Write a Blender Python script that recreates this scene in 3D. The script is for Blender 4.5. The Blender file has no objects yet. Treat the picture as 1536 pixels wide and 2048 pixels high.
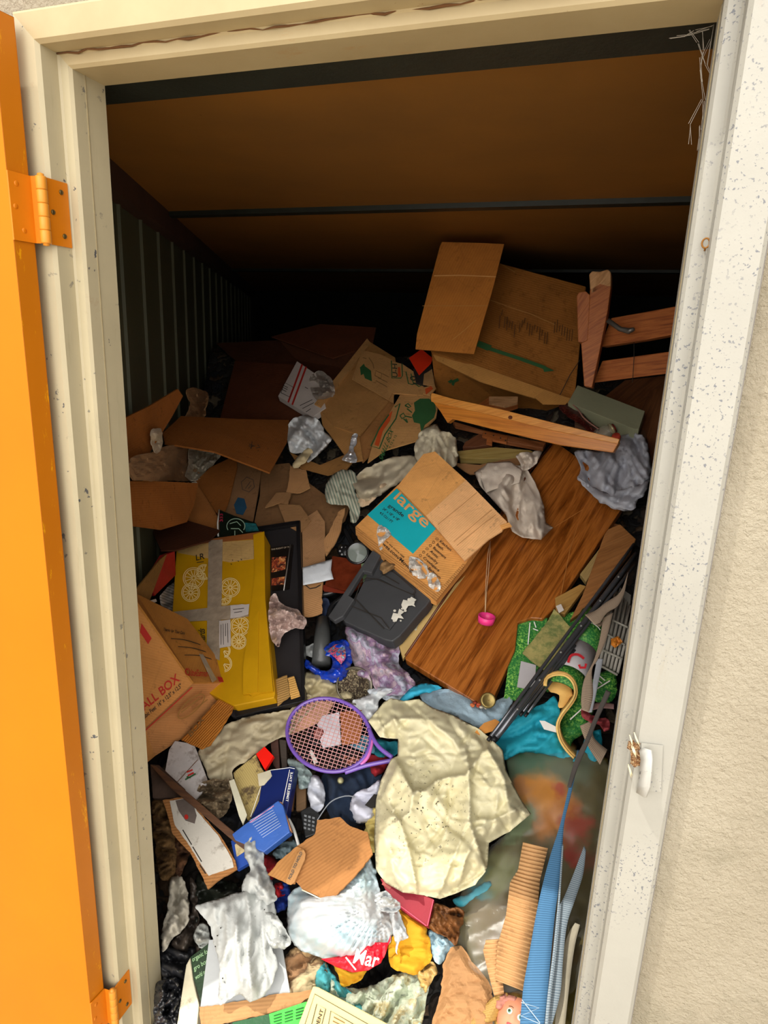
import bpy, bmesh, math, random
import numpy as np
from mathutils import Vector, Matrix, noise
from mathutils.geometry import delaunay_2d_cdt

sc = bpy.context.scene
COL = sc.collection
random.seed(7)

# ------------------------------------------------------------------ camera
F, CX, CY = 1300.0, 768.0, 1024.0
CAM = Vector((0.0, -1.0, 1.62))
RM = Matrix(((0.94348085, 0.11856988, -0.30949164),
             (0.32926048, -0.22872895, 0.91611713),
             (0.0378342, -0.96624234, -0.25484176)))   # image right / image down / forward -> world
cd = bpy.data.cameras.new('camera')
cd.sensor_fit = 'VERTICAL'; cd.sensor_height = 36.0; cd.lens = 36.0 * F / 2048.0
cd.clip_start = 0.02
cam = bpy.data.objects.new('camera', cd); COL.objects.link(cam)
cam.matrix_world = Matrix.Translation(CAM) @ (RM @ Matrix(((1, 0, 0), (0, -1, 0), (0, 0, -1)))).to_4x4()
sc.camera = cam

# ------------------------------------------------------------------ light
SUN_DIR = Vector((-0.34, -0.27, 1.20)).normalized()      # towards the sun
sd = bpy.data.lights.new('sun', 'SUN'); sd.energy = 2.5; sd.angle = math.radians(0.6); sd.color = (1.0, 0.95, 0.86)
so = bpy.data.objects.new('sun', sd); COL.objects.link(so)
so.location = (-2, -3, 5); so.rotation_euler = SUN_DIR.to_track_quat('Z', 'Y').to_euler()
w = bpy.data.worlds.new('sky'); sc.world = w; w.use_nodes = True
# hazy sky plus an added bright lobe low opposite the doorway, lighting the interior
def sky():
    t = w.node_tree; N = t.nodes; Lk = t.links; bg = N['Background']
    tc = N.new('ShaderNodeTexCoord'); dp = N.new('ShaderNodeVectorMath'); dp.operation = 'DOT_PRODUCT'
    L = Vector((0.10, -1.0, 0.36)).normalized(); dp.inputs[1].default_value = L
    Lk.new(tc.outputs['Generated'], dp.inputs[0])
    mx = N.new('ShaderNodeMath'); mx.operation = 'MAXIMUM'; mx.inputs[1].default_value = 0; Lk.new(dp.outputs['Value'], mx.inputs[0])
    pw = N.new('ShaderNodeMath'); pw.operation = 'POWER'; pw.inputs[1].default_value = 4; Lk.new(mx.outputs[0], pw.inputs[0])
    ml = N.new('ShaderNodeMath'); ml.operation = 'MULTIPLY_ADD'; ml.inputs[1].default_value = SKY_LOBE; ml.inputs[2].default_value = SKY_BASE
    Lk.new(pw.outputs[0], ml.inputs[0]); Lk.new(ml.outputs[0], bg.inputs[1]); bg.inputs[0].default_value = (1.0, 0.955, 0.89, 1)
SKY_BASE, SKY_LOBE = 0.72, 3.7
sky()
vs = sc.view_settings
vs.view_transform = 'Standard'; vs.look = 'None'; vs.gamma = 1.0; vs.use_curve_mapping = False
vs.exposure = 0.34

# ------------------------------------------------------------------ materials
def lin(c):
    if isinstance(c, str):
        c = [int(c[i:i + 2], 16) / 255 for i in (0, 2, 4)]
    return tuple((x / 12.92 if x <= 0.04045 else ((x + 0.055) / 1.055) ** 2.4) for x in c[:3]) + (1,)

class NT:
    def __init__(s, name, rough=0.7, metal=0.0, spec=0.4):
        s.m = bpy.data.materials.new(name); s.m.use_nodes = True
        s.t = s.m.node_tree; s.n = s.t.nodes; s.b = s.n['Principled BSDF']
        s.b.inputs['Roughness'].default_value = rough; s.b.inputs['Metallic'].default_value = metal
        s.b.inputs['Specular IOR Level'].default_value = spec
    def new(s, kind, **kw):
        nd = s.n.new(kind)
        for k, v in kw.items(): setattr(nd, k, v)
        return nd
    def link(s, a, b): s.t.links.new(a, b)
    def coord(s, which='Object', scale=(1, 1, 1), rot=(0, 0, 0)):
        tc = s.new('ShaderNodeTexCoord'); mp = s.new('ShaderNodeMapping')
        mp.inputs['Scale'].default_value = scale; mp.inputs['Rotation'].default_value = rot
        s.link(tc.outputs[which], mp.inputs[0]); return mp.outputs[0]
    def noise(s, vec, scale, detail=4, rough=0.6, dist=0.0):
        nd = s.new('ShaderNodeTexNoise'); nd.inputs['Scale'].default_value = scale
        nd.inputs['Detail'].default_value = detail; nd.inputs['Roughness'].default_value = rough
        nd.inputs['Distortion'].default_value = dist
        s.link(vec, nd.inputs['Vector']); return nd.outputs[0]
    def ramp(s, fac, stops, interp='LINEAR'):
        r = s.new('ShaderNodeValToRGB'); r.color_ramp.interpolation = interp
        e = r.color_ramp.elements
        while len(e) < len(stops): e.new(0.5)
        for k, (p, c) in enumerate(stops):
            e[k].position = p; e[k].color = c if len(c) == 4 else lin(c)
        s.link(fac, r.inputs[0]); return r.outputs[0]
    def mix(s, fac, a, b, mode='MIX'):
        m = s.new('ShaderNodeMix', data_type='RGBA', blend_type=mode)
        if hasattr(fac, 'links'): s.link(fac, m.inputs[0])
        else: m.inputs[0].default_value = fac
        for i, x in ((6, a), (7, b)):
            if hasattr(x, 'links'): s.link(x, m.inputs[i])
            else: m.inputs[i].default_value = x
        return m.outputs[2]
    def color(s, x):
        if hasattr(x, 'links'): s.link(x, s.b.inputs['Base Color'])
        else: s.b.inputs['Base Color'].default_value = x
    def bump(s, h, strength=0.3, dist=0.005):
        b = s.new('ShaderNodeBump'); b.inputs['Strength'].default_value = strength; b.inputs['Distance'].default_value = dist
        s.link(h, b.inputs['Height']); s.link(b.outputs[0], s.b.inputs['Normal'])

G0 = (0, 0, 0, 1); G1 = (1, 1, 1, 1)
_mc = {}
def M(col, rough=0.75, var=0.18, vs=9, bump=0.25, bs=70, metal=0.0, dirt=0.0, dirtcol='5a4630', name='surface', spec=0.4, weave=0, wang=0):
    key = ('M', col, rough, var, vs, bump, bs, metal, dirt, dirtcol, name, weave, wang)
    if key in _mc: return _mc[key]
    t = NT(name, rough, metal, spec); v = t.coord('Object')
    base = lin(col)
    dk = tuple(max(0, x * (1 - var * 1.5)) for x in base[:3]) + (1,); lt = tuple(min(1, x * (1 + var * .6)) for x in base[:3]) + (1,)
    c = t.ramp(t.noise(v, vs, 5), [(0.3, dk), (0.7, lt)])
    if dirt > 0:
        f = t.ramp(t.noise(v, vs * 2.3, 6, 0.7), [(0.62 - dirt * .35, G0), (0.72 - dirt * .2, G1)])
        c = t.mix(f, c, t.mix(0.65, c, lin(dirtcol)))
    t.color(c)
    if weave:
        uv = t.coord('UV', rot=(0, 0, wang)); wv = t.new('ShaderNodeTexWave'); wv.inputs['Scale'].default_value = weave
        wv.inputs['Distortion'].default_value = 0.3; t.link(uv, wv.inputs[0]); t.bump(wv.outputs[1], bump, 0.003)
    elif bump: t.bump(t.noise(v, bs, 5), bump, 0.004)
    _mc[key] = t.m; return t.m

def card(col='b98a58', corr=0.12, name='cardboard', dirt=0.15, cs=42, rot=0.0):
    """corrugated cardboard: flute lines along u, fibre noise, scuffs"""
    key = ('C', col, corr, dirt, cs, rot)
    if key in _mc: return _mc[key]
    t = NT(name, 0.85, spec=0.2); uv = t.coord('UV', rot=(0, 0, rot)); ob = t.coord('Object')
    base = lin(col); dk = tuple(x * 0.78 for x in base[:3]) + (1,); lt = tuple(min(1, x * 1.12) for x in base[:3]) + (1,)
    c = t.ramp(t.noise(ob, 7, 6, .65), [(0.3, dk), (0.7, lt)])
    wv = t.new('ShaderNodeTexWave', bands_direction='Y'); wv.inputs['Scale'].default_value = cs; wv.inputs['Distortion'].default_value = 0.6
    wv.inputs['Detail'].default_value = 2; wv.inputs['Detail Scale'].default_value = 0.4
    t.link(uv, wv.inputs[0])
    wc = t.ramp(wv.outputs[1], [(0.2, (.8, .8, .8, 1)), (0.8, G1)])
    c = t.mix(min(1, corr * 2.2), c, wc, 'MULTIPLY')
    f = t.ramp(t.noise(ob, 26, 7, .75), [(0.60 - dirt * .2, G0), (0.70, G1)])
    c = t.mix(f, c, tuple(x * .55 for x in base[:3]) + (1,))
    dent = t.mix(.07, t.noise(ob, 9, 4, .6), wv.outputs[1], 'MIX') if corr < .12 else wv.outputs[1]
    vc = t.new('ShaderNodeTexVoronoi', feature='DISTANCE_TO_EDGE'); vc.inputs['Scale'].default_value = 7; t.link(ob, vc.inputs[0])
    cr = t.ramp(vc.outputs[0], [(0.0, (.82, .82, .82, 1)), (0.02, G1)]); c = t.mix(.5, c, cr, 'MULTIPLY')
    t.color(c); t.bump(dent, .55 if corr < .12 else corr * 1.6, 0.012 if corr < .12 else .004)
    _mc[key] = t.m; return t.m

def wood(c1, c2, c3, scale=1.0, rough=0.4, name='wood', stretch=14, spec=0.5):
    key = ('W', c1, c2, c3, scale, rough, stretch)
    if key in _mc: return _mc[key]
    t = NT(name, rough, spec=spec); v = t.coord('UV', scale=(scale, scale * stretch, scale))
    n1 = t.noise(v, 2.2, 6, .62, .6)
    v2 = t.coord('UV', scale=(scale * 1.3, scale * stretch * 5, 1))
    n2 = t.noise(v2, 3, 5, .7)
    c = t.ramp(n1, [(0.30, c3), (0.42, c2), (0.52, c1), (0.62, c2), (0.72, c1)])
    c = t.mix(0.6, c, t.ramp(n2, [(0.35, (.45, .45, .45, 1)), (0.65, G1)]), 'MULTIPLY')
    t.color(c); t.bump(n2, .15, .002); _mc[key] = t.m; return t.m

def voro(cols, scale=14, rough=.8, bump=.6, name='mottled', stretch=(1, 1, 1), edge='2c241c'):
    t = NT(name, rough); v = t.coord('Object', scale=stretch)
    nz = t.new('ShaderNodeTexNoise'); nz.inputs['Scale'].default_value = scale * .7; t.link(v, nz.inputs[0])
    mv = t.mix(0.12, v, nz.outputs[1])
    vo = t.new('ShaderNodeTexVoronoi'); vo.inputs['Scale'].default_value = scale; t.link(mv, vo.inputs[0])
    sep = t.new('ShaderNodeSeparateColor'); t.link(vo.outputs['Color'], sep.inputs[0])
    st = [((i + .0) / len(cols), lin(c)) for i, c in enumerate(cols)]
    c = t.ramp(sep.outputs[0], st, 'CONSTANT')
    ve = t.new('ShaderNodeTexVoronoi', feature='DISTANCE_TO_EDGE'); ve.inputs['Scale'].default_value = scale; t.link(mv, ve.inputs[0])
    c = t.mix(t.ramp(ve.outputs[0], [(0.0, G1), (0.09, G0)]), c, lin(edge))
    n = t.noise(v, scale * 5, 5); c = t.mix(.5, c, t.ramp(n, [(.3, (.55, .55, .55, 1)), (.7, G1)]), 'MULTIPLY')
    t.color(c); t.bump(t.ramp(ve.outputs[0], [(0, G0), (.2, G1)]), bump, .01); return t.m

def paint(col, spots=0.0, spotcol='55565a', rough=.45, name='painted_steel', streak=0.0, sscale=55, bump=.12, rust=0.0, mottle=0.06):
    t = NT(name, rough); v = t.coord('Object')
    base = lin(col); c = t.ramp(t.noise(v, 3.5, 6, .65), [(.3, tuple(x * (1 - mottle * 2) for x in base[:3]) + (1,)), (.7, tuple(min(1, x * (1 + mottle)) for x in base[:3]) + (1,))])
    v3 = t.coord('Object', scale=(1, 1, .12))
    if streak:
        c = t.mix(t.ramp(t.noise(v3, 38, 5, .7), [(.60, G0), (.78, (streak,) * 3 + (1,))]), c, lin('8f8468'))
    n = t.noise(v, sscale, 4, .6); n2 = t.noise(v, 5, 3)
    if spots:
        m1 = t.ramp(n, [(.70 - spots * .14, G0), (.715 - spots * .14, G1)])
        m2 = t.ramp(n2, [(.46, G0), (.56, G1)])
        c = t.mix(t.mix(1.0, m1, m2, 'MULTIPLY'), c, lin(spotcol))
    if rust:
        c = t.mix(t.ramp(t.noise(v, 11, 6, .75), [(.64, G0), (.74, (rust,) * 3 + (1,))]), c, lin('8a4a1c'))
    t.color(c); t.bump(n, bump, .002); return t.m

def glassy(col='ffffff', rough=.05, alpha=.25, name='clear_plastic'):
    t = NT(name, rough); t.b.inputs['Base Color'].default_value = lin(col); t.b.inputs['Alpha'].default_value = alpha
    t.b.inputs['Specular IOR Level'].default_value = .8; return t.m

# ------------------------------------------------------------------ geometry through the view rays
def nray(px, py): return (RM @ Vector((px - CX, py - CY, F))).normalized()
WALLX0, WALLK = -1.10, -0.48                 # left wall: x = WALLX0 + WALLK*y
def surf_t(px, py):
    """distance along the view ray to the slope of the rubbish heap"""
    r = nray(px, py); best = 1e9
    a, b = .11, .68
    den = r.z - b * r.y
    t = (a - b - 1.62) / den if den < -1e-4 else 1e9
    if t > 0: best = t
    t = (2.35 + 1) / r.y
    best = min(best, t) if t > 0 else best
    den = r.x - WALLK * r.y
    t = (WALLX0 - WALLK + .07) / den if den < -1e-4 else 1e9
    if t > 0: best = min(best, t)
    return best
def W(px, py, h=0.0, Y=None):
    r = nray(px, py)
    t = (Y + 1) / r.y if Y is not None else surf_t(px, py)
    return CAM + r * (t - h)
class Plane:
    def __init__(s, pts):
        a = np.array([list(p) for p in pts]); s.c = a.mean(0)
        u, sv, vt = np.linalg.svd(a - s.c); n = vt[2]
        s.c = Vector(s.c); s.n = Vector(n)
        if s.n.dot(CAM - s.c) < 0: s.n = -s.n
        vd = (CAM - s.c).normalized()
        while s.n.dot(vd) < .42: s.n = (s.n + vd * .1).normalized()
    def __call__(s, px, py, off=0.0):
        r = nray(px, py); t = (s.c - CAM).dot(s.n) / r.dot(s.n)
        return CAM + r * t + s.n * off
def plane_of(pts, h=0.0, grad=(0, 0), Y=None):
    """plane through the heap under an outline, lifted h and tipped by grad (m per 100 px)"""
    if Y is not None: return Plane([W(p[0], p[1], 0, y) for p, y in zip(pts, Y)])
    cx = sum(p[0] for p in pts) / len(pts); cy = sum(p[1] for p in pts) / len(pts)
    return Plane([W(p[0], p[1], h + grad[0] * (p[0] - cx) / 100 + grad[1] * (p[1] - cy) / 100) for p in pts])

# ------------------------------------------------------------------ objects
def thing(name, label, cat, loc, group=None):
    o = bpy.data.objects.new(name, None); o.empty_display_size = .03; COL.objects.link(o)
    o.location = loc; tag(o, label, cat, group); return o
def tag(o, label, cat, group=None, kind=None):
    if label: o['label'] = label
    if cat: o['category'] = cat
    if group: o['group'] = group
    if kind: o['kind'] = kind
    return o
def root_loc(o):
    v = Vector((0, 0, 0))
    while o is not None: v = v + o.location; o = o.parent
    return v
def mesh_obj(name, verts, faces, mat, parent=None, smooth=False, uvs=None, solid=0.0, bevel=0.0):
    me = bpy.data.meshes.new(name)
    vs_ = [Vector(v) for v in verts]
    org = sum(vs_, Vector()) / len(vs_)
    me.from_pydata([tuple(v - org) for v in vs_], [], faces)
    if uvs is not None:
        ul = me.uv_layers.new(name='UVMap')
        for lp in me.loops: ul.data[lp.index].uv = uvs[lp.vertex_index]
    if smooth: me.polygons.foreach_set('use_smooth', [True] * len(me.polygons))
    me.materials.append(mat); me.update()
    o = bpy.data.objects.new(name, me); COL.objects.link(o)
    o.location = org
    if parent is not None:
        o.parent = parent; o.location = org - root_loc(parent)
    if solid:
        md = o.modifiers.new('s', 'SOLIDIFY'); md.thickness = solid; md.offset = -1; md.use_rim = True
    if bevel:
        md = o.modifiers.new('b', 'BEVEL'); md.width = bevel; md.segments = 2; md.limit_method = 'ANGLE'
    return o

def resample(pts, step, jag=0.0, closed=True, seed=0):
    rng = random.Random(seed); out = []
    n = len(pts); 
    for i in range(n if closed else n - 1):
        a = Vector(pts[i][:2]); b = Vector(pts[(i + 1) % n][:2]); L = (b - a).length; k = max(1, int(L / step))
        d = (b - a).normalized(); pn = Vector((-d.y, d.x))
        for j in range(k):
            p = a.lerp(b, j / k)
            if jag and j > 0: p = p + pn * rng.uniform(-jag, jag)
            out.append((p.x, p.y))
    if not closed: out.append(tuple(pts[-1][:2]))
    return out
def spline(pts, step, closed=True):
    """smooth outline through points (Catmull-Rom)"""
    P = [Vector(p[:2]) for p in pts]; n = len(P); out = []
    for i in range(n if closed else n - 1):
        g = lambda k: P[k % n] if closed else P[max(0, min(n - 1, k))]
        p0, p1, p2, p3 = g(i - 1), g(i), g(i + 1), g(i + 2)
        k = max(1, int((p2 - p1).length / step))
        for j in range(k):
            t = j / k
            q = 0.5 * ((2 * p1) + (p2 - p0) * t + (2 * p0 - 5 * p1 + 4 * p2 - p3) * t * t + (3 * p1 - p0 - 3 * p2 + p3) * t ** 3)
            out.append((q.x, q.y))
    if not closed: out.append(tuple(P[-1]))
    return out

def panel(name, pts, mat, parent=None, h=.02, th=.004, grad=(0, 0), Y=None, jag=0.0, pl=None, bevel=0.0, off=0.0, ang=None, bow=0.0):
    """a rigid flat sheet with real thickness; outline given as seen, placed on its own plane"""
    pl = pl or plane_of(pts, h, grad, Y)
    q = resample(pts, 7, jag, seed=len(pts) + int(pts[0][0])) if jag else [tuple(p[:2]) for p in pts]
    top = [pl(x, y, off) for x, y in q]
    o0 = pl(pts[0][0], pts[0][1]); e = (pl(pts[1][0], pts[1][1]) - o0).normalized()
    if ang is not None: e = (Matrix.Rotation(ang, 3, pl.n) @ e)
    f = pl.n.cross(e)
    area = sum(q[i][0] * q[(i + 1) % len(q)][1] - q[(i + 1) % len(q)][0] * q[i][1] for i in range(len(q)))
    n = len(q); bot = [p - pl.n * th for p in top]
    faces = [list(range(n)) if area < 0 else list(range(n))[::-1], (list(range(n, 2 * n))[::-1] if area < 0 else list(range(n, 2 * n)))]
    for i in range(n):
        j = (i + 1) % n
        faces.append([j, i, n + i, n + j] if area < 0 else [i, j, n + j, n + i])
    uvs = [((p - o0).dot(e), (p - o0).dot(f)) for p in top + bot]
    o = mesh_obj(name, top + bot, faces, mat, parent, uvs=uvs, bevel=bevel); o['_pl'] = 0; del o['_pl']
    return o, pl

def prism(name, pts, mat, parent=None, back=None, depth=None, h=.02, grad=(0, 0), Y=None, pl=None, bevel=.002):
    """block: front outline on a plane, pushed back along the normal (or towards a seen back corner)"""
    pl = pl or plane_of(pts, h, grad, Y)
    top = [pl(x, y) for x, y in pts]
    ext = -pl.n * depth if back is None else (W(back[1], back[2], 0, back[3]) - top[back[0]])
    n = len(pts); bot = [p + ext for p in top]
    area = sum(pts[i][0] * pts[(i + 1) % n][1] - pts[(i + 1) % n][0] * pts[i][1] for i in range(n))
    faces = [list(range(n)) if area < 0 else list(range(n))[::-1], (list(range(n, 2 * n))[::-1] if area < 0 else list(range(n, 2 * n)))]
    V = []; U = []; Fc = []
    e = (top[1] - top[0]).normalized(); f = pl.n.cross(e)
    def add(ps, ee, ff):
        b = len(V); V.extend(ps); U.extend([((p - top[0]).dot(ee), (p - top[0]).dot(ff)) for p in ps]); Fc.append(list(range(b, b + len(ps))))
    add([(top + bot)[k] for k in faces[0]], e, f); add([(top + bot)[k] for k in faces[1]], e, f)
    for i in range(n):
        j = (i + 1) % n; ps = [top[j], top[i], bot[i], bot[j]] if area < 0 else [top[i], top[j], bot[j], bot[i]]
        ee = (top[j] - top[i]).normalized(); add(ps, ee, ext.normalized())
    o = mesh_obj(name, V, Fc, mat, parent, uvs=U)
    bm = bmesh.new(); bm.from_mesh(o.data); bmesh.ops.remove_doubles(bm, verts=bm.verts, dist=1e-5)
    bmesh.ops.recalc_face_normals(bm, faces=bm.faces); bm.to_mesh(o.data); bm.free()
    if bevel:
        md = o.modifiers.new('b', 'BEVEL'); md.width = bevel; md.segments = 2; md.limit_method = 'ANGLE'
    return o, pl

def cloth(name, pts, mat, parent=None, h=.015, bulge=.03, amp=.012, scale=60, ang=0, stretch=2.0, seed=1, step=5, th=.002,
          R=40, smooth=True, curve=True, jag=0.0, grad=(0, 0), Y=None, fold=None, edge=None, sharp=1.6, rag=None, pl=None, oct=3):
    """crumpled sheet: relief of ridged folds over the heap; fold = extra function(px,py)->m"""
    scale *= .66; bulge *= .55; amp *= 1.75 * max(1.0, surf_t(pts[0][0], pts[0][1]) / 1.9)
    out = spline(pts, step) if curve else resample(pts, step, jag, seed=seed)
    if curve and jag:
        rg = random.Random(seed); out = [(x + rg.uniform(-jag, jag), y + rg.uniform(-jag, jag)) for x, y in out]
    if curve and not jag:
        out = [(x + 2.6 * noise.noise(Vector((x / 9, y / 9, seed))) + 3.0 * noise.noise(Vector((x / 24, y / 24, seed + 4))), y + 2.6 * noise.noise(Vector((x / 9, y / 9, seed + 20))) + 3.0 * noise.noise(Vector((x / 24, y / 24, seed + 31)))) for x, y in out]
    B = np.array(out); nb = len(out)
    x0, y0 = B.min(0); x1, y1 = B.max(0)
    def inside(x, y):
        c = False; j = nb - 1
        for i in range(nb):
            xi, yi = out[i]; xj, yj = out[j]
            if (yi > y) != (yj > y) and x < (xj - xi) * (y - yi) / (yj - yi) + xi: c = not c
            j = i
        return c
    A = B; D = np.roll(B, -1, 0) - B; L2 = (D ** 2).sum(1) + 1e-9
    def bd(x, y):
        P = np.array([x, y]) - A; t = np.clip((P * D).sum(1) / L2, 0, 1)[:, None]
        return float(np.sqrt(((P - t * D) ** 2).sum(1).min()))
    pin = []; rng = random.Random(seed)
    yy = y0 + step * .5; row = 0
    while yy < y1:
        xx = x0 + (step * .5 if row % 2 else 0)
        while xx < x1:
            px = xx + rng.uniform(-.15, .15) * step; py = yy + rng.uniform(-.15, .15) * step
            if inside(px, py):
                d = bd(px, py)
                if d > step * .45: pin.append((px, py, d))
            xx += step
        yy += step * .87; row += 1
    v2 = [Vector(p) for p in out] + [Vector(p[:2]) for p in pin]
    res = delaunay_2d_cdt(v2, [], [list(range(nb))], 1, 1e-4)
    vv, ff = res[0], res[2]
    ca, sa = math.cos(math.radians(ang)), math.sin(math.radians(ang))
    cx, cy = B.mean(0)
    base = pl if pl is not None else (Plane([W(p[0], p[1], 0, y) for p, y in zip(pts, Y)]) if Y else None)
    V = []; U = []
    crg = random.Random(seed * 13 + 5); CR = []
    for k, q in enumerate((2.2, 1.5, 1.05, .72, .46, .32)):
        th_ = math.pi / 2 + crg.uniform(-1, 1) * min(1.55, 1.9 / stretch); CR.append((scale * 1.5 * q, math.cos(th_), math.sin(th_), crg.uniform(0, 9), q))
    def crumple(x, y, u, v):
        s_ = 0.0
        for k, (L_, c_, n_, ph, q) in enumerate(CR):
            wp = noise.noise(Vector((x / (L_ * 1.7), y / (L_ * 1.7), seed + k * 5.3))) * .55
            t_ = (u * c_ + v * n_) / L_ + ph + wp; tr = abs((t_ % 1.0) * 2 - 1)
            tr = tr if not smooth else tr * tr * (3 - 2 * tr) * .45 + tr * .55
            m_ = max(0.0, min(1.0, (.40 if k < 2 else .16) + 1.9 * noise.noise(Vector((x / (L_ * 1.3), y / (L_ * 1.3), seed * 2.1 + k * 7.7 + 3)))))
            tv = abs((t_ % 1.0) * 2 - 1)
            s_ += ((tr - .5) * q ** 1.05 - .42 * math.exp(-(tv * L_ / 7.0) ** 2) * (.5 + .5 * q)) * m_
        return s_
    for p in vv:
        x, y = p.x, p.y; d = bd(x, y); e = min(1.0, d / R); e = e * e * (3 - 2 * e)
        u = ((x - cx) * ca + (y - cy) * sa); v = (-(x - cx) * sa + (y - cy) * ca)
        wx = noise.noise(Vector((x / scale * .6, y / scale * .6, seed * 3.1))) * .9; wy = noise.noise(Vector((x / scale * .6, y / scale * .6, seed * 3.1 + 9))) * .9
        r = 0.0; a = 1.0; s = 1.0
        for k in range(oct):
            nv = noise.noise(Vector((u / (scale * stretch) * s + wx, v / scale * s + wy, seed * 7.7 + k * 3)))
            rid = 1 - min(1.0, abs(nv) * 2.2); r += a * (rid ** sharp - .35); a *= .5; s *= 2.05
        ef = .35 + .65 * min(1, d / 9)
        hh = h + bulge * e + amp * (.30 * r + 1.15 * crumple(x, y, u, v)) * ef + grad[0] * (x - cx) / 100 + grad[1] * (y - cy) / 100
        if edge is not None and d < 10: hh += edge * (1 - d / 10)
        if fold: hh += fold(x, y)
        V.append(W(x, y, hh) if base is None else base(x, y) - nray(x, y) * hh)
        U.append((x * .0015, y * .0015))
    F2 = []
    for f in ff:
        a_, b_, c_ = V[f[0]], V[f[1]], V[f[2]]
        nrm = (b_ - a_).cross(c_ - a_)
        F2.append(list(f) if nrm.dot(CAM - a_) > 0 else list(f)[::-1])
    return mesh_obj(name, V, F2, mat, parent, smooth=smooth, uvs=U, solid=th)

def folds(lines):
    """traced creases: (points, height, soft width, sharp width); the sheet stands high on the left of the line's direction and drops on its right"""
    def f(x, y):
        tot = 0.0
        for pts, a, ws, wh in lines:
            best = 1e9; sg = 1
            for (x0, y0), (x1, y1) in zip(pts[:-1], pts[1:]):
                dx, dy = x1 - x0, y1 - y0; L2 = dx * dx + dy * dy; t = max(0, min(1, ((x - x0) * dx + (y - y0) * dy) / L2))
                d = math.hypot(x - x0 - t * dx, y - y0 - t * dy)
                if d < best: best = d; sg = 1 if dx * (y - y0) - dy * (x - x0) < 0 else -1
            tot += a * math.exp(-best / ws) if sg > 0 else a * math.exp(-best / wh)
        return tot
    return f
def blobs(name, base, items, rough=.15, spec=.7, dist=.04):
    """printed picture made of soft patches placed on the print"""
    t = NT(name, rough, spec=spec); uv = t.coord('UV'); nz = t.new('ShaderNodeTexNoise'); nz.inputs['Scale'].default_value = 9; nz.inputs['Detail'].default_value = 4; t.link(uv, nz.inputs[0])
    mv = t.mix(.10, uv, nz.outputs[1], 'LINEAR_LIGHT'); c = lin(base)
    for (x, y, r, col) in items:
        d = t.new('ShaderNodeVectorMath', operation='DISTANCE'); t.link(mv, d.inputs[0]); d.inputs[1].default_value = (x * .0015, y * .0015, 0)
        m = t.new('ShaderNodeMapRange'); m.inputs[1].default_value = r * .0015 * .35; m.inputs[2].default_value = r * .0015; m.inputs[3].default_value = 1; m.inputs[4].default_value = 0; m.interpolation_type = 'SMOOTHSTEP'
        t.link(d.outputs['Value'], m.inputs[0]); c = t.mix(m.outputs[0], c, lin(col))
    t.color(c); return t.m

def sweep(name, path, rad, mat, parent=None, seg=10, closed=False, caps=True):
    P = [Vector(p) for p in path]; n = len(P); rads = rad if isinstance(rad, (list, tuple)) else [rad] * n
    V = []; Fc = []; up = None
    for i in range(n):
        a = P[(i - 1) % n] if (closed or i > 0) else P[i]; b = P[(i + 1) % n] if (closed or i < n - 1) else P[i]
        t = (b - a).normalized()
        if up is None:
            up = t.orthogonal().normalized()
        up = (up - t * up.dot(t)).normalized(); s = t.cross(up)
        for k in range(seg):
            th = 2 * math.pi * k / seg; V.append(P[i] + (up * math.cos(th) + s * math.sin(th)) * rads[i])
    m = n if closed else n - 1
    for i in range(m):
        for k in range(seg):
            a = i * seg + k; b = i * seg + (k + 1) % seg; c = ((i + 1) % n) * seg + (k + 1) % seg; d = ((i + 1) % n) * seg + k
            Fc.append([a, b, c, d])
    if not closed and caps: Fc.append(list(range(seg))[::-1]); Fc.append([(n - 1) * seg + k for k in range(seg)])
    return mesh_obj(name, V, Fc, mat, parent, smooth=True)

def ribbon(name, L, Rr, mat, parent=None, th=.0018, div=1):
    """strap between two world edges"""
    V = []; U = []; Fc = []; n = len(L); acc = 0
    for i in range(n):
        if i: acc += (L[i] - L[i - 1]).length
        for k in range(div + 1):
            V.append(L[i].lerp(Rr[i], k / div)); U.append((acc, (L[i] - Rr[i]).length * k / div))
    for i in range(n - 1):
        for k in range(div):
            a = i * (div + 1) + k; Fc.append([a, a + 1, a + div + 2, a + div + 1])
    return mesh_obj(name, V, Fc, mat, parent, smooth=True, uvs=U, solid=th)

def lettering(text, pl, o, e, up, mat, parent, name='lettering', off=.0022, font_sp=1.0, shear=0.0, ext=.0004):
    """text lying on a face: o = start of baseline, e = its end, up = top of first letter (all as seen)"""
    cu = bpy.data.curves.new(name, 'FONT'); cu.body = text; cu.size = 1.0; cu.fill_mode = 'FRONT'; cu.shear = shear; cu.offset = 0.012
    ob = bpy.data.objects.new(name, cu); COL.objects.link(ob)
    dg = bpy.context.evaluated_depsgraph_get(); dg.update()
    me = bpy.data.meshes.new_from_object(ob.evaluated_get(dg)); bpy.data.objects.remove(ob); bpy.data.curves.remove(cu)
    co = [v.co.copy() for v in me.vertices]
    if not co: return None
    x0 = min(c.x for c in co); x1 = max(c.x for c in co); y1 = max(c.y for c in co)
    O = pl(o[0], o[1], off); E = pl(e[0], e[1], off); Up = pl(up[0], up[1], off)
    V = [O + (E - O) * ((c.x - x0) / (x1 - x0)) + (Up - O) * (c.y / .72) for c in co]
    Fc = [list(p.vertices) for p in me.polygons]; bpy.data.meshes.remove(me)
    nrm = (V[Fc[0][1]] - V[Fc[0][0]]).cross(V[Fc[0][2]] - V[Fc[0][0]])
    if nrm.dot(pl.n) < 0: Fc = [f[::-1] for f in Fc]
    return mesh_obj(name, V, Fc, mat, parent)

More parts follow.
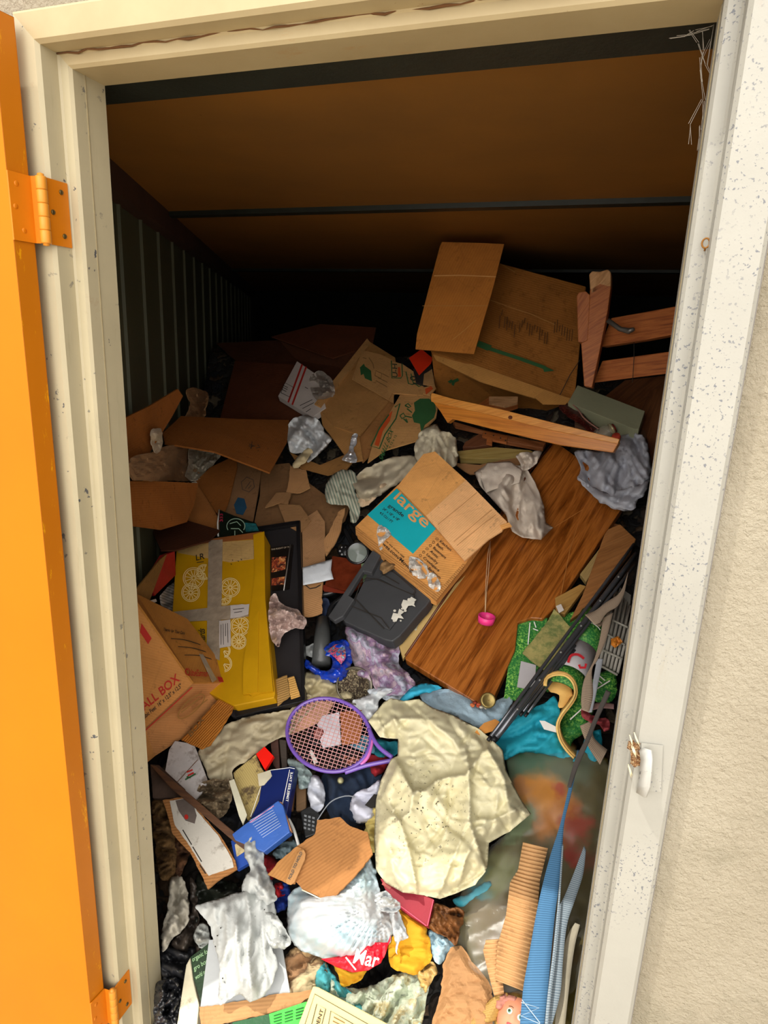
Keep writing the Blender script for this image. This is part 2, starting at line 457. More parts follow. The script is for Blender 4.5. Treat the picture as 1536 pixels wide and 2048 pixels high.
def strokes(name, lines, wpx, pl, mat, parent, off=.0022):
    """drawn lines on a face"""
    V = []; Fc = []
    for ln in lines:
        n = len(ln)
        for i in range(n):
            a = Vector(ln[max(0, i - 1)]); b = Vector(ln[min(n - 1, i + 1)]); d = (b - a)
            if d.length < 1e-6: d = Vector((1, 0))
            d.normalize(); pn = Vector((-d.y, d.x)) * wpx * .5; c = Vector(ln[i])
            V.append(pl(c.x + pn.x, c.y + pn.y, off)); V.append(pl(c.x - pn.x, c.y - pn.y, off))
        b0 = len(V) - 2 * n
        for i in range(n - 1): Fc.append([b0 + 2 * i, b0 + 2 * i + 1, b0 + 2 * i + 3, b0 + 2 * i + 2])
    return mesh_obj(name, V, Fc, mat, parent)
def circ(cx, cy, rx, ry=None, n=28, a0=0, a1=360, rot=0):
    ry = ry or rx; r = math.radians(rot); out = []
    for i in range(n + 1):
        t = math.radians(a0 + (a1 - a0) * i / n); x, y = rx * math.cos(t), ry * math.sin(t)
        out.append((cx + x * math.cos(r) - y * math.sin(r), cy + x * math.sin(r) + y * math.cos(r)))
    return out
def box(name, lo, hi, mat, parent=None, bevel=0.0):
    (a, b, c), (d, e, f) = lo, hi
    V = [(a, b, c), (d, b, c), (d, e, c), (a, e, c), (a, b, f), (d, b, f), (d, e, f), (a, e, f)]
    return mesh_obj(name, V, [[0, 3, 2, 1], [4, 5, 6, 7], [0, 1, 5, 4], [1, 2, 6, 5], [2, 3, 7, 6], [3, 0, 4, 7]], mat, parent, bevel=bevel)
def lathe(name, prof, origin, axis, mat, parent=None, seg=28):
    axis = Vector(axis).normalized(); u = axis.orthogonal().normalized(); v = axis.cross(u); V = []; Fc = []
    for (r, z) in prof:
        for k in range(seg):
            t = 2 * math.pi * k / seg; V.append(origin + axis * z + (u * math.cos(t) + v * math.sin(t)) * r)
    for i in range(len(prof) - 1):
        for k in range(seg):
            Fc.append([i * seg + k, i * seg + (k + 1) % seg, (i + 1) * seg + (k + 1) % seg, (i + 1) * seg + k])
    return mesh_obj(name, V, Fc, mat, parent, smooth=True)
# ================================================================== THE SETTING
def struct(o, name=None):
    o['kind'] = 'structure'; return o
XL, XR, ZT = -.857, .067, 2.012
m_trim = paint('b6ab8e', spots=.3, streak=.5, name='cream_paint', rust=.25)
m_trim_r = paint('9f9d95', spots=.7, spotcol='6a6c72', streak=.35, name='cream_paint_peeling', sscale=210, rust=.12)
m_head = paint('ecdfc0', spots=.3, streak=.3, name='cream_paint_head', rust=.5)
def rusty_head():
    t = NT('cream_paint_head', .5); v = t.coord('Object')
    c = t.ramp(t.noise(v, 4, 6), [(.3, lin('a89672')), (.7, lin('b8a884'))])
    c = t.mix(t.ramp(t.noise(v, 60, 6, .7), [(.70, G0), (.73, G1)]), c, lin('8c6a44'))
    c = t.mix(t.ramp(t.noise(t.coord('Object', scale=(.5, 1, 4)), 9, 6, .8), [(.62, G0), (.80, (.8, .8, .8, 1))]), c, lin('b07a44'))
    t.color(c); t.bump(t.noise(v, 60, 4), .12, .002); return t.m
m_head = rusty_head()
PROF = [(0, 0), (0, -.070), (.004, -.075), (.018, -.075), (.021, -.078), (.021, -.110), (.026, -.116), (.062, -.116), (.067, -.111), (.067, -.06), (.067, 0)]
PROF_R = PROF[:7] + [(.074, -.116), (.079, -.111), (.079, -.06), (.079, 0)]
def jamb(name, side, mat, wide=0):
    V = []; U = []; PROF = PROF_R if side > 0 else globals()['PROF']
    for z in (0, 1):
        for (a, y) in PROF:
            x = XL - a if side < 0 else XR + a
            V.append((x, y, (ZT + a) if z else -.3))
    n = len(PROF); Fc = [[i, i + 1, n + i + 1, n + i] for i in range(n - 1)]
    o = mesh_obj(name, V, Fc, mat, bevel=0)
    return o
for nm, s, m in (('trim_1', -1, m_trim), ('trim_2', 1, m_trim_r)):
    o = jamb(nm, s, m); struct(o)
V = []
for xs in (0, 1):
    for (a, y) in PROF: V.append(((XR + a) if xs else (XL - a), y, ZT + a))
n = len(PROF); o = mesh_obj('trim_3', V, [[i, i + 1, n + i + 1, n + i] for i in range(n - 1)], m_head); struct(o)
# caulk seams of the frame
m_seam = M('9a8c6c', name='seam')
for s, x in ((-1, XL), (1, XR)):
    o = box('trim_seam', (x - .0012, -.0455, 0), (x + .0012, -.044, ZT), m_seam); struct(o); o.name = 'trim_4' if s < 0 else 'trim_5'
# dirt line of cobweb grime in the head rebate
m_grime = M('6d4a2c', rough=1, bump=.8, name='grime')
rg = random.Random(3); pts = []
o = sweep('trim_6', [(XL - .02 + i * .02, -.078 + rg.uniform(-.002, .002), ZT + .0195 + rg.uniform(-.002, .002)) for i in range(49)], [rg.uniform(.0004, .0022) for i in range(49)], m_grime, seg=6); struct(o)

# outside stucco wall round the frame
def stucco():
    t = NT('stucco', .9, spec=.2); v = t.coord('Object')
    n1 = t.noise(v, 120, 5, .65); c = t.ramp(t.noise(v, 2.5, 5), [(.35, lin('a29884')), (.65, lin('b0a794'))])
    c = t.mix(t.ramp(t.noise(v, 5.5, 6, .75), [(.52, G0), (.75, (.5, .5, .5, 1))]), c, lin('7c7864'))
    c = t.mix(t.ramp(t.noise(v, 180, 3, .6), [(.72, G0), (.76, G1)]), c, lin('77705c'))
    t.color(c); t.bump(n1, .9, .012); return t.m
m_st = stucco()
XO = .067
o = box('wall_right', (XR + .079, -.09, -.6), (3.2, 0, 3.0), m_st); struct(o); o.name = 'wall_front_right'
o = box('wall_front_left', (-3.6, -.09, -.6), (XL - XO, 0, 3.0), m_st); struct(o)
o = box('wall_front_top', (XL - XO, -.09, ZT + XO), (XR + .079, 0, 3.0), m_st); struct(o)
o = box('trim_7', (XR + .079 - .001, -.0975, 0), (XR + .079 + .0035, -.088, ZT + XO), M('8a8580', name='shadow_gap')); struct(o)

# interior shell
def ceil_m():
    t = NT('brown_board', .6); v = t.coord('Object')
    c = t.ramp(t.noise(v, 2.2, 5, .6), [(.3, lin('7c5420')), (.7, lin('926224'))])
    c = t.mix(t.ramp(t.noise(v, 90, 3), [(.73, G0), (.75, G1)]), c, lin('5a3a18'))
    t.color(c); t.bump(t.noise(v, 30, 4), .1, .003); return t.m
m_dk = M('262a24', name='dark_green_steel', rough=.5)
o = box('ceiling', (-4.2, .02, 2.045), (1.0, 5.0, 2.09), ceil_m()); struct(o)
o = box('trim_8', (-2.0, .002, 2.020), (.9, .10, 2.046), m_dk); struct(o)
for k, y in enumerate((1.16, 3.0)):
    o = box('trim_%d' % (9 + k), (-3.4, y, 2.030), (.9, y + .05, 2.046), m_dk); struct(o)
m_wall = paint('50523f', name='ribbed_steel_wall', spots=.1, rough=.45, mottle=.1)
def ribbed():
    V = []; Fc = []; s = .12; pos = []
    wd = Vector((WALLK, 1, 0)).normalized(); nn = Vector((1, -WALLK, 0)).normalized()
    p0 = Vector((WALLX0, 0, 0))
    k = 0.0
    while k < 5.75:
        pos += [(k, 0), (k + .235, 0), (k + .24, .009), (k + .252, .009), (k + .26, 0)]; k += .26
    for (a, h) in pos:
        for z in (-.02, 2.05):
            p = p0 + wd * a + nn * h; V.append((p.x, p.y, z))
    for i in range(len(pos) - 1): Fc.append([2 * i, 2 * i + 2, 2 * i + 3, 2 * i + 1])
    return mesh_obj('wall_left', V, Fc, m_wall)
struct(ribbed())
wd = Vector((WALLK, 1, 0)).normalized(); nn = Vector((1, -WALLK, 0)).normalized(); p0 = Vector((WALLX0, 0, 0))
V = [p0 + wd * a + nn * b + Vector((0, 0, z)) for a in (0, 5.1) for b in (0, .05) for z in (1.975, 2.046)]
struct(mesh_obj('trim_11', V, [[0, 1, 3, 2], [4, 6, 7, 5], [0, 4, 5, 1], [1, 5, 7, 3], [3, 7, 6, 2], [2, 6, 4, 0]], M('452c20', name='dark_brown_angle')))
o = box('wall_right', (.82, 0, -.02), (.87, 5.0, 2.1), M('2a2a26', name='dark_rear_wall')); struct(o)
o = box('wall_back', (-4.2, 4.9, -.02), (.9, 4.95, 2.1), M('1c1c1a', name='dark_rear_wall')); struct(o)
def ground_m():
    t = NT('concrete', .9); v = t.coord('Object')
    t.color(t.ramp(t.noise(v, 3, 6), [(.3, lin('a89c86')), (.7, lin('c4b8a0'))])); t.bump(t.noise(v, 60, 4), .3, .004); return t.m
gm = ground_m()
o = box('floor', (-4.2, -.088, -.3), (.9, 5.0, 0), M('77706a', name='concrete_floor')); struct(o)
o = box('ground', (-6, -7, -.65), (6, -.12, -.55), gm); struct(o); o.name = 'floor_outside'

# ---------------------------------------------------------------- the orange door, swung open against the outside wall
def orange_m():
    t = NT('orange_paint', .5, spec=.2); v = t.coord('Object')
    c = t.ramp(t.noise(v, 2.5, 4), [(.3, lin('c46c00')), (.7, lin('cc7200'))])
    c = t.mix(t.ramp(t.noise(t.coord('Object', scale=(6, 6, .5)), 14, 5, .7), [(.72, G0), (.76, G1)]), c, lin('a86400'))
    t.color(c); t.bump(t.noise(v, 50, 3), .06, .002); return t.m
def edge_m():
    t = NT('scuffed_orange_paint', .45); v = t.coord('Object')
    c = t.ramp(t.noise(v, 3, 4), [(.3, lin('b06400')), (.7, lin('bc6c00'))])
    c = t.mix(t.ramp(t.noise(t.coord('Object', scale=(3, 3, .8)), 16, 6, .75), [(.60, G0), (.66, (.7, .7, .7, 1))]), c, lin('e0a000'))
    t.color(c); t.bump(t.noise(v, 50, 3), .1, .002); return t.m
m_or = orange_m(); m_ed = edge_m()
# door edge line nearest the frame and the front corner of the leaf
def hx(px, py, x):
    r = nray(px, py); return CAM + r * (x / r.x)
def hy(px, py, y):
    r = nray(px, py); return CAM + r * ((y + 1) / r.y)
A_ = hy(117, 1000, -.135); B_ = hx(79, 1000, A_.x - .004)
dv = Vector((B_.x - A_.x, B_.y - A_.y, 0)); THK = dv.length
print('door edge', A_, B_, THK)
ext = Vector((dv.y, -dv.x, 0)).normalized() 
if ext.x > 0: ext = -ext
ext = (Matrix.Rotation(math.radians(6), 3, 'Z') @ ext)
A2 = Vector((A_.x, A_.y, 0)); B2 = Vector((B_.x, B_.y, 0))
zt = 2.06; zb = -.5
door = thing('door_1', None, None, (A_.x, A_.y, 0)); door['kind'] = 'structure'
LN = .9
c4 = [A2, B2, B2 + ext * LN, A2 + ext * LN]
V = [p + Vector((0, 0, z)) for z in (zb, zt) for p in c4]
mesh_obj('door_leaf', V, [[0, 3, 2, 1], [4, 5, 6, 7], [1, 2, 6, 5], [2, 3, 7, 6], [3, 0, 4, 7]], m_or, door, bevel=0)
e0 = (B2 - A2)
V = [p + Vector((0, 0, z)) for z in (zb, zt) for p in (A2 + e0 * 1.0, A2, A2 - Vector((.002, 0, 0)), A2 + e0 - Vector((.002, 0, 0)))]
mesh_obj('door_edge', V, [[0, 3, 2, 1], [4, 5, 6, 7], [0, 1, 5, 4], [1, 2, 6, 5], [2, 3, 7, 6], [3, 0, 4, 7]], m_ed, door, bevel=.0015)
m_hinge = M('cc7404', rough=.45, var=.05, bump=.05, name='orange_hinge_paint'); m_screw = M('6b5a35', rough=.35, metal=.8, name='screw_steel')
m_kn = M('d88c2c', rough=.45, var=.05, bump=.05, name='hinge_knuckle_paint')
def hinge(zc):
    H = .098
    pin = Vector((XL - .021 - .018, -.135, zc))
    # leaf on door edge
    d = e0.normalized()
    la = A2 + Vector((.002, 0, zc)); 
    q = [la + d * .002, la + d * .040, la + d * .040 + Vector((0, 0, 0)), la]
    def leaf(p, q_, nrm, nm, dz0=0, dz1=0):
        V = []
        for base_ in (p, q_):
            for z in (-H / 2, H / 2): V.append(base_ + Vector((0, 0, z)))
        V += [v + nrm * .0025 for v in V]
        return mesh_obj(nm, V, [[4, 6, 7, 5], [0, 1, 3, 2], [0, 4, 5, 1], [2, 3, 7, 6], [1, 5, 7, 3], [0, 2, 6, 4]], m_hinge, door)
    r = Vector((1, 0, 0))
    leaf(Vector((A_.x + .001, pin.y, zc)), Vector((A_.x + .001, pin.y, zc)) + d * .038, r, 'hinge_leaf')
    x2 = XL - .021
    leaf(Vector((A_.x + .001, pin.y, zc)), Vector((x2 - .004, -.1335, zc)), r * .9, 'hinge_leaf')
    leaf(Vector((x2, -.080, zc)), Vector((x2, -.128, zc)), r, 'hinge_leaf')
    pin = Vector((x2 + .001, -.132, zc))
    for k in range(5):
        z0 = -H / 2 + k * H / 5
        prof = [(0, z0), (.0075, z0), (.0082, z0 + .0015), (.0082, z0 + H / 5 - .0015), (.0075, z0 + H / 5 - .0004), (0, z0 + H / 5 - .0004)]
        lathe('hinge_knuckle', prof, pin, (0, 0, 1), m_kn, door, 16)
    lathe('hinge_pin', [(0, -H / 2 - .004), (.005, -H / 2 - .003), (.005, H / 2 + .003), (0, H / 2 + .005)], pin, (0, 0, 1), m_kn, door, 12)
    for (dx, dz) in ((-.092, .033), (-.112, 0), (-.092, -.033)):
        o = lathe('screw', [(0, .002), (.0035, .0018), (.004, .0005), (.004, 0)], Vector((x2 + .0026, dx - .003, zc + dz)), (1, 0, 0), m_screw, door, 12)
    for (dd, dz) in ((.028, .033), (.033, 0), (.022, -.033)):
        lathe('screw', [(0, .001), (.0035, .0012), (.0042, .0004), (.0042, 0)], Vector((A_.x + .0036, pin.y, zc + dz)) + d * dd, (1, 0, 0), m_hinge, door, 12)
zh = hx(118, 428, XL - .021).z; zl = hx(250, 1985, XL - .021).z
print('hinge z', zh, zl)
hinge(zh); hinge(zl)

# strike plate and splintered latch hole on the right side of the frame
sp = thing('strike_plate', 'bent white painted strike plate standing out of the right door frame', 'strike plate', hy(1290, 1545, -.118))
m_wp = paint('b8b8b4', spots=.3, name='chipped_white_paint')
PZ = lambda px, py, y=-.117: hy(px, py, y)
V = [PZ(1283, 1488), PZ(1308, 1492), PZ(1303, 1592, -.117), PZ(1276, 1590, -.117)]
L = [PZ(1287, 1495, -.119), PZ(1299, 1500, -.135), PZ(1301, 1520, -.142), PZ(1300, 1545, -.142), PZ(1297, 1575, -.138), PZ(1290, 1596, -.130)]
Rr = [PZ(1275, 1500, -.118), PZ(1279, 1505, -.122), PZ(1281, 1520, -.125), PZ(1279, 1545, -.125), PZ(1276, 1570, -.122), PZ(1272, 1585, -.120)]
ribbon('lip', L, Rr, m_wp, sp, th=.004)
mesh_obj('back_plate', [PZ(1283, 1487, -.119), PZ(1326, 1492, -.119), PZ(1322, 1584, -.119), PZ(1280, 1580, -.119)], [[0, 3, 2, 1]], m_trim_r, sp, solid=.002)
rg = random.Random(5)
q = circ(1270, 1506, 12, 30, 22, rot=-8)[:-1]
c0 = PZ(1270, 1506, -.1175)
V = [PZ(x + rg.uniform(-4, 4), y + rg.uniform(-6, 6), -.1180) for x, y in q] + [c0]
o = mesh_obj('splintered_hole', V, [[i, (i + 1) % 22, 22] for i in range(22)], voro(['b98555', '8a5a30', 'd9b98c', '6b4424'], 160, name='bare_splintered_wood'), solid=.001)
tag(o, 'splintered bare wood patch broken beside the strike plate on the right frame', 'damaged wood')
for k in range(7):
    a = (1266 + rg.uniform(-10, 10), 1480 + rg.uniform(-16, 70)); 
    sweep('paint_splinter', [PZ(a[0], a[1], -.118), PZ(a[0] + 4, a[1] + 12, -.122), PZ(a[0] + rg.uniform(4, 10), a[1] + 24, -.1185)], [.0007, .0014, .0004], M('d8cfae', name='flaked_paint'), o, seg=5)
# rusty screw eye on the right frame
se = thing('screw_eye', 'small rusty screw eye high on the right door frame', 'screw eye', PZ(1411, 487, -.08))
cen = PZ(1411, 487, -.082); ring = [cen + Vector((math.cos(t) * .0042, -.003, math.sin(t) * .0055)) for t in np.linspace(0, 2 * math.pi, 15)[:-1]]
sweep('ring', ring, .0011, M('9a6a30', metal=.3, name='rusty_steel'), se, seg=6, closed=True)
sweep('shank', [cen + Vector((0, -.002, -.0055)), cen + Vector((.001, .008, -.007))], .0012, M('9a6a30', metal=.3, name='rusty_steel'), se, seg=6)
# cobweb in the top right corner of the opening
rg = random.Random(11); V = []; Fc = []
def thread(p, q, r=.00026):
    d = (q - p).normalized(); u = d.orthogonal().normalized() * r; v = d.cross(u).normalized() * r; b = len(V)
    for s in (p, q): V.extend([s + u, s - u * .5 + v, s - u * .5 - v])
    for k in range(3): Fc.append([b + k, b + (k + 1) % 3, b + 3 + (k + 1) % 3, b + 3 + k])
for ln in [[(1400, 140), (1408, 200), (1404, 260), (1412, 330)], [(1405, 165), (1402, 115), (1420, 80)], [(1404, 200), (1378, 250), (1380, 290)], [(1430, 50), (1412, 130), (1422, 150), (1413, 210)], [(1355, 72), (1380, 68), (1420, 60)], [(1380, 60), (1395, 85), (1412, 130)], [(1397, 250), (1400, 275), (1396, 300)], [(1340, 75), (1370, 74), (1390, 62), (1425, 50)], [(1404, 160), (1403, 130), (1407, 100), (1403, 60)]]:
    for (a, b) in zip(ln[:-1], ln[1:]):
        for k in range(2):
            thread(hy(a[0] + rg.uniform(-3, 3), a[1] + rg.uniform(-3, 3), .02), hy(b[0] + rg.uniform(-3, 3), b[1] + rg.uniform(-3, 3), .02))
o = mesh_obj('cobweb', V, Fc, M('b8b0a4', rough=1, name='dusty_silk')); tag(o, 'grey dusty cobweb strands in the top right corner of the doorway', 'cobweb', kind='stuff')

# ================================================================== THE HEAP UNDER EVERYTHING
def heap():
    V = []; Fc = []; nx, ny = 110, 130
    for j in range(ny + 1):
        y = -.07 + 3.2 * j / ny
        for i in range(nx + 1):
            xl = max(-2.9, WALLX0 + WALLK * y + .03) if y > .02 else XL + .01
            xr = .80 if y > .02 else XR - .01
            x = xl + (xr - xl) * i / nx
            z = .11 + .68 * y - .06
            if y > 2.2: z = .11 + .68 * 2.2 - .06 - (y - 2.2) * .25
            z += .045 * noise.noise(Vector((x * 5, y * 5, 1))) + .03 * noise.noise(Vector((x * 14, y * 14, 5))) + .012 * noise.noise(Vector((x * 40, y * 40, 9)))
            if y < .02: z = min(z, .03 + (y + .07) * .5)
            V.append((x, y, max(.002, z)))
    for j in range(ny):
        for i in range(nx):
            a = j * (nx + 1) + i; Fc.append([a, a + 1, a + nx + 2, a + nx + 1])
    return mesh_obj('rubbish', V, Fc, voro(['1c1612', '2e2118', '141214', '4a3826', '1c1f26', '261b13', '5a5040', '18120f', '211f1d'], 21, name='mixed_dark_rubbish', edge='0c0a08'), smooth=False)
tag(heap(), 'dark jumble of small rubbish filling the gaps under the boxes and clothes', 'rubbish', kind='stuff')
# ================================================================== UPPER HALF: boxes, boards, shirts
INK = M('2a241e', var=.02, bump=0, name='black_ink'); REDI = M('b8261c', var=.05, bump=0, name='red_ink'); GRNI = M('2f5f34', var=.1, bump=0, name='green_ink')
ORI = M('c9501c', var=.1, bump=0, name='orange_ink'); WHI = M('ecebe6', var=.04, bump=0, name='white_ink'); TAPE = M('a89884', rough=.15, var=.2, vs=30, bump=.5, bs=40, name='packing_tape', spec=.8)
BRI = M('7a5a30', var=.05, bump=0, name='brown_ink')
def box_thing(name, label, cat, px, py, group=None, h=0): return thing(name, label, cat, W(px, py, h), group)

# ---- far dark boxes against the ribbed wall
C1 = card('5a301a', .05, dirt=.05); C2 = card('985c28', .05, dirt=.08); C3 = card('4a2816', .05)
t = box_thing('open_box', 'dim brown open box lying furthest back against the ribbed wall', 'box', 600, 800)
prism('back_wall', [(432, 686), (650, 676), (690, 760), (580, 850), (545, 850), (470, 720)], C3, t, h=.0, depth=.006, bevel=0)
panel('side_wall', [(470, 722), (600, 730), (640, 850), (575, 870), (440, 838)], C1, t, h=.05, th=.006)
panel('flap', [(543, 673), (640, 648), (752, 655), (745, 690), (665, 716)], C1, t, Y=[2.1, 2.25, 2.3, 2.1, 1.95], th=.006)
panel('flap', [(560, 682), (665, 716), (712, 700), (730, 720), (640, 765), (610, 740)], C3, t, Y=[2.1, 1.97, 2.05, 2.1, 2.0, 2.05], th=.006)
t = box_thing('cardboard_sheet', 'large flat brown cardboard flap with small handwriting over the crumpled wall papers', 'cardboard', 450, 880)
o, pl = panel('sheet', [(325, 866), (362, 832), (480, 838), (578, 840), (574, 884), (540, 945), (430, 903), (330, 886)], C2, t, h=.12, grad=(0, .01), th=.007)
strokes('handwriting', [[(498, 889), (507, 892), (500, 897)], [(504, 884), (502, 899)], [(515, 890), (520, 896), (512, 897)], [(497, 893), (510, 893)]], 1.2, pl, INK, t)
o, pl = panel('wall_cardboard', [(250, 836), (300, 812), (356, 778), (366, 792), (345, 832), (300, 905), (262, 945), (250, 945)], C2, None, h=.05, th=.006)
tag(o, 'orange brown cardboard sheet leaning against the ribbed wall beside the left frame', 'cardboard')
for nm, pts, colr, lb, kw in [
    ('crumpled_paper', [(375, 782), (392, 776), (415, 790), (412, 820), (404, 836), (372, 834), (380, 810)], 'b38a62', 'brown crumpled paper sticking up behind the flat brown cardboard flap', dict(h=.10, scale=22)),
    ('crumpled_paper', [(262, 918), (300, 905), (340, 890), (372, 893), (388, 925), (402, 960), (360, 962), (300, 962), (262, 955)], '9c7a58', 'wide brown crumpled paper bunched along the left frame', dict(h=.05, scale=30)),
    ('crumpled_paper', [(302, 862), (322, 858), (326, 880), (320, 905), (310, 905), (304, 885)], 'cfc2ac', 'small pale paper curl in front of the orange brown wall cardboard', dict(h=.10, scale=20)),
    ('crumpled_paper', [(378, 898), (410, 893), (440, 905), (430, 925), (410, 945), (395, 962), (372, 955), (378, 925)], 'c4bba8', 'grey white crumpled paper under the edge of the flat brown flap', dict(h=.085, scale=20)),
    ('paper_scrap', [(362, 994), (372, 968), (392, 966), (376, 980)], 'd9d2c2', 'white torn paper sliver hanging over the lower left open box', dict(h=.11, scale=30)),
]:
    o = cloth(nm, pts, M(colr, name='crumpled_paper', rough=.8), amp=.016, bulge=.02, step=4, smooth=False, R=15, seed=len(lb), **kw); tag(o, lb, 'paper')
t = box_thing('open_box', 'open brown box with raised flap low beside the left frame', 'box', 380, 1050)
panel('flap', [(260, 962), (300, 962), (397, 966), (388, 1010), (374, 1044), (322, 1060), (262, 1052)], C2, t, h=.11, grad=(.01, .02), th=.006)
panel('flap', [(392, 962), (420, 935), (472, 910), (474, 934), (458, 1000), (442, 1040), (420, 1005)], C2, t, h=.10, grad=(0, .01), th=.006)
panel('side_wall', [(394, 962), (425, 1012), (445, 1052), (430, 1066), (372, 1046), (388, 1008)], card('b0713a', .05), t, h=.075, th=.006)
panel('side_wall', [(300, 1052), (372, 1040), (440, 1060), (420, 1080), (350, 1100), (322, 1100)], C3, t, h=.05, th=.006)
t = box_thing('printed_box', 'brown box side printed with a recycling hexagon and blue hexagon', 'box', 480, 990)
o, pl = panel('side_wall', [(472, 922), (524, 930), (516, 985), (505, 1045), (442, 1028), (458, 985)], card('8f6a48', .05), t, h=.06, th=.006)
hexa = lambda cx, cy, a, b, r: [(cx + a * math.cos(math.radians(k * 60 + r)), cy + b * math.sin(math.radians(k * 60 + r))) for k in range(7)]
strokes('hexagon_outline', [hexa(496, 970, 14, 15, 20), [(491, 978), (501, 964)], [(497, 978), (503, 971)]], 1.3, pl, M('4a3a30', bump=0, name='dark_print'), t)
panel('blue_hexagon', hexa(481, 1013, 13, 19, 8)[:-1], M('23506e', bump=0, name='blue_ink'), t, pl=pl, off=.002, th=.001)
# brown panels and torn strips behind the black tray
t = box_thing('torn_box', 'torn brown moving box opened out behind the black tray', 'box', 590, 1000)
CT = card('a07850', .1); CT2 = card('b98a5c', .12)
panel('side_wall', [(522, 932), (578, 926), (610, 960), (650, 990), (700, 1010), (690, 1040), (640, 1080), (604, 1062), (505, 1062), (520, 990)], card('83603f', .05), t, h=.03, th=.006)
panel('torn_flap', [(580, 932), (612, 940), (620, 975), (600, 985), (572, 984), (578, 960)], CT2, t, h=.075, jag=1, th=.005, ang=.3)
panel('torn_flap', [(530, 1015), (552, 985), (582, 986), (576, 1008), (560, 1005)], CT, t, h=.085, jag=1, th=.005)
panel('torn_flap', [(556, 1008), (600, 1010), (622, 1040), (600, 1066), (572, 1050)], CT, t, h=.08, grad=(.02, 0), th=.005)
panel('torn_flap', [(604, 1040), (634, 1020), (650, 1044), (650, 1128), (606, 1138)], card('a97f58', .05), t, h=.07, th=.005)
panel('torn_flap', [(690, 1016), (682, 1060), (668, 1090), (652, 1112), (648, 1080), (665, 1050), (676, 1024)], CT2, t, h=.075, jag=1.2, th=.005)
panel('torn_flap', [(606, 1162), (645, 1150), (644, 1225), (625, 1232), (606, 1232)], CT2, t, h=.07, jag=1.5, th=.005)
strokes('handwriting', [[(610, 1170), (620, 1178), (632, 1176), (642, 1170)]], 2, plane_of([(606, 1162), (645, 1150), (644, 1225), (606, 1232)], .07), INK, t)
panel('flap', [(580, 905), (640, 930), (700, 905), (712, 915), (692, 940), (655, 950), (600, 935)], card('9a6f3e', .06), t, h=.09, th=.006)

# ---- postal box
t = box_thing('postal_box', 'white postal box with two red stripes left of the folded brown box', 'box', 590, 790)
WP = M('cfc6c0', rough=.5, var=.08, name='white_card')
o, pl = prism('body', [(594, 722), (632, 748), (652, 815), (625, 834), (556, 792)], WP, t, h=.12, depth=.03)
for k in (0, 1): panel('red_stripe', [(603 + 8 * k, 728 + 5 * k), (606 + 8 * k, 730 + 5 * k), (578 + 8 * k, 806 + 5 * k), (575 + 8 * k, 804 + 5 * k)], REDI, t, pl=pl, off=.0015, th=.0008)
strokes('printed_label', [[(565, 780), (573, 784)], [(567, 776), (575, 780)], [(568, 772), (576, 776)], [(562, 786), (580, 795), (588, 776), (570, 766), (562, 786)], [(600, 812), (625, 800)], [(605, 818), (628, 806)], [(610, 775), (616, 778)], [(612, 825), (622, 818)]], 1.2, pl, INK, t)
o = cloth('crumpled_paper', [(620, 752), (640, 742), (664, 760), (668, 790), (650, 810), (632, 800), (622, 775)], M('b0a69c', name='grey_paper'), h=.13, amp=.02, scale=24, step=4, R=14, smooth=False); tag(o, 'grey crumpled paper between the postal box and the folded brown box', 'paper')
o = cloth('crumpled_towel', [(578, 848), (600, 832), (632, 836), (648, 862), (664, 880), (640, 905), (615, 925), (608, 908), (584, 905), (575, 880)], M('d6d8da', rough=.7, name='white_towel'), h=.13, bulge=.04, amp=.026, scale=26, step=4, R=22, seed=4); tag(o, 'white crumpled towel hanging over the dark hole beside the folded brown box', 'towel')
o = cloth('rag', [(606, 905), (618, 898), (625, 905), (596, 935), (585, 932), (590, 918)], M('c6b48e', name='cream_rag'), h=.15, amp=.008, scale=20, step=4, R=12); tag(o, 'yellowish twisted rag end below the white crumpled towel', 'rag')

# ---- folded brown moving box in the middle
t = box_thing('moving_box', 'collapsed brown small moving box with green house print and orange banner', 'box', 730, 830)
CB = card('b3834c', .07); CBd = card('a07040', .05); CBl = card('c0915a', .06)
o, pl = panel('side_wall', [(632, 812), (737, 682), (790, 715), (800, 775), (720, 870), (668, 852)], CB, t, h=.10, grad=(.0, .03), th=.006)
panel('side_edge', [(630, 812), (735, 681), (742, 690), (642, 818)], CBl, t, pl=pl, off=.012, th=.012)
panel('side_wall', [(640, 820), (718, 868), (726, 920), (700, 925), (668, 880), (645, 850)], CB, t, h=.11, th=.006)
panel('side_wall', [(720, 870), (775, 800), (800, 815), (760, 890), (725, 925), (712, 900)], CBd, t, h=.09, th=.006)
f1, p1 = panel('flap', [(724, 700), (760, 708), (785, 720), (790, 740), (787, 805), (704, 758)], CBl, t, h=.15, grad=(.02, 0), th=.006)
mk = [(720, 736), (728, 728), (730, 733), (742, 742), (744, 763), (730, 757), (727, 748), (722, 751)]
panel('green_house_print', mk, GRNI, t, pl=p1, off=.002, th=.001)
strokes('printed_lines', [[(726, 716), (733, 718)], [(738, 716), (746, 728), (748, 738)], [(750, 752), (762, 758), (764, 748), (752, 742), (750, 752)], [(752, 762), (775, 775)], [(756, 756), (780, 768)], [(765, 748), (782, 757)]], 1.4, p1, BRI, t)
f2, p2 = panel('flap', [(783, 722), (805, 728), (830, 745), (848, 775), (846, 790), (785, 786), (778, 800), (774, 770)], CBl, t, h=.155, grad=(-.02, 0), th=.006)
lettering('U-H', p2, (795, 756), (794, 729), (785, 755), M('2b3a2a', bump=0, name='dark_green_ink'), t)
panel('orange_banner', [(796, 735), (800, 735), (802, 754), (796, 754)], ORI, t, pl=p2, off=.002, th=.001)
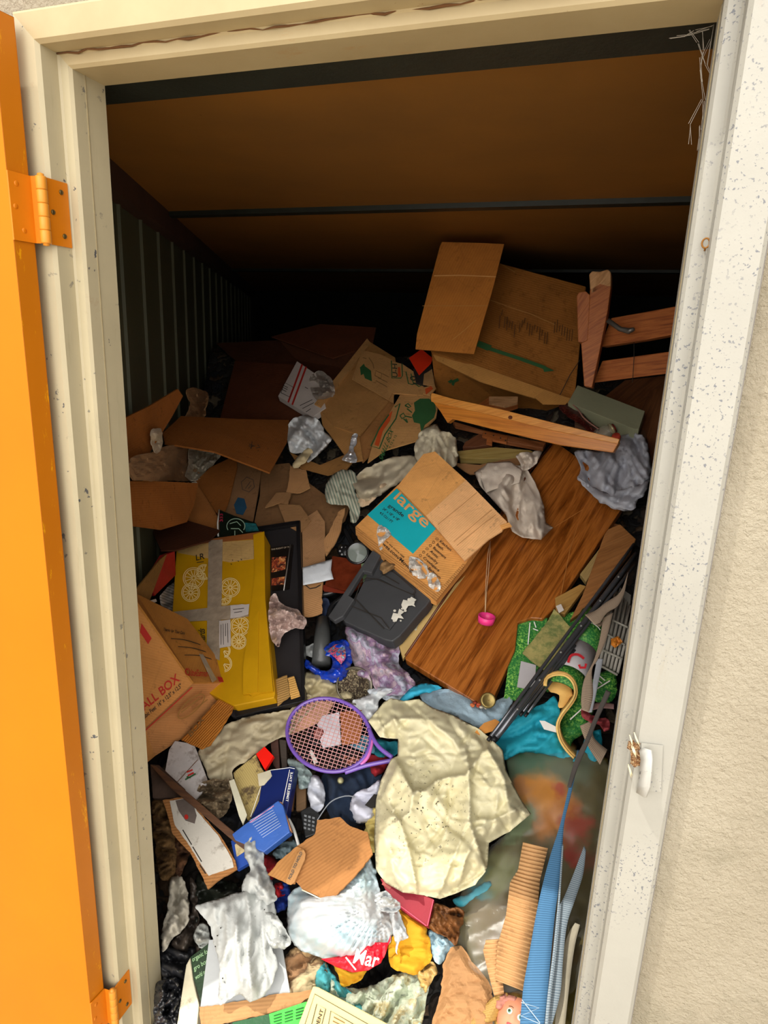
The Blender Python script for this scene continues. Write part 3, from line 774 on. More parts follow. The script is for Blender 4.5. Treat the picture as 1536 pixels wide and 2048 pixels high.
strokes('banner_outline', [[(783, 722), (784, 757), (802, 757), (805, 752), (804, 728)], [(812, 744), (817, 768), (826, 770)], [(822, 748), (826, 765), (838, 774), (842, 772)]], 2, p2, GRNI, t)
lettering('10', p2, (838, 768), (830, 752), (826, 770), INK, t)
f3, p3 = panel('flap', [(800, 790), (870, 790), (876, 812), (872, 835), (852, 855), (838, 880), (770, 900), (735, 925), (745, 890), (765, 850)], CBl, t, h=.15, grad=(.0, .01), th=.006)
strokes('banner_outline', [[(790, 815), (800, 808), (792, 838), (770, 870), (759, 898), (742, 893), (760, 855), (778, 830)]], 2.6, p3, GRNI, t)
panel('orange_banner', [(779, 828), (785, 822), (780, 842), (766, 862), (757, 893), (749, 890), (758, 862), (766, 850)], ORI, t, pl=p3, off=.002, th=.001)
lettering('SMALL BOX', p3, (764, 925), (787, 864), (758, 915), GRNI, t, off=.0026)
lettering('x 12 x 12', p3, (780, 898), (794, 872), (776, 896), GRNI, t, off=.0026)
leaf = [(828, 806), (840, 798), (858, 798), (870, 806), (872, 822), (868, 836), (850, 850), (843, 868), (840, 848), (828, 845), (824, 832), (830, 822)]
panel('green_tree_print', leaf, GRNI, t, pl=p3, off=.002, th=.001)
strokes('leaf_prints', [[(810, 812), (818, 816), (822, 814), (816, 808), (810, 812)], [(814, 818), (824, 826)], [(800, 832), (807, 827), (811, 834), (804, 838), (800, 832)], [(811, 833), (824, 836)], [(807, 838), (815, 846)], [(810, 840), (816, 846), (812, 838)]], 2.4, p3, GRNI, t)
panel('flap', [(845, 775), (868, 770), (872, 776), (860, 790), (846, 787)], CBl, t, h=.17, th=.006)
panel('orange_banner', [(850, 778), (862, 772), (866, 777), (852, 789)], ORI, t, h=.176, th=.001)
o = cloth('shiny_tape', [(703, 873), (715, 870), (712, 885), (706, 897), (714, 918), (704, 925), (685, 918), (698, 902), (700, 888)], M('c8c8cc', rough=.15, metal=.4, name='shiny_tape'), t, h=.14, amp=.01, scale=14, step=3, R=10, smooth=False)
o, pl = panel('card', [(818, 716), (843, 698), (865, 716), (862, 726), (838, 750)], M('e8381a', rough=.35, var=.05, name='red_card'), None, h=.20, th=.003)
tag(o, 'bright red diamond shaped card below the big brown box flap', 'card')
t = box_thing('dark_box', 'small black packet behind the red diamond card', 'packet', 850, 745)
prism('body', [(826, 738), (862, 728), (866, 742), (848, 768), (832, 764)], M('26221f', name='black_card'), t, h=.17, depth=.02)
panel('torn_edge', [(846, 768), (848, 748), (864, 738), (870, 772), (855, 770)], card('b08858', .1), t, h=.185, jag=1, th=.004)

# ---- the big brown box on top
t = thing('large_box', 'large battered brown box with raised ribbed flap on top of the heap', 'box', W(1000, 820, 0, 1.85))
CBG = card('9c642a', .09, dirt=.35, cs=30); CF = card('b87430', .16, dirt=.08, cs=30); CBo = card('c08a48', .06, dirt=.15)
A0 = W(905, 500, 0, 2.05); A1 = W(1173, 572, 0, 2.05); A2_ = W(1150, 803, 0, 1.80); A3 = W(862, 704, 0, 1.72)
B2_ = W(1052, 838, 0, 2.0); B3 = W(873, 784, 0, 1.88)
back = (A0 - A3).cross(A2_ - A3).normalized(); back = back if back.y > 0 else -back
V = [A0, A1, A2_, A3, B2_, B3, A0 + back * .35 + Vector((0, 0, -.08)), A1 + back * .35 + Vector((0, 0, -.08)), B2_ + back * .25, B3 + back * .25]
def poly_faces(name, V, faces, mat, parent, solid=0, bevel=0):
    VV = []; UU = []; FF = []
    for f in faces:
        b = len(VV); p = [V[k] for k in f]; e = (p[1] - p[0]).normalized(); nn_ = (p[1] - p[0]).cross(p[2] - p[1]).normalized(); g = nn_.cross(e)
        VV += p; UU += [((q_ - p[0]).dot(e), (q_ - p[0]).dot(g)) for q_ in p]; FF.append(list(range(b, b + len(p))))
    o = mesh_obj(name, VV, FF, mat, parent, uvs=UU, solid=solid)
    bm = bmesh.new(); bm.from_mesh(o.data); bmesh.ops.remove_doubles(bm, verts=bm.verts, dist=1e-5); bmesh.ops.recalc_face_normals(bm, faces=bm.faces); bm.to_mesh(o.data); bm.free()
    if bevel:
        md = o.modifiers.new('b', 'BEVEL'); md.width = bevel; md.segments = 2; md.limit_method = 'ANGLE'
    return o
poly_faces('body', V, [[0, 1, 2, 3], [3, 2, 4, 5], [0, 6, 7, 1], [1, 7, 8, 4, 2], [0, 3, 5, 9, 6], [5, 4, 8, 9], [6, 9, 8, 7]], CBG, t, bevel=.006)
pa = Plane([A0, A1, A2_, A3]); pb = Plane([A3, A2_, B2_, B3])
strokes('green_arrow', [[(955, 690), (985, 700), (1040, 718), (1090, 736)]], 7, pa, GRNI, t); panel('green_arrow', [(1084, 730), (1108, 742), (1088, 744)], GRNI, t, pl=pa, off=.002, th=.001)
panel('green_arrow', [(952, 692), (958, 682), (984, 692), (975, 702)], GRNI, t, pl=pa, off=.0025, th=.001)
FNT = M('6a4218', var=.05, bump=0, name='faded_brown_ink')
rg = random.Random(2); ln = []
for (bx, by) in [(1000, 625), (1015, 640), (1040, 640), (1060, 650), (1080, 655), (1110, 640), (1130, 655)]:
    for k in range(4):
        x = bx + k * 5; y = by + k * 2 + rg.uniform(-8, 8); ln.append([(x, y), (x - 2, y + rg.uniform(10, 26))])
strokes('faded_print', ln, 2, pa, FNT, t)
strokes('crease', [[(978, 600), (1020, 615), (1060, 628), (1110, 650)], [(1000, 528), (1030, 545)]], 1.5, pa, CBo, t)
strokes('wire', [[(1160, 720), (1140, 750), (1120, 790), (1105, 808)], ], 1.4, pa, INK, t)
strokes('green_print', [[(905, 770), (908, 762), (917, 758)], [(1062, 825), (1052, 834)], [(897, 765), (905, 760)]], 6, pb, GRNI, t)
panel('lower_flap', [(862, 704), (900, 716), (960, 736), (1030, 760), (1150, 803), (1140, 808), (1068, 798), (960, 765), (872, 722)], CBo, t, pl=pa, off=.008, th=.006)
panel('torn_strip', [(1068, 798), (1086, 785), (1140, 800), (1130, 812), (1085, 812)], CBo, t, pl=pa, off=.014, th=.004)
pf = Plane([W(883, 485, 0, 1.72), W(1007, 488, 0, 1.72), W(948, 707, 0, 1.58), W(831, 698, 0, 1.58)])
panel('flap', [(880, 492), (884, 484), (960, 486), (1008, 488), (985, 580), (966, 645), (948, 708), (925, 706), (831, 698), (834, 668), (862, 560), (872, 522)], CF, t, pl=pf, th=.007, ang=0)
strokes('flap_crease', [[(868, 552), (920, 551), (992, 554)]], 2.2, pf, M('d9a05c', bump=0, name='worn_card_edge'), t)
strokes('flap_crease', [[(905, 680), (930, 660), (952, 640)], [(845, 612), (975, 612)]], 1.2, pf, CBo, t)

# ---- notched timber frame at right
m_tim = wood('b86c34', '9c5424', '743a18', 1.6, .6, 'rough_red_timber', 16); m_end = wood('d0a070', 'b88858', 'a07040', 3, .8, 'sawn_end_grain', 3)
t = thing('timber_trestle', 'rough timber frame with notched post and two rails at right', 'timber frame', W(1190, 780, 0, 1.45))
pp = Plane([W(1180, 545, 0, 1.45), W(1220, 545, 0, 1.45), W(1220, 640, 0, 1.42), W(1170, 770, 0, 1.4)])
prism('post', [(1180, 578), (1200, 566), (1222, 572), (1216, 620), (1200, 700), (1184, 775), (1168, 772), (1162, 686), (1174, 680)], m_tim, t, pl=pp, depth=.05, bevel=.003)
prism('post_end', [(1178, 548), (1184, 542), (1200, 543), (1216, 538), (1222, 545), (1222, 573), (1200, 580), (1181, 590)], m_end, t, pl=pp, depth=.055, bevel=.004)
prism('notch_block', [(1153, 592), (1158, 584), (1172, 582), (1180, 590), (1180, 686), (1172, 686), (1156, 684)], m_tim, t, pl=Plane([pp(1153, 592, -.01), pp(1180, 590, -.01), pp(1172, 686, -.01)]), depth=.04, bevel=.003)
prism('rail', [(1222, 636), (1300, 622), (1470, 590), (1470, 646), (1290, 680), (1200, 694)], m_tim, t, Y=[1.5, 1.42, 1.25, 1.25, 1.42, 1.5], depth=.04, bevel=.003)
prism('rail', [(1204, 722), (1260, 714), (1465, 686), (1465, 732), (1280, 754), (1186, 766)], m_tim, t, Y=[1.5, 1.42, 1.25, 1.25, 1.42, 1.5], depth=.04, bevel=.003)
pr = [W(1215, 640, .05, 1.45), W(1240, 658, .05, 1.45), W(1258, 662, .05, 1.43), W(1268, 658, .05, 1.42)]
sweep('metal_handle', pr, [.008, .008, .010, .006], M('6a6864', metal=.6, rough=.4, name='dull_steel'), t)
sweep('hanging_wire', [W(1268, 684, .02, 1.42), W(1268, 715, .02, 1.42), W(1265, 765, .02, 1.42)], .0012, INK, t, seg=5)

# ---- long pine board and the wood bits under it
m_pine = wood('dc8c34', 'c87828', 'a05818', 1.2, .35, 'varnished_pine', 12)
t = thing('pine_board', 'long orange pine board sloping across under the large brown box', 'wooden board', W(1040, 860, .1))
pb_ = Plane([W(862, 787, 0, 1.50), W(1228, 872, 0, 1.32), W(1225, 905, 0, 1.30), W(892, 836, 0, 1.47)])
prism('plank', [(863, 800), (880, 802), (1000, 832), (1100, 855), (1238, 884), (1226, 905), (1118, 890), (1000, 862), (905, 838), (895, 846), (880, 822)], m_pine, t, pl=pb_, depth=.03)
prism('plank_top', [(862, 787), (866, 786), (900, 796), (1000, 818), (1110, 846), (1239, 878), (1236, 888), (1100, 860), (980, 830), (862, 803)], wood('e8a04c', 'd88c3c', 'b87428', 1.2, .35, 'light_pine', 12), t, pl=Plane([pb_(862, 787, .006), pb_(1228, 872, .006), pb_(862, 803, .006), pb_(1220, 890, .006)]), depth=.02)
strokes('knot', [circ(1021, 835, 3, 2.4, 12), circ(1021, 835, 1.2, 1, 8)], 3, Plane([pb_(862, 787, .006), pb_(1228, 872, .006), pb_(862, 803, .006), pb_(1220, 890, .006)]), M('6b3414', bump=0, name='knot_brown'), t)
t = thing('wood_offcut', 'short pine offcut with bright end grain between the large box and pine board', 'wood block', W(990, 810, .12))
prism('body', [(950, 812), (978, 794), (1034, 794), (1036, 806), (1018, 812), (985, 816)], m_tim, t, h=.14, depth=.03)
panel('end_grain', [(978, 793), (1036, 793), (1035, 805), (1010, 812), (978, 806)], m_end, t, h=.155, th=.01)
t = thing('drawer_rail', 'brown wooden rails with screw block under the long pine board', 'wood rail', W(1000, 870, .05))
prism('rail', [(905, 842), (960, 858), (1060, 880), (1092, 884), (1086, 896), (1010, 882), (962, 862), (910, 850)], wood('a8683c', '8c5028', '6a3818', 1.2, .6, 'brown_wood', 12), t, h=.09, depth=.02)
prism('rail', [(930, 884), (968, 862), (985, 875), (984, 888), (950, 894), (925, 894)], wood('7c4a2c', '6a3c22', '4a2814', 1.2, .6, 'dark_brown_wood', 12), t, h=.06, depth=.02)
prism('screw_block', [(967, 861), (1016, 872), (1013, 886), (985, 880), (984, 889), (972, 886), (974, 876), (964, 872)], m_tim, t, h=.10, depth=.01)
for (x, y) in ((971, 867), (987, 871), (1001, 876), (1011, 881)):
    lathe('screw_hole', [(0, .0015), (.0025, .0012), (.003, 0)], W(x, y, .103), CAM - W(x, y), INK, t, 8)
o, pl = prism('wooden_moulding', [(915, 902), (990, 894), (1060, 900), (1078, 908), (1062, 924), (1000, 918), (920, 916)], wood('b8a060', 'a88c48', '80682c', 1.1, .6, 'olive_wood', 14), None, h=.07, depth=.03)
tag(o, 'olive brown wooden moulding below the wood rails', 'moulding')
o, pl = panel('cardboard_sheet', [(905, 925), (960, 930), (1000, 920), (1030, 916), (1060, 922), (990, 945), (940, 948)], card('a87c52', .05), None, h=.075, th=.005, jag=.8)
tag(o, 'thin torn cardboard strip in front of the olive wooden moulding', 'cardboard')

# ---- right, behind the grey shirt
o, pl = prism('green_box', [(1155, 770), (1290, 822), (1278, 858), (1268, 858), (1136, 805)], M('97997c', rough=.6, var=.05, name='sage_green_card'), None, h=.16, depth=.06)
tag(o, 'long sage green box behind the grey shirt at right', 'box')
t = thing('boot', 'maroon crocodile patterned boot shaft lying under the sage green box', 'boot', W(1160, 840, .08))
cloth('shaft', [(1118, 808), (1138, 802), (1160, 824), (1190, 850), (1198, 864), (1180, 866), (1150, 842), (1125, 826)], voro(['6a2a22', '5a201c', '7c382c'], 60, rough=.3, bump=.8, name='maroon_leather', edge='35100e'), t, h=.12, bulge=.04, amp=.004, R=14, step=4)
sweep('stitched_edge', [W(x, y, .155) for x, y in spline([(1138, 803), (1155, 818), (1170, 838), (1197, 858)], 5, False)], .003, M('b08070', name='pale_stitching'), t, seg=6)
t = thing('glass_jar', 'clear glass jar lying beside the grey shirt top', 'jar', W(1215, 862, .1))
gl = glassy('cfc6b0', .03, .35, 'glass')
ax = Vector((.8, .3, .5)).normalized(); oc = W(1205, 868, .10)
lathe('body', [(.001, -.03), (.022, -.03), (.028, -.022), (.028, .02), (.02, .03), (.02, .038)], oc, ax, gl, t, 20)
lathe('rim', [(.018, .034), (.023, .034), (.023, .042), (.018, .042)], oc, ax, M('c0b48c', metal=.3, rough=.2, name='jar_rim'), t, 20)
lathe('lid', [(.001, .05), (.018, .05), (.018, .044), (.020, .042)], oc, ax, M('8a2c20', name='red_lid'), t, 20)
o, pl = prism('leatherette_pad', [(1150, 830), (1230, 852), (1290, 860), (1296, 885), (1230, 880), (1150, 850)], M('6a4c38', name='brown_leatherette'), None, h=.05, depth=.03); tag(o, 'dark brown padded panel under the sage green box', 'panel')
for k, (pts, lb) in enumerate([([(1262, 872), (1300, 780), (1340, 770), (1330, 900), (1300, 930), (1275, 900)], 'brown board standing beside the grey shirt against the right frame'), ([(1200, 800), (1250, 760), (1340, 750), (1340, 800), (1290, 820)], 'dark brown board lying behind the sage green box')]):
    o, pl = prism('board', pts, wood('8a5834', '74462a', '54301a', 1, .6, 'brown_board', 8), None, h=.03 if k == 0 else .0, depth=.03); tag(o, lb, 'board')
# red bottle cap bits
o = lathe('bottle_cap', [(.001, .012), (.014, .012), (.015, .01), (.016, 0)], W(1233, 875, .17), (-.3, -.6, .7), M('c0402c', name='red_plastic'), None, 16); tag(o, 'small red bottle cap touching the grey shirt top', 'bottle cap')

def hem(yc, amp, wdt):
    return lambda x, y: amp * math.exp(-((y - yc) / wdt) ** 2)
def rays(cx, cy, n, amp, r0=20, ph=0):
    """folds fanning out from a gathered point"""
    def f(x, y):
        d = math.hypot(x - cx, y - cy); a = math.atan2(y - cy, x - cx)
        a += .07 * noise.noise(Vector((x / 40, y / 40, ph)))
        return amp * min(1, d / r0) * (abs(math.sin(a * n * .5 + ph)) ** .7 - .5) * max(.25, 1 - d / 260)
    return f
t = thing('grey_shirt', 'pale blue grey crumpled shirt hanging down against the right frame', 'shirt', W(1230, 960, .1))
ms = M('a9abb5', rough=.85, var=.06, name='grey_jersey', bs=200)
cloth('body', [(1150, 905), (1168, 900), (1195, 902), (1225, 900), (1232, 880), (1262, 866), (1290, 875), (1300, 910), (1302, 950), (1290, 978), (1262, 1018), (1235, 1020), (1200, 1002), (1184, 978), (1155, 958), (1162, 935)], ms, t, h=.14, bulge=.035, amp=.014, scale=42, ang=75, stretch=2.2, step=4, R=22, seed=8, edge=-.015, fold=rays(1245, 880, 30, .022))
cloth('hem', [(1158, 955), (1185, 972), (1215, 985), (1262, 975), (1298, 960), (1290, 990), (1272, 1000), (1268, 1018), (1235, 1018), (1200, 1004), (1180, 984)], ms, t, h=.165, bulge=.02, amp=.01, scale=40, ang=-12, stretch=3, step=4, R=10, seed=3)
t = thing('beige_shirt', 'beige crumpled shirt with collar lying on the dark wood tabletop', 'shirt', W(1040, 990, .1))
mb = M('c9bcae', rough=.85, var=.06, name='beige_cotton', bs=200)
cloth('body', [(948, 945), (975, 928), (1010, 925), (1052, 935), (1070, 965), (1080, 990), (1088, 1010), (1092, 1045), (1106, 1055), (1082, 1080), (1045, 1074), (1024, 1062), (1012, 1030), (985, 1000), (960, 970)], mb, t, h=.15, bulge=.03, amp=.015, scale=38, ang=60, stretch=2.4, step=4, R=20, seed=5, curve=False, jag=0)
cloth('collar', [(958, 945), (975, 925), (1020, 922), (1045, 940), (1038, 965), (1000, 975), (972, 985)], mb, t, h=.185, bulge=.012, amp=.006, scale=40, step=4, R=10, seed=2, curve=False)
cloth('cuff', [(1036, 908), (1082, 902), (1080, 912), (1062, 935), (1045, 940), (1038, 925)], mb, t, h=.17, bulge=.02, amp=.014, scale=18, ang=40, step=3, R=10, seed=12)
mk_ = M('d3c7ac', rough=.9, var=.12, name='cream_knit', weave=220, bump=.5)
t = thing('cream_sheet', 'cream bunched cotton sheet draped between the collapsed box and the teal printed box', 'sheet', W(860, 900, .1))
cloth('drape', [(838, 868), (868, 848), (885, 862), (905, 870), (915, 895), (912, 930), (890, 935), (862, 925), (840, 930), (828, 905)], M('c9bfa6', rough=.85, name='cream_cotton'), t, h=.155, bulge=.04, amp=.015, scale=32, ang=70, stretch=2.2, step=4, R=16, seed=21, fold=rays(868, 850, 20, .032))
cloth('drape', [(705, 960), (735, 935), (770, 920), (815, 910), (835, 925), (822, 950), (800, 965), (770, 985), (745, 1000), (722, 1002), (712, 985)], mk_, t, h=.12, bulge=.045, amp=.014, scale=45, ang=-28, stretch=2.6, step=4, R=20, seed=22)
cloth('lining', [(715, 985), (750, 965), (800, 955), (795, 968), (760, 985), (738, 1010), (720, 1012)], M('cbb091', name='peach_cotton'), t, h=.12, bulge=.03, amp=.008, scale=30, ang=-28, step=4, R=10, seed=23)
def stripes(c1, c2, sc_, rot, name):
    tt = NT(name, .85); uv = tt.coord('UV', rot=(0, 0, rot)); wv = tt.new('ShaderNodeTexWave'); wv.inputs['Scale'].default_value = sc_; wv.inputs['Distortion'].default_value = 1.2; wv.inputs['Detail Scale'].default_value = .6
    tt.link(uv, wv.inputs[0]); tt.color(tt.ramp(wv.outputs[1], [(.45, lin(c1)), (.6, lin(c2))])); return tt.m
o = cloth('striped_shirt', [(650, 975), (665, 950), (700, 940), (715, 955), (710, 980), (722, 1010), (715, 1040), (702, 1044), (695, 1012), (680, 1010), (655, 1005)], stripes('b9b7a4', '7d8a7c', 36, .3, 'green_white_stripes'), h=.12, bulge=.04, amp=.012, scale=30, ang=60, step=4, R=16, seed=31)
tag(o, 'green and white striped crumpled shirt left of the cream bunched sheet', 'shirt')
# ================================================================== MIDDLE: boxes left, tote lid, printed box, tabletop, poles
# ---- teal printed moving box
CL = card('e4a25a', .05, dirt=.08); CLf = card('eaa962', .05, dirt=.06); TEAL = M('14b6c4', rough=.55, var=.06, bump=.05, name='teal_print')
t = thing('printed_box', 'flattened brown moving box with teal square lettered large and room names', 'box', W(860, 1060, .1))
pl = plane_of([(712, 1062), (800, 970), (1000, 1100), (870, 1202)], .17, (0, -.01))
prism('body', [(796, 968), (850, 960), (985, 1052), (966, 1078), (932, 1126), (871, 1200), (862, 1196), (712, 1066), (711, 1052)], CL, t, pl=pl, depth=.035, bevel=.004)
panel('lower_edge', [(711, 1053), (718, 1058), (872, 1188), (926, 1128), (930, 1132), (872, 1203), (712, 1070)], card('c0864a', .2, dirt=.3), t, pl=pl, off=.003, th=.004)
panel('teal_square', [(794, 978), (872, 1058), (826, 1108), (735, 1030)], TEAL, t, pl=pl, off=.002, th=.001)
LO = M('e6a868', bump=0, var=.03, name='pale_card_print')
lettering('large', pl, (787, 998), (850, 1058), (803, 982), LO, t, off=.004)
lettering('grande', pl, (776, 1014), (806, 1036), (780, 1008), INK, t, off=.004)
lettering('24" x 18" x 18"', pl, (765, 1020), (797, 1044), (768, 1016), INK, t, off=.004)
lettering('4.5 CU / FT', pl, (759, 1028), (784, 1048), (762, 1024), INK, t, off=.004)
lettering('wes.com/Moving', pl, (764, 1090), (824, 1146), (769, 1085), INK, t, off=.004)
lettering('to see more visit', pl, (772, 1085), (808, 1118), (774, 1082), INK, t, off=.004)
for k, s in enumerate(['Kitchen', 'Bath', 'Basement', 'Attic', 'Laundry', 'Crawlspace', 'Guest Bedroom']):
    L = 1 + .18 * len(s) / 7; ox = 879 - 6.6 * k; oy = 1085 + 6.6 * k
    lettering(s, pl, (ox, oy), (ox + 3.1 * len(s), oy + 2.7 * len(s)), (ox + 3.5, oy - 4), INK, t, off=.004)
    strokes('tick_circle', [circ(ox - 5, oy - 6, 2.4, n=12)], .8, pl, INK, t, off=.003)
pf2 = Plane([pl(800, 975, .03), pl(848, 905, .05), pl(1010, 1052, .05), pl(928, 1122, .03)])
panel('flap', [(794, 973), (847, 908), (870, 903), (932, 960), (852, 1032)], CLf, t, pl=pf2, th=.006)
panel('flap', [(852, 1032), (932, 960), (1014, 1044), (1004, 1062), (978, 1078), (929, 1122)], card('eeb67e', .04, dirt=.05), t, pl=pf2, th=.006, off=.001)
strokes('flap_creases', [[(876, 1050), (920, 1014), (954, 986)], [(908, 1084), (960, 1040), (984, 1020)], [(914, 1092), (965, 1050), (992, 1030)]], 1.2, pf2, card('b88450', 0), t)
panel('torn_lip', [(1000, 1052), (1018, 1046), (1024, 1054), (1004, 1060)], CLf, t, pl=pf2, off=.004, th=.004, jag=.8)
cl = M('d8d4ce', rough=.12, name='clear_tape', spec=.9, metal=.1, bump=.5, bs=60)
for k, (pts, sd_) in enumerate([([(758, 1050), (772, 1056), (782, 1068), (770, 1080), (762, 1100), (756, 1085), (754, 1066)], 3), ([(822, 1112), (850, 1128), (856, 1146), (845, 1158), (826, 1150), (818, 1130)], 5), ([(856, 1150), (868, 1146), (882, 1172), (876, 1182), (858, 1172)], 6)]):
    cloth('tape_scrap', pts, cl, t, pl=pl, h=.010, bulge=.01, amp=.006, scale=10, step=3, R=8, smooth=False, seed=sd_, jag=1)

# ---- wood-grain tabletop
m_top = wood('b0682a', '844614', '441c06', 1.0, .28, 'walnut_veneer', 13); m_side = M('b89a60', rough=.6, var=.1, name='raw_plywood')
t = thing('tabletop', 'large brown wood grain tabletop sloping down the middle of the heap', 'tabletop', W(1020, 1150, .05))
pt = Plane([W(1105, 886, .09), W(1240, 1015, .09), W(830, 1300, .07), W(1010, 1400, .06)])
ptop = [(1104, 886), (1118, 888), (1260, 990), (1240, 1022), (1128, 1188), (1110, 1215), (1085, 1238), (1062, 1236), (1036, 1245), (1030, 1300), (992, 1385), (985, 1400), (966, 1414), (810, 1318), (812, 1308)]
o, _ = prism('top', ptop[:6] + ptop[6:], m_top, t, pl=pt, depth=.035, bevel=.003)
# grain runs along the long side
me = o.data; ul = me.uv_layers.active
oo = pt(812, 1310); ee = (pt(1104, 886) - oo).normalized(); gg = pt.n.cross(ee)
for lp in me.loops:
    wv_ = me.vertices[lp.vertex_index].co + root_loc(o); ul.data[lp.index].uv = ((wv_ - oo).dot(ee), (wv_ - oo).dot(gg))
prism('side_board', [(884, 1192), (930, 1150), (940, 1150), (812, 1310), (806, 1318), (798, 1290), (812, 1268), (850, 1225)], m_side, t, pl=Plane([pt(884, 1192, .002), pt(940, 1150, -.001), pt(812, 1310, -.001), pt(798, 1290, .006)]), depth=.02)
sweep('edge_trim', [pt(1103, 890, .001), pt(1060, 942, .001), pt(940, 1122, .001), pt(811, 1312, .001)], .004, M('5a2c12', rough=.3, name='dark_edge_trim'), t, seg=6)
strokes('scratch', [[(1060, 1085), (1098, 1195), (1118, 1208)][:1] + [(1165, 1020), (1140, 1100), (1118, 1208)]], 1.2, pt, M('b87838', bump=0, name='scratch'), t)
strokes('scratch', [[(1010, 925), (1072, 990)], [(1060, 1010), (1098, 1040)]], 1.0, pt, M('b87838', bump=0, name='scratch'), t)
panel('sticker', [(842, 1212), (850, 1220), (832, 1262), (822, 1255)], M('b8b4a0', name='torn_sticker', dirt=.4), t, pl=Plane([pt(884, 1192, .002), pt(940, 1150, -.001), pt(812, 1310, -.001), pt(798, 1290, .006)]), off=.002, th=.001, jag=.6)
# pink ring on string
t = thing('pink_ring', 'pink plastic bottle ring tied to a string on the wood grain tabletop', 'ring', pt(972, 1238, .01))
m_pk = M('f03c8c', rough=.35, var=.05, bump=0, name='pink_plastic')
lathe('ring', [(.021, 0), (.025, 0), (.027, .022), (.023, .022), (.021, 0)], pt(972, 1248, .010), Vector((.08, -.02, 1)).normalized(), m_pk, t, 32)
m_str = M('d0b088', name='string')
for dx in (-2, 2):
    sweep('string', [pt(x, y, .008 if y < 1225 else .02) for x, y in [(981, 1084), (978 + dx, 1110), (975 + dx, 1150), (972 + dx * .5, 1190), (971, 1232)]], .0011, m_str, t, seg=5)
t = thing('jar_lid', 'small round brass jar lid lying at the tabletop lower corner', 'lid', pt(975, 1401, .01))
lathe('lid', [(.001, .012), (.014, .012), (.018, .015), (.021, .013), (.022, 0), (.019, 0)], W(975, 1401, .11), (CAM - W(975, 1401) + Vector((.4, 0, .2))), M('8f7c4a', rough=.35, metal=.7, name='brass'), t, 28)
for k, (x, y, c) in enumerate([(957, 1410, 'b84c2c'), (963, 1414, 'c8c0b0'), (950, 1405, '8a3820'), (972, 1414, 'd8c8a8'), (945, 1410, 'c46a3c')]):
    o = cloth('broken_chip', circ(x, y, 5, 4, 7)[:-1], M(c, name='chip'), h=.09, bulge=.012, amp=.004, step=2, R=4, scale=8, seed=k, curve=False); tag(o, ['red brown chip at the left of the brass jar lid', 'white grey chip just left of the brass jar lid', 'dark red chip near the tabletop tip', 'cream chip under the brass jar lid', 'orange chip furthest left of the brass jar lid'][k], 'chip')

# ---- boards and drawer sides to the right of the tabletop
WB = wood('a8703c', '94602f', '784a22', 1.0, .6, 'tan_board', 9)
for pts, lb, h_, c in [
    ([(1212, 1060), (1240, 1048), (1272, 1078), (1262, 1102), (1180, 1212), (1140, 1240), (1165, 1190)], 'wide tan wooden drawer side leaning beside the black poles', .075, WB),
    ([(1110, 1195), (1128, 1186), (1160, 1168), (1172, 1172), (1130, 1228), (1112, 1222)], 'short plywood board ending above the play mat', .08, wood('b48a48', 'a87c3c', '8c6428', 1, .6, 'plywood', 9)),
    ([(1160, 1148), (1204, 1090), (1216, 1096), (1172, 1164)], 'narrow plywood strip between the tabletop and the tan drawer side', .06, wood('a88c58', '98804c', '806838', 1, .6, 'grey_plywood', 9)),
    ([(1186, 1078), (1230, 1046), (1248, 1052), (1220, 1092), (1205, 1086)], 'dark brown board behind the top of the tan drawer side', .04, wood('7c4c28', '6c4020', '543014', 1, .6, 'dark_board', 9))]:
    o, _ = prism('wooden_board', pts, c, None, h=h_, depth=.02); tag(o, lb, 'board')
o, _ = panel('paper_scrap', [(1112, 1212), (1122, 1208), (1128, 1220), (1118, 1226)], WP, None, h=.10, th=.002); tag(o, 'tiny white paper tag at the lower edge of the plywood board', 'paper')

# ---- play mat printed like grass, rolled
def grass_m():
    t = NT('printed_grass', .6); v = t.coord('Object'); n = t.noise(v, 170, 5, .7); n2 = t.noise(v, 9, 3)
    c = t.ramp(n, [(.36, lin('123f1c')), (.5, lin('2f8a34')), (.62, lin('a8d860'))]); c = t.mix(t.ramp(n2, [(.4, G0), (.6, (.6, .6, .6, 1))]), c, lin('1c6a34')); t.color(c); return t.m
m_gr = grass_m(); m_lg = M('b4b0b4', rough=.6, var=.05, name='printed_grey_road'); m_foam = M('e8b868', rough=.7, var=.06, name='foam_backing')
t = thing('play_mat', 'rolled green grass printed play mat with grey and red patches beside the poles', 'mat', W(1120, 1330, .08))
panel('flat_part', [(1036, 1246), (1070, 1240), (1095, 1236), (1080, 1330), (1040, 1402), (1008, 1396), (1018, 1320)], m_gr, t, h=.055, th=.005)
panel('printed_patch', [(1042, 1322), (1072, 1330), (1070, 1366), (1055, 1378), (1034, 1374)], m_lg, t, h=.065, th=.002)
strokes('printed_line', [[(1060, 1246), (1056, 1290)], [(1068, 1244), (1072, 1256)], [(1066, 1258), (1076, 1262)]], 2, plane_of([(1036, 1246), (1095, 1236), (1040, 1402)], .062), WHI, t)
cloth('back_part', [(1100, 1235), (1172, 1222), (1190, 1240), (1150, 1262), (1120, 1262)], m_gr, t, h=.05, bulge=.01, amp=.003, R=20)
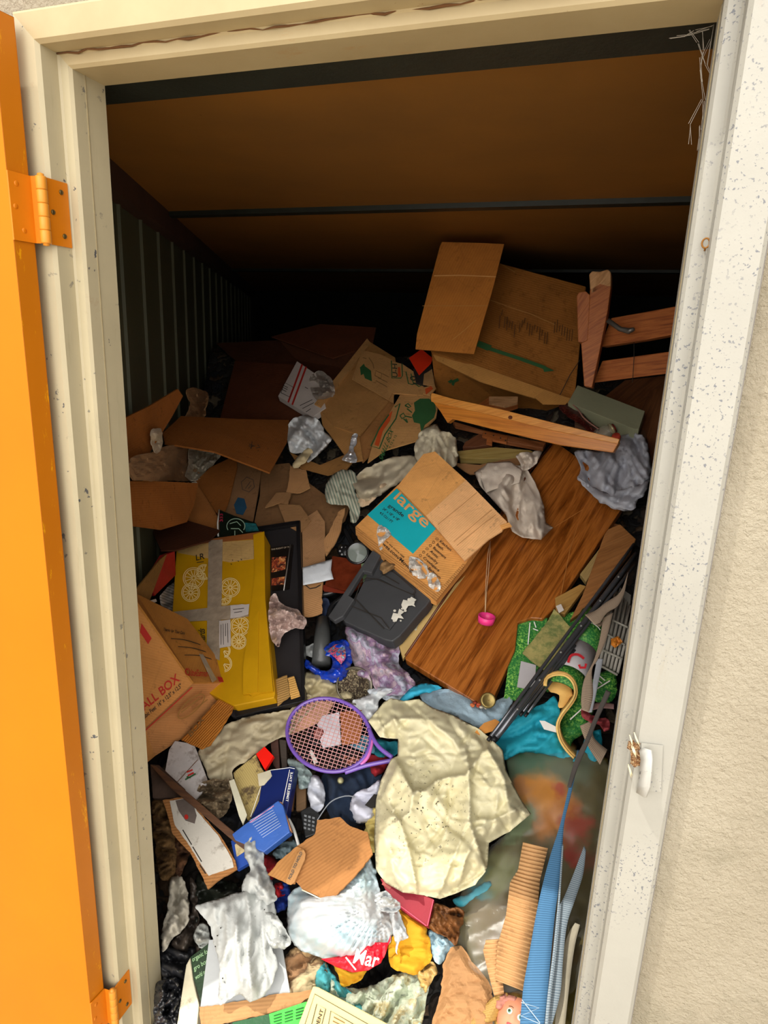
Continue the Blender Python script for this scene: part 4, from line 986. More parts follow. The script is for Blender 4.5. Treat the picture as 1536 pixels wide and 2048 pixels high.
# the roll: a bent tube section
def roll(name, axis_px, rad_px, mat, h, a0, a1, th=.006):
    V = []; U = []; n = 22; m = len(axis_px)
    for j, (x, y, r, hh) in enumerate(axis_px):
        C_ = W(x, y, hh); 
        nx_, ny_, _, _ = axis_px[min(m - 1, j + 1)]; qx, qy, _, _ = axis_px[max(0, j - 1)]
        T = (W(nx_, ny_, axis_px[min(m - 1, j + 1)][3]) - W(qx, qy, axis_px[max(0, j - 1)][3])).normalized()
        e = (CAM - C_).normalized(); e = (e - T * e.dot(T)).normalized(); s = T.cross(e)
        for k in range(n + 1):
            a = math.radians(a0 + (a1 - a0) * k / n); V.append(C_ + (e * math.cos(a) + s * math.sin(a)) * r); U.append((j * .05, k * .01))
    Fc = [[j * (n + 1) + k, j * (n + 1) + k + 1, (j + 1) * (n + 1) + k + 1, (j + 1) * (n + 1) + k] for j in range(m - 1) for k in range(n)]
    return mesh_obj(name, V, Fc, mat, t, smooth=True, uvs=U, solid=th)
ax_ = [(1190, 1235, .045, .06), (1172, 1270, .047, .065), (1160, 1300, .048, .07)]
roll('roll_back', ax_, 0, m_gr, .1, -125, 125)
ax_ = [(1160, 1300, .0485, .07), (1146, 1335, .05, .075), (1138, 1352, .050, .075)]
roll('roll_print', ax_, 0, m_lg, .1, -125, 125)
ax_ = [(1138, 1352, .0505, .075), (1132, 1368, .051, .077), (1124, 1386, .052, .08)]
roll('roll_front', ax_, 0, m_gr, .1, -130, 130)
strokes('roll_line', [circ(1178, 1262, 26, 16, 12, 200, 320, 25)], 1.5, plane_of([(1150, 1240), (1200, 1240), (1180, 1290)], .125), WHI, t)
prn = plane_of([(1130, 1300), (1170, 1300), (1150, 1350)], .135)
strokes('red_print', [spline([(1136, 1326), (1142, 1312), (1156, 1310), (1168, 1318)], 3, False), [(1158, 1330), (1160, 1336), (1170, 1336), (1172, 1328)]], 5, prn, M('c4202c', bump=0, name='red_print'), t)
# S-shaped foam end curling down
Lp = spline([(1092, 1372), (1094, 1358), (1110, 1350), (1132, 1352), (1146, 1366), (1150, 1386), (1142, 1404), (1122, 1430), (1114, 1452), (1120, 1480), (1134, 1502), (1148, 1516)], 5, False)
Ll = [W(x, y, .145 - .0004 * max(0, y - 1400)) for x, y in Lp]; Rl = [W(x, y, .145 - .0004 * max(0, y - 1400)) - (CAM - W(x, y)).normalized() * .16 + Vector((0, .02, .02)) for x, y in Lp]
ribbon('curled_end', Ll, Rl, m_foam, t, th=.007, div=4)
cloth('inner_foam', [(1096, 1376), (1098, 1362), (1112, 1355), (1128, 1357), (1140, 1368), (1146, 1386), (1140, 1398), (1126, 1415), (1117, 1412), (1116, 1390), (1100, 1382)], m_foam, t, h=.075, bulge=.01, amp=.001, R=12, step=4)
sweep('edge_bead', [W(x, y, .147 - .0004 * max(0, y - 1400)) for x, y in Lp], .0032, M('f0c878', name='pale_foam_edge'), t, seg=6)
cloth('flat_part', [(1128, 1420), (1146, 1398), (1176, 1392), (1190, 1410), (1176, 1460), (1150, 1478), (1135, 1500), (1122, 1478), (1116, 1450)], m_gr, t, h=.05, bulge=.02, amp=.004, R=14, step=5)
cloth('flat_part', [(1180, 1370), (1192, 1350), (1225, 1340), (1235, 1370), (1225, 1400), (1195, 1405), (1184, 1395)], m_gr, t, h=.06, bulge=.02, amp=.004, R=14, step=5)
strokes('printed_line', [[(1188, 1382), (1220, 1362)], [(1198, 1352), (1210, 1362)], [(1192, 1358), (1204, 1368)], [(1140, 1440), (1175, 1408)]], 2.4, plane_of([(1180, 1350), (1225, 1340), (1210, 1400), (1130, 1450)], .085), WHI, t)
o, _ = panel('torn_board', [(1108, 1218), (1148, 1262), (1135, 1300), (1095, 1345), (1045, 1306), (1062, 1285), (1092, 1246)], M('a89c60', rough=.85, dirt=.6, dirtcol='2c5a2c', vs=14, name='khaki_stained_card'), None, h=.085, th=.006, jag=1.2)
tag(o, 'torn khaki card board with green stains between play mat and black poles', 'cardboard')

# ---- bundle of black poles
m_pole = M('6a6c72', rough=.25, metal=.7, var=.1, bump=.05, name='dark_metal_tube'); m_bolt = M('b8b8b8', metal=.8, rough=.3, name='bolt_steel')
plabs = ['leftmost thin black metal pole of the leaning bundle', 'broad black metal pole with bolts in the leaning bundle', 'thin grey metal pole under the broad bolted pole', 'short black pole splaying out at the bundle foot', 'shortest grey pole splaying furthest right at the bundle foot']
pdat = [[(1268, 1088), (1200, 1180), (1100, 1318), (1030, 1408), (978, 1478)], [(1272, 1108), (1210, 1196), (1118, 1316), (1040, 1414), (988, 1480)], [(1270, 1130), (1200, 1228), (1120, 1328), (1052, 1410), (994, 1478)], [(1150, 1290), (1100, 1350), (1065, 1395), (1042, 1428)], [(1150, 1300), (1112, 1350), (1080, 1392), (1052, 1430)]]
for k, q in enumerate(pdat):
    r_ = [.0048, .0075, .0045, .005, .004][k]; hh = [.15, .145, .135, .115, .11][k]
    p0_ = W(q[0][0], q[0][1], hh + .02); p1_ = W(q[-1][0], q[-1][1], hh)
    tt = thing('metal_pole', plabs[k], 'pole', p1_, 'black metal poles in the leaning bundle')
    sweep('tube', [p0_.lerp(p1_, i / 6) for i in range(7)], r_, m_pole, tt, seg=12)
    if k == 1:
        for i in range(1, 7):
            p = p0_.lerp(p1_, i / 7) ; e = (CAM - p).normalized()
            lathe('bolt', [(0, .003), (.003, .0025), (.0035, 0)], p + e * .0095, e, m_bolt, tt, 10)
    lathe('end_cap', [(.0, .006), (r_ * 1.05, .005), (r_ * 1.08, -.008), (r_, -.008)], p1_, (p1_ - p0_), M('1e1e20', rough=.5, name='black_plastic_cap'), tt, 12)

# ---- grey rack behind straps
t = thing('wire_shelf', 'grey plastic slatted rack with an orange clip behind the right frame', 'rack', W(1225, 1290, .08))
mg = M('a09c92', rough=.5, var=.06, name='grey_plastic')
panel('panel', [(1240, 1175), (1262, 1190), (1255, 1260), (1230, 1345), (1198, 1330), (1200, 1290), (1225, 1220)], M('76736c', name='grey_backing'), t, h=.06, th=.01)
for k in range(6):
    a = (1232 + k * 7, 1180 + k * 8); b = (1200 + k * 7, 1326 + k * 4)
    sweep('slat', [W(a[0], a[1], .085), W(b[0], b[1], .085)], .0042, mg, t, seg=8)
for (a, b) in [((1214, 1268), (1250, 1290)), ((1205, 1300), (1245, 1318)), ((1190, 1325), (1235, 1350)), ((1225, 1240), (1256, 1255))]:
    sweep('crossbar', [W(a[0], a[1], .095), W(b[0], b[1], .095)], .0035, mg, t, seg=8)
o = cloth('orange_clip', [(1222, 1278), (1236, 1272), (1246, 1284), (1238, 1290), (1230, 1296), (1222, 1290)], M('e08a30', rough=.4, name='orange_plastic'), h=.12, bulge=.012, amp=.006, scale=10, step=3, R=6, smooth=False, curve=False); tag(o, 'small orange plastic clip hooked on the grey slatted rack', 'clip')
o = cloth('red_ribbon', [(1162, 1420), (1170, 1414), (1180, 1425), (1200, 1436), (1215, 1440), (1222, 1455), (1208, 1462), (1196, 1448), (1175, 1442), (1164, 1436)], M('8c3438', name='red_ribbon'), h=.12, bulge=.012, amp=.01, scale=14, step=3, R=7); tag(o, 'dusty red ribbon knot beside the tan strap near the right frame', 'ribbon')

# ================= left side
# ---- yellow fruit box
m_y = card('d8a800', .02, dirt=.06); m_ye = card('c89a00', .02, dirt=.05); m_brn = card('b98650', .03)
def yel():
    t = NT('yellow_print', .5); v = t.coord('Object'); t.color(t.ramp(t.noise(v, 6, 5), [(.3, lin('bc8c00')), (.7, lin('d09c04'))])); t.bump(t.noise(v, 40, 4), .1, .003); return t.m
m_yl = yel()
t = thing('fruit_box', 'yellow fruit box printed with citrus slices and closed with brown tape', 'box', W(450, 1250, .06))
py_ = plane_of([(353, 1090), (520, 1064), (548, 1385), (340, 1350)], .12, (.02, 0))
o, _ = prism('body', [(353, 1092), (356, 1088), (524, 1066), (530, 1070), (530, 1200), (550, 1385), (548, 1396), (468, 1412), (340, 1345), (344, 1230)], m_yl, t, pl=py_, depth=.14, bevel=.003)
panel('faded_top_flap', [(356, 1090), (508, 1080), (508, 1118), (460, 1125), (356, 1106)], card('c8a468', .02), t, pl=py_, off=.0015, th=.001)
panel('right_flap', [(508, 1072), (530, 1066), (532, 1200), (548, 1385), (522, 1388), (505, 1394), (496, 1388), (500, 1240), (512, 1150)], m_yl, t, pl=py_, off=.009, th=.006)
panel('bottom_tab', [(489, 1338), (498, 1264), (520, 1225), (518, 1388), (489, 1392)], m_yl, t, pl=py_, off=.012, th=.005)
panel('top_rim', [(352, 1093), (358, 1088), (524, 1064), (530, 1070), (508, 1078), (420, 1086), (356, 1095)], M('9a5a28', name='brown_card_rim'), t, pl=py_, off=.003, th=.004)
panel('tape_strip', [(418, 1082), (446, 1080), (444, 1200), (440, 1322), (414, 1310), (416, 1200)], TAPE, t, pl=py_, off=.004, th=.001)
panel('tape_strip', [(342, 1226), (462, 1212), (496, 1211), (498, 1234), (460, 1240), (350, 1246)], TAPE, t, pl=py_, off=.005, th=.001)
panel('white_label', [(462, 1213), (500, 1210), (498, 1230), (480, 1236), (462, 1238)], WP, t, pl=py_, off=.0065, th=.001, jag=.8)
panel('white_label', [(440, 1244), (462, 1241), (463, 1294), (440, 1298)], WP, t, pl=py_, off=.0065, th=.001)
strokes('label_print', [[(468, 1222), (490, 1219)], [(470, 1228), (486, 1226)], [(444, 1252), (444, 1292)], [(448, 1250), (449, 1292)], [(453, 1250), (453, 1275)], [(457, 1249), (458, 1288)]], 1, py_, INK, t, off=.0085)
def slice_(cx, cy, r, a0=0, a1=360):
    ln = [circ(cx, cy, r, n=30, a0=a0, a1=a1), circ(cx, cy, r * .84, n=30, a0=a0, a1=a1)]
    for k in range(12):
        a = math.radians(k * 30 + 10)
        if a0 <= (k * 30 + 10) <= a1: ln.append([(cx + r * .12 * math.cos(a), cy + r * .12 * math.sin(a)), (cx + r * .78 * math.cos(a), cy + r * .78 * math.sin(a))])
    strokes('citrus_slice_print', ln, 1.3, py_, M('f6e2a0', bump=0, var=.02, name='cream_print'), t, off=.0028)
for (cx_, cy_, r_, a, b) in [(388, 1157, 21, 0, 360), (382, 1186, 18, 0, 360), (409, 1145, 15, 60, 290), (461, 1176, 19, 0, 360), (448, 1196, 15, -20, 140), (481, 1253, 19, 0, 360), (478, 1284, 15, 0, 360), (447, 1302, 14, -70, 80), (447, 1328, 17, -80, 80)]:
    slice_(cx_, cy_, r_, a, b)
lettering('Chards', py_, (412, 1293), (410, 1258), (398, 1292), INK, t, off=.003, shear=.3)
lettering('LR', py_, (393, 1122), (410, 1118), (392, 1110), INK, t); strokes('handwriting', [[(394, 1126), (408, 1124)], [(465, 1120), (466, 1122)], [(476, 1122), (478, 1124)], [(482, 1118), (484, 1121)], [(462, 1128), (464, 1130)]], 1.5, py_, INK, t)
# ---- black tray behind it
m_blk = M('2c2a2c', rough=.35, var=.15, bump=.15, name='black_plastic')
t = thing('black_tray', 'long black plastic tray standing behind the yellow fruit box', 'tray', W(570, 1250, .03))
ptr = plane_of([(520, 1062), (600, 1046), (612, 1402), (470, 1430)], .07, (.01, 0))
prism('panel', [(470, 1066), (600, 1046), (612, 1402), (472, 1436), (462, 1432)], m_blk, t, pl=ptr, depth=.02)
for nm, q in (('rim', [(594, 1048), (602, 1045), (613, 1404), (606, 1406)]), ('rim', [(472, 1424), (610, 1394), (613, 1406), (474, 1438)]), ('rim', [(500, 1060), (600, 1045), (601, 1053), (502, 1068)])):
    panel(nm, q, M('1c1b1d', rough=.3, name='black_rim'), t, pl=ptr, off=.014, th=.02, bevel=.002)
lathe('rubber_foot', [(0, .008), (.008, .007), (.009, 0)], ptr(594, 1391, .0), ptr.n, m_blk, t, 14)
t = thing('film_cover', 'black film cover with orange faces lying on the black tray', 'film cover', ptr(565, 1140, .01))
panel('cover', [(542, 1098), (588, 1092), (580, 1180), (545, 1184)], M('1a1614', rough=.3, name='glossy_black_print'), t, pl=ptr, off=.008, th=.004)
mfc = voro(['d87838', 'b8542a', 'e8a060', '30140c', '8a3018'], 55, name='orange_photo_print', bump=0)
panel('picture', [(545, 1118), (574, 1116), (572, 1142), (545, 1148)], mfc, t, pl=ptr, off=.0095, th=.001); panel('picture', [(545, 1160), (574, 1156), (570, 1172), (545, 1174)], mfc, t, pl=ptr, off=.0095, th=.001)
lettering('THE FLIGHT OF THE', ptr, (544, 1104), (584, 1098), (544, 1101), M('c8b8a0', bump=0, name='pale_print'), t, off=.010)
sweep('silver_pen', [ptr(583, 1094, .014), ptr(577, 1140, .014), ptr(570, 1186, .014)], .0025, M('a8a4a0', metal=.7, rough=.3, name='silver_metal'), t, seg=8)
for pts, lb, c in [([(552, 1358), (574, 1350), (580, 1392), (555, 1412)], 'brown scorched card scrap on the foot of the black tray', 'a8834c'), ([(575, 1356), (588, 1352), (600, 1392), (582, 1398)], 'light brown corrugated scrap beside the scorched card scrap', 'd0a058')]:
    o, _ = panel('card_scrap', pts, card(c, .2), None, h=.10, th=.003, jag=.8); tag(o, lb, 'card scrap')
o = cloth('plastic_bag', [(538, 1200), (552, 1186), (560, 1202), (580, 1215), (598, 1222), (612, 1240), (606, 1256), (588, 1256), (565, 1272), (558, 1292), (546, 1284), (538, 1250)], M('c8b0a8', rough=.15, spec=.8, name='hazy_plastic_film'), h=.14, bulge=.05, amp=.018, scale=22, step=3, R=18, smooth=False, seed=9)
tag(o, 'crumpled translucent plastic bag on the right edge of the yellow fruit box', 'plastic bag')
# magazine above
t = thing('magazine', 'black magazine with a green globe cover above the yellow fruit box', 'magazine', W(475, 1050, .09))
pm = plane_of([(440, 1022), (515, 1048), (522, 1066), (440, 1074)], .115)
panel('cover', [(440, 1020), (470, 1032), (512, 1046), (520, 1062), (470, 1074), (438, 1076)], M('142018', rough=.3, name='dark_green_cover'), t, pl=pm, th=.006)
strokes('globe_print', [circ(472, 1053, 18, 15, 24, 150, 390), [(460, 1048), (474, 1044), (482, 1052)], [(462, 1058), (478, 1058), (486, 1066)], [(470, 1062), (470, 1072)]], 1.6, pm, M('a8c8b0', bump=0, name='pale_green_print'), t, off=.002)
panel('teal_print', [(490, 1046), (512, 1048), (518, 1062), (492, 1064)], M('1c6a70', bump=0, var=.4, vs=60, name='teal_photo'), t, pl=pm, off=.002, th=.001)
sweep('white_spine', [pm(439, 1021, .004), pm(436, 1048, .004), pm(437, 1074, .004)], .003, WHI, t, seg=6); 
lettering('333', pm, (446, 1044), (446, 1028), (440, 1044), M('c03050', bump=0, name='pink_print'), t)
# red book, floor paper left
o, _ = prism('red_book', [(294, 1168), (330, 1110), (350, 1102), (352, 1150), (310, 1192)], M('a81c20', rough=.4, name='red_cover'), None, h=.06, depth=.02); tag(o, 'red book in the dark gap left of the yellow fruit box', 'book')
o, _ = panel('cardboard_strip', [(272, 1180), (320, 1120), (334, 1108), (300, 1200), (276, 1208)], card('8a6434', .1), None, h=.03, th=.005); tag(o, 'brown cardboard strip behind the red book', 'cardboard')
o = cloth('pleated_cloth', [(322, 1190), (340, 1170), (352, 1168), (350, 1220), (338, 1232), (325, 1215)], stripes('b8b0a8', '8a847c', 40, 1.2, 'pleated_grey'), h=.05, amp=.008, scale=14, step=4, R=8); tag(o, 'grey pleated cloth end tucked left of the yellow fruit box', 'cloth')
o, _ = panel('white_strip', [(276, 1208), (312, 1198), (314, 1203), (278, 1216)], WP, None, h=.05, th=.004); tag(o, 'white strip of card above the small brown moving box', 'card')

# ---- small moving box front left
mc = card('c98a4c', .05, dirt=.06); mc2 = card('b87c38', .03, dirt=.05)
t = thing('small_moving_box', 'small brown moving box with red lettering wedged against the left frame', 'box', W(370, 1360, .1))
Pc = W(466, 1374, .20); q1 = W(282, 1212, .06) ; q2 = W(462, 1375, .2)
K = dict(a=W(278, 1222, .20), b=W(384, 1368, .25), c=W(296, 1450, .22), d=W(470, 1367, .12), e=W(372, 1258, .08), f=W(282, 1206, .05), g=W(300, 1520, .10), h=W(380, 1460, .09))
face1 = Plane([K['a'], K['b'], K['c']]); face2 = Plane([K['a'], K['b'], K['d'], K['e']]); face3 = Plane([K['b'], K['c'], K['d']])
A = face1(270, 1205); Bq = K['b']; Cq = face1(290, 1456); Al = face1(225, 1190); Cl_ = face1(225, 1510)
Dq = face2(468, 1366); Eq = face2(372, 1240); Fq = face2(270, 1190)
Gq = face3(310, 1512); Hq = face3(366, 1476); Gl = Cl_ + (Gq - Cq)
V = [A, Bq, Cq, Al, Cl_, Dq, Eq, Fq, Gq, Hq, Gl]
poly_faces('left_face', V, [[3, 0, 1, 2, 4]], mc, t, solid=.006); poly_faces('top_face', V, [[0, 7, 6, 5, 1]], mc2, t, solid=.006); poly_faces('right_face', V, [[1, 5, 9, 8, 2]], card('c08450', .04, dirt=.12), t, solid=.006); poly_faces('under_face', V, [[4, 2, 8, 10]], mc, t, solid=.006)
lettering('SMALL BOX', face1, (266, 1440), (360, 1360), (257, 1425), REDI, t, off=.002)
lettering('1.5 Cubic Feet  16" x 12.5" x 12.5"', face1, (276, 1448), (364, 1373), (272, 1441), INK, t, off=.002)
strokes('red_line', [[(284, 1466), (384, 1374)], ], 2, face1, REDI, t)
panel('red_panel', [(283, 1246), (303, 1276), (296, 1288), (280, 1264)], REDI, t, pl=face1, off=.002, th=.001)
strokes('red_line', [[(281, 1225), (322, 1276)], [(284, 1208), (345, 1228), (374, 1248)]], 3, face2, REDI, t)
lettering('Thanks for Your Care', face2, (325, 1262), (368, 1270), (327, 1256), INK, t)
strokes('ruled_line', [spline([(341, 1278), (370, 1281), (402, 1291)], 5, False), spline([(355, 1294), (385, 1297), (415, 1306)], 5, False), spline([(368, 1311), (398, 1312), (424, 1320)], 5, False)], 1.5, face2, INK, t)
lettering('CubeSmart', face2, (372, 1352), (420, 1354), (368, 1338), REDI, t); strokes('logo_hexagon', [hexa(374, 1344, 5, 7, 0)], 1.4, face2, REDI, t)
panel('red_panel', [(434, 1354), (458, 1358), (464, 1366), (438, 1364)], REDI, t, pl=face2, off=.002, th=.001)
panel('tape_strip', [(397, 1309), (405, 1310), (432, 1360), (424, 1366)], TAPE, t, pl=face2, off=.003, th=.001)
strokes('faded_seal', [circ(382, 1412, 34, 12, 24, rot=-42), [(362, 1424), (398, 1396)], [(385, 1420), (415, 1398)]], 2.4, face3, M('9a6c34', bump=0, name='faded_print'), t)
o, _ = panel('torn_card', [(362, 1480), (400, 1440), (440, 1395), (474, 1372), (480, 1378), (462, 1425), (420, 1490), (402, 1498)], card('b8742c', .3, dirt=.2), None, h=.10, grad=(.02, 0), th=.006, jag=.8)
tag(o, 'torn orange brown cardboard piece with box print under the small moving box', 'cardboard')
lettering('BOX', plane_of([(362, 1480), (440, 1395), (474, 1372), (420, 1490)], .108, (.02, 0)), (382, 1475), (410, 1440), (376, 1466), BRI, o)

# ================= centre
# ---- black storage tote lid
m_tote = M('3e3f42', rough=.5, var=.08, bump=.1, name='grey_black_plastic')
t = thing('storage_tote', 'black plastic storage tote lying on its side with white paint marks', 'storage tote', W(760, 1190, .08))
ptt = plane_of([(752, 1112), (856, 1195), (780, 1280), (668, 1240)], .13, (.01, 0))
prism('side', [(745, 1122), (760, 1110), (850, 1180), (862, 1198), (852, 1212), (846, 1218), (800, 1272), (785, 1283), (770, 1280), (690, 1244), (680, 1230), (720, 1180)], m_tote, t, pl=ptt, depth=.045, bevel=.004)
panel('rim', [(748, 1108), (764, 1118), (746, 1154), (730, 1150), (700, 1198), (712, 1206), (690, 1240), (672, 1250), (660, 1240), (700, 1180)], M('46474a', rough=.45, name='tote_rim'), t, pl=ptt, off=.022, th=.02, bevel=.003)
panel('raised_panel', [(728, 1166), (752, 1160), (830, 1192), (824, 1204), (780, 1262), (770, 1258), (712, 1200)], m_tote, t, pl=ptt, off=.008, th=.01, bevel=.003)
panel('raised_panel', [(778, 1142), (790, 1146), (832, 1184), (828, 1192), (800, 1180), (758, 1158)], m_tote, t, pl=ptt, off=.006, th=.01, bevel=.003)
strokes('groove', [[(722, 1170), (734, 1160), (757, 1163), (832, 1196)], [(712, 1200), (722, 1172)], [(713, 1203), (770, 1262)], [(770, 1134), (834, 1182), (826, 1194)], [(704, 1216), (764, 1240), (780, 1262)], [(762, 1150), (800, 1172)]], 1.8, ptt, INK, t, off=.0115)
for q in ([(804, 1214), (808, 1204), (818, 1206), (824, 1198), (834, 1204), (828, 1210), (832, 1218), (818, 1216), (812, 1226)], [(784, 1242), (788, 1230), (797, 1232), (800, 1222), (810, 1228), (803, 1234), (809, 1242), (798, 1240), (794, 1248)]):
    panel('white_paint_mark', q, M('d8d4c8', name='flaking_white'), t, pl=ptt, off=.0125, th=.001, jag=2.2)
for (x, y, r_) in ((812, 1226, 3), (800, 1236, 4), (806, 1222, 2.5), (791, 1226, 3), (820, 1204, 4), (828, 1210, 3), (790, 1246, 3), (803, 1246, 2)):
    panel('white_paint_mark', circ(x, y, r_, r_ * .8, 7)[:-1], M('d8d4c8', name='flaking_white'), t, pl=ptt, off=.013, th=.001, jag=1.5)
o = cloth('brown_glove', [(758, 1132), (772, 1120), (790, 1128), (784, 1140), (764, 1146)], M('8a6a44', name='brown_suede'), h=.165, bulge=.02, amp=.006, scale=12, step=3, R=8); tag(o, 'small brown suede scrap on the rim of the black tote', 'scrap')
t = thing('folder', 'shiny red brown folder left of the black tote rim', 'folder', W(690, 1150, .05))
panel('cover', [(665, 1112), (704, 1118), (736, 1132), (724, 1170), (704, 1186), (650, 1170)], M('6b2c18', rough=.25, var=.3, vs=20, name='glossy_red_brown'), t, h=.07, th=.004)
panel('cover', [(640, 1168), (700, 1182), (704, 1188), (648, 1182)], M('7a3020', rough=.25, name='red_brown'), t, h=.06, th=.004)
t = thing('paper_sheet', 'creased white paper sheet at the right edge of the black tray', 'paper', W(635, 1140, .1))
cloth('sheet', [(605, 1135), (630, 1128), (664, 1118), (662, 1140), (667, 1158), (640, 1164), (606, 1170)], M('d4dae2', name='white_paper', rough=.7, var=.05), t, h=.095, bulge=.01, amp=.003, R=10, curve=False, step=5)
t = thing('torch', 'clear glass torch lens with silver rim above the red brown folder', 'torch', W(715, 1110, .08))
lathe('body', [(.001, -.09), (.018, -.09), (.02, -.03), (.036, 0), (.042, .012), (.036, .014), (.02, -.005), (.001, -.01)], W(716, 1108, .08), (.1, -.7, .5), M('4a4a4c', rough=.15, metal=.8, name='chrome_reflector'), t)
lathe('lens', [(.001, .016), (.03, .014), (.037, .010)], W(716, 1108, .08), (.1, -.7, .5), glassy('c8d8d0', .03, .3, 'lens_glass'), t)
t = thing('tap_handle', 'dark wheel handle with silver dots left of the torch', 'wheel handle', W(688, 1104, .08))
lathe('wheel', [(.001, .006), (.02, .006), (.024, 0), (.02, -.006)], W(688, 1102, .05), (0, -.8, .5), M('18181a', rough=.3, name='black_rubber'), t)
for k in range(6):
    a = k * math.pi / 3; c_ = W(688 + 8 * math.cos(a), 1102 + 8 * math.sin(a), .062); lathe('silver_dot', [(0, .002), (.0035, .001), (.004, 0)], c_, CAM - c_, M('c8c8cc', metal=.5, rough=.2, name='silver'), t, 10)
t = thing('vacuum_tube', 'dark grey plastic tube standing beside the black tray edge', 'tube', W(640, 1300, .03))
sweep('tube', [W(646, 1240, .04), W(645, 1270, .05), W(642, 1330, .06)], [.022, .026, .03], M('4a4c4c', rough=.3, name='dark_grey_plastic'), t, 20)
for k, (pth, lb, r_) in enumerate([([(640, 1190), (665, 1185), (690, 1172)], 'black cable curving below the red brown folder', .010), ([(655, 1250), (662, 1215), (685, 1195), (700, 1180)], 'black hose looping behind the black tote', .009), ([(690, 1060), (706, 1090), (722, 1110)], 'black pipe pointing down to the torch', .009), ([(700, 1050), (722, 1082), (740, 1105)], 'black pipe alongside the printed box edge', .008)]):
    o = sweep('black_hose', [W(x, y, .04) for x, y in spline(pth, 6, False)], r_, M('1c1d20', rough=.25, name='black_rubber_hose'), None, 12); tag(o, lb, 'hose')
t = thing('blue_bag', 'shiny blue snack bag with pink print curling beside the grey tube', 'snack bag', W(670, 1320, .06))
mbl = M('0c3ab4', rough=.15, spec=.8, name='glossy_blue_foil', bump=.1)
cloth('bag', [(648, 1296), (668, 1282), (690, 1280), (702, 1300), (704, 1325), (694, 1348), (680, 1362), (655, 1364), (630, 1348), (612, 1336), (612, 1318), (632, 1332), (652, 1342), (664, 1330), (660, 1316), (650, 1310)], mbl, t, h=.09, bulge=.05, amp=.012, scale=26, step=3.5, R=14, seed=6, smooth=True)
cloth('printed_panel', [(652, 1298), (668, 1290), (688, 1292), (692, 1312), (684, 1328), (670, 1316), (658, 1306)], voro(['6a98c8', 'c05080', '90b0b8', '3a68b0', 'd06a70'], 55, name='pink_and_blue_print', bump=0, rough=.25), t, h=.125, bulge=.012, amp=.004, scale=20, step=4, R=10)
t = thing('tie_dye_shirt', 'pastel purple and pink tie dyed cloth bunched under the black tote', 'cloth', W(760, 1310, .05))
def tie():
    tt = NT('tie_dye', .85); v = tt.coord('Object'); c = tt.ramp(tt.noise(v, 11, 4, .6, 1.0), [(.30, lin('585e70')), (.42, lin('a8a8b8')), (.50, lin('8c6c90')), (.57, lin('b8a4ac')), (.70, lin('70788c'))])
    c = tt.mix(tt.ramp(tt.noise(v, 60, 4, .7), [(.62, G0), (.66, G1)]), c, lin('56505c')); tt.color(c); return tt.m
mtd = tie()
cloth('body', [(690, 1256), (700, 1250), (716, 1258), (738, 1268), (770, 1282), (795, 1286), (800, 1330), (828, 1358), (824, 1385), (790, 1390), (760, 1386), (740, 1360), (715, 1350), (705, 1320), (695, 1290)], mtd, t, h=.07, bulge=.04, amp=.018, scale=40, ang=35, stretch=2.5, step=4, R=18, seed=14)
# bowl
t = thing('dirty_bowl', 'round metal tin full of debris above the purple racket', 'tin', W(700, 1370, .05))
ob_ = W(706, 1372, .06)
lathe('tin', [(.001, -.02), (.05, -.02), (.052, 0), (.056, .024), (.052, .026), (.048, .005), (.001, .002)], ob_, (CAM - ob_ + Vector((.5, 0, .3))), M('6a6458', rough=.3, metal=.6, name='dull_tin'), t)
lathe('debris', [(.001, .012), (.03, .010), (.048, .006)], ob_, (CAM - ob_ + Vector((.5, 0, .3))), voro(['8a7a60', '5a4a38', 'b0a484', '3c3024'], 90, name='debris'), t)
for k, (pts, c, lb, kw) in enumerate([
    ([(735, 1382), (765, 1372), (800, 1380), (828, 1372), (826, 1395), (800, 1400), (760, 1398)], 'c4ccd4', 'pale blue white cloth just below the tie dyed cloth', dict(h=.06, scale=24)),
    ([(706, 1404), (735, 1392), (770, 1378), (782, 1384), (760, 1400), (745, 1440), (722, 1430)], 'd6dadc', 'white paper corner between racket top and the cream sheet', dict(h=.07, scale=30)),
    ([(640, 1200), (655, 1196), (662, 1220), (660, 1250), (648, 1246)], '24304c', 'dark navy scrap in the gap beside the black tray', dict(h=.03, scale=20)),
    ([(612, 1292), (640, 1288), (642, 1310), (612, 1314)], 'a8acac', 'grey rag in the gap at the black tray edge', dict(h=.03, scale=16)),
    ([(612, 1345), (640, 1352), (672, 1366), (700, 1385), (704, 1395), (660, 1398), (640, 1392), (612, 1395)], 'b8ac88', 'khaki cloth over the tin edge above the racket', dict(h=.075, scale=30)),
]):
    o = cloth('loose_cloth', pts, M(c, name='cotton'), bulge=.03, amp=.014, step=4, R=14, seed=40 + k, **kw); tag(o, lb, 'cloth')
o, _ = panel('green_card', [(722, 1128), (748, 1120), (740, 1140), (727, 1168)], M('7c9870', name='pale_green_card'), None, h=.085, th=.003); tag(o, 'pale green card sliver beside the black tote rim', 'card')
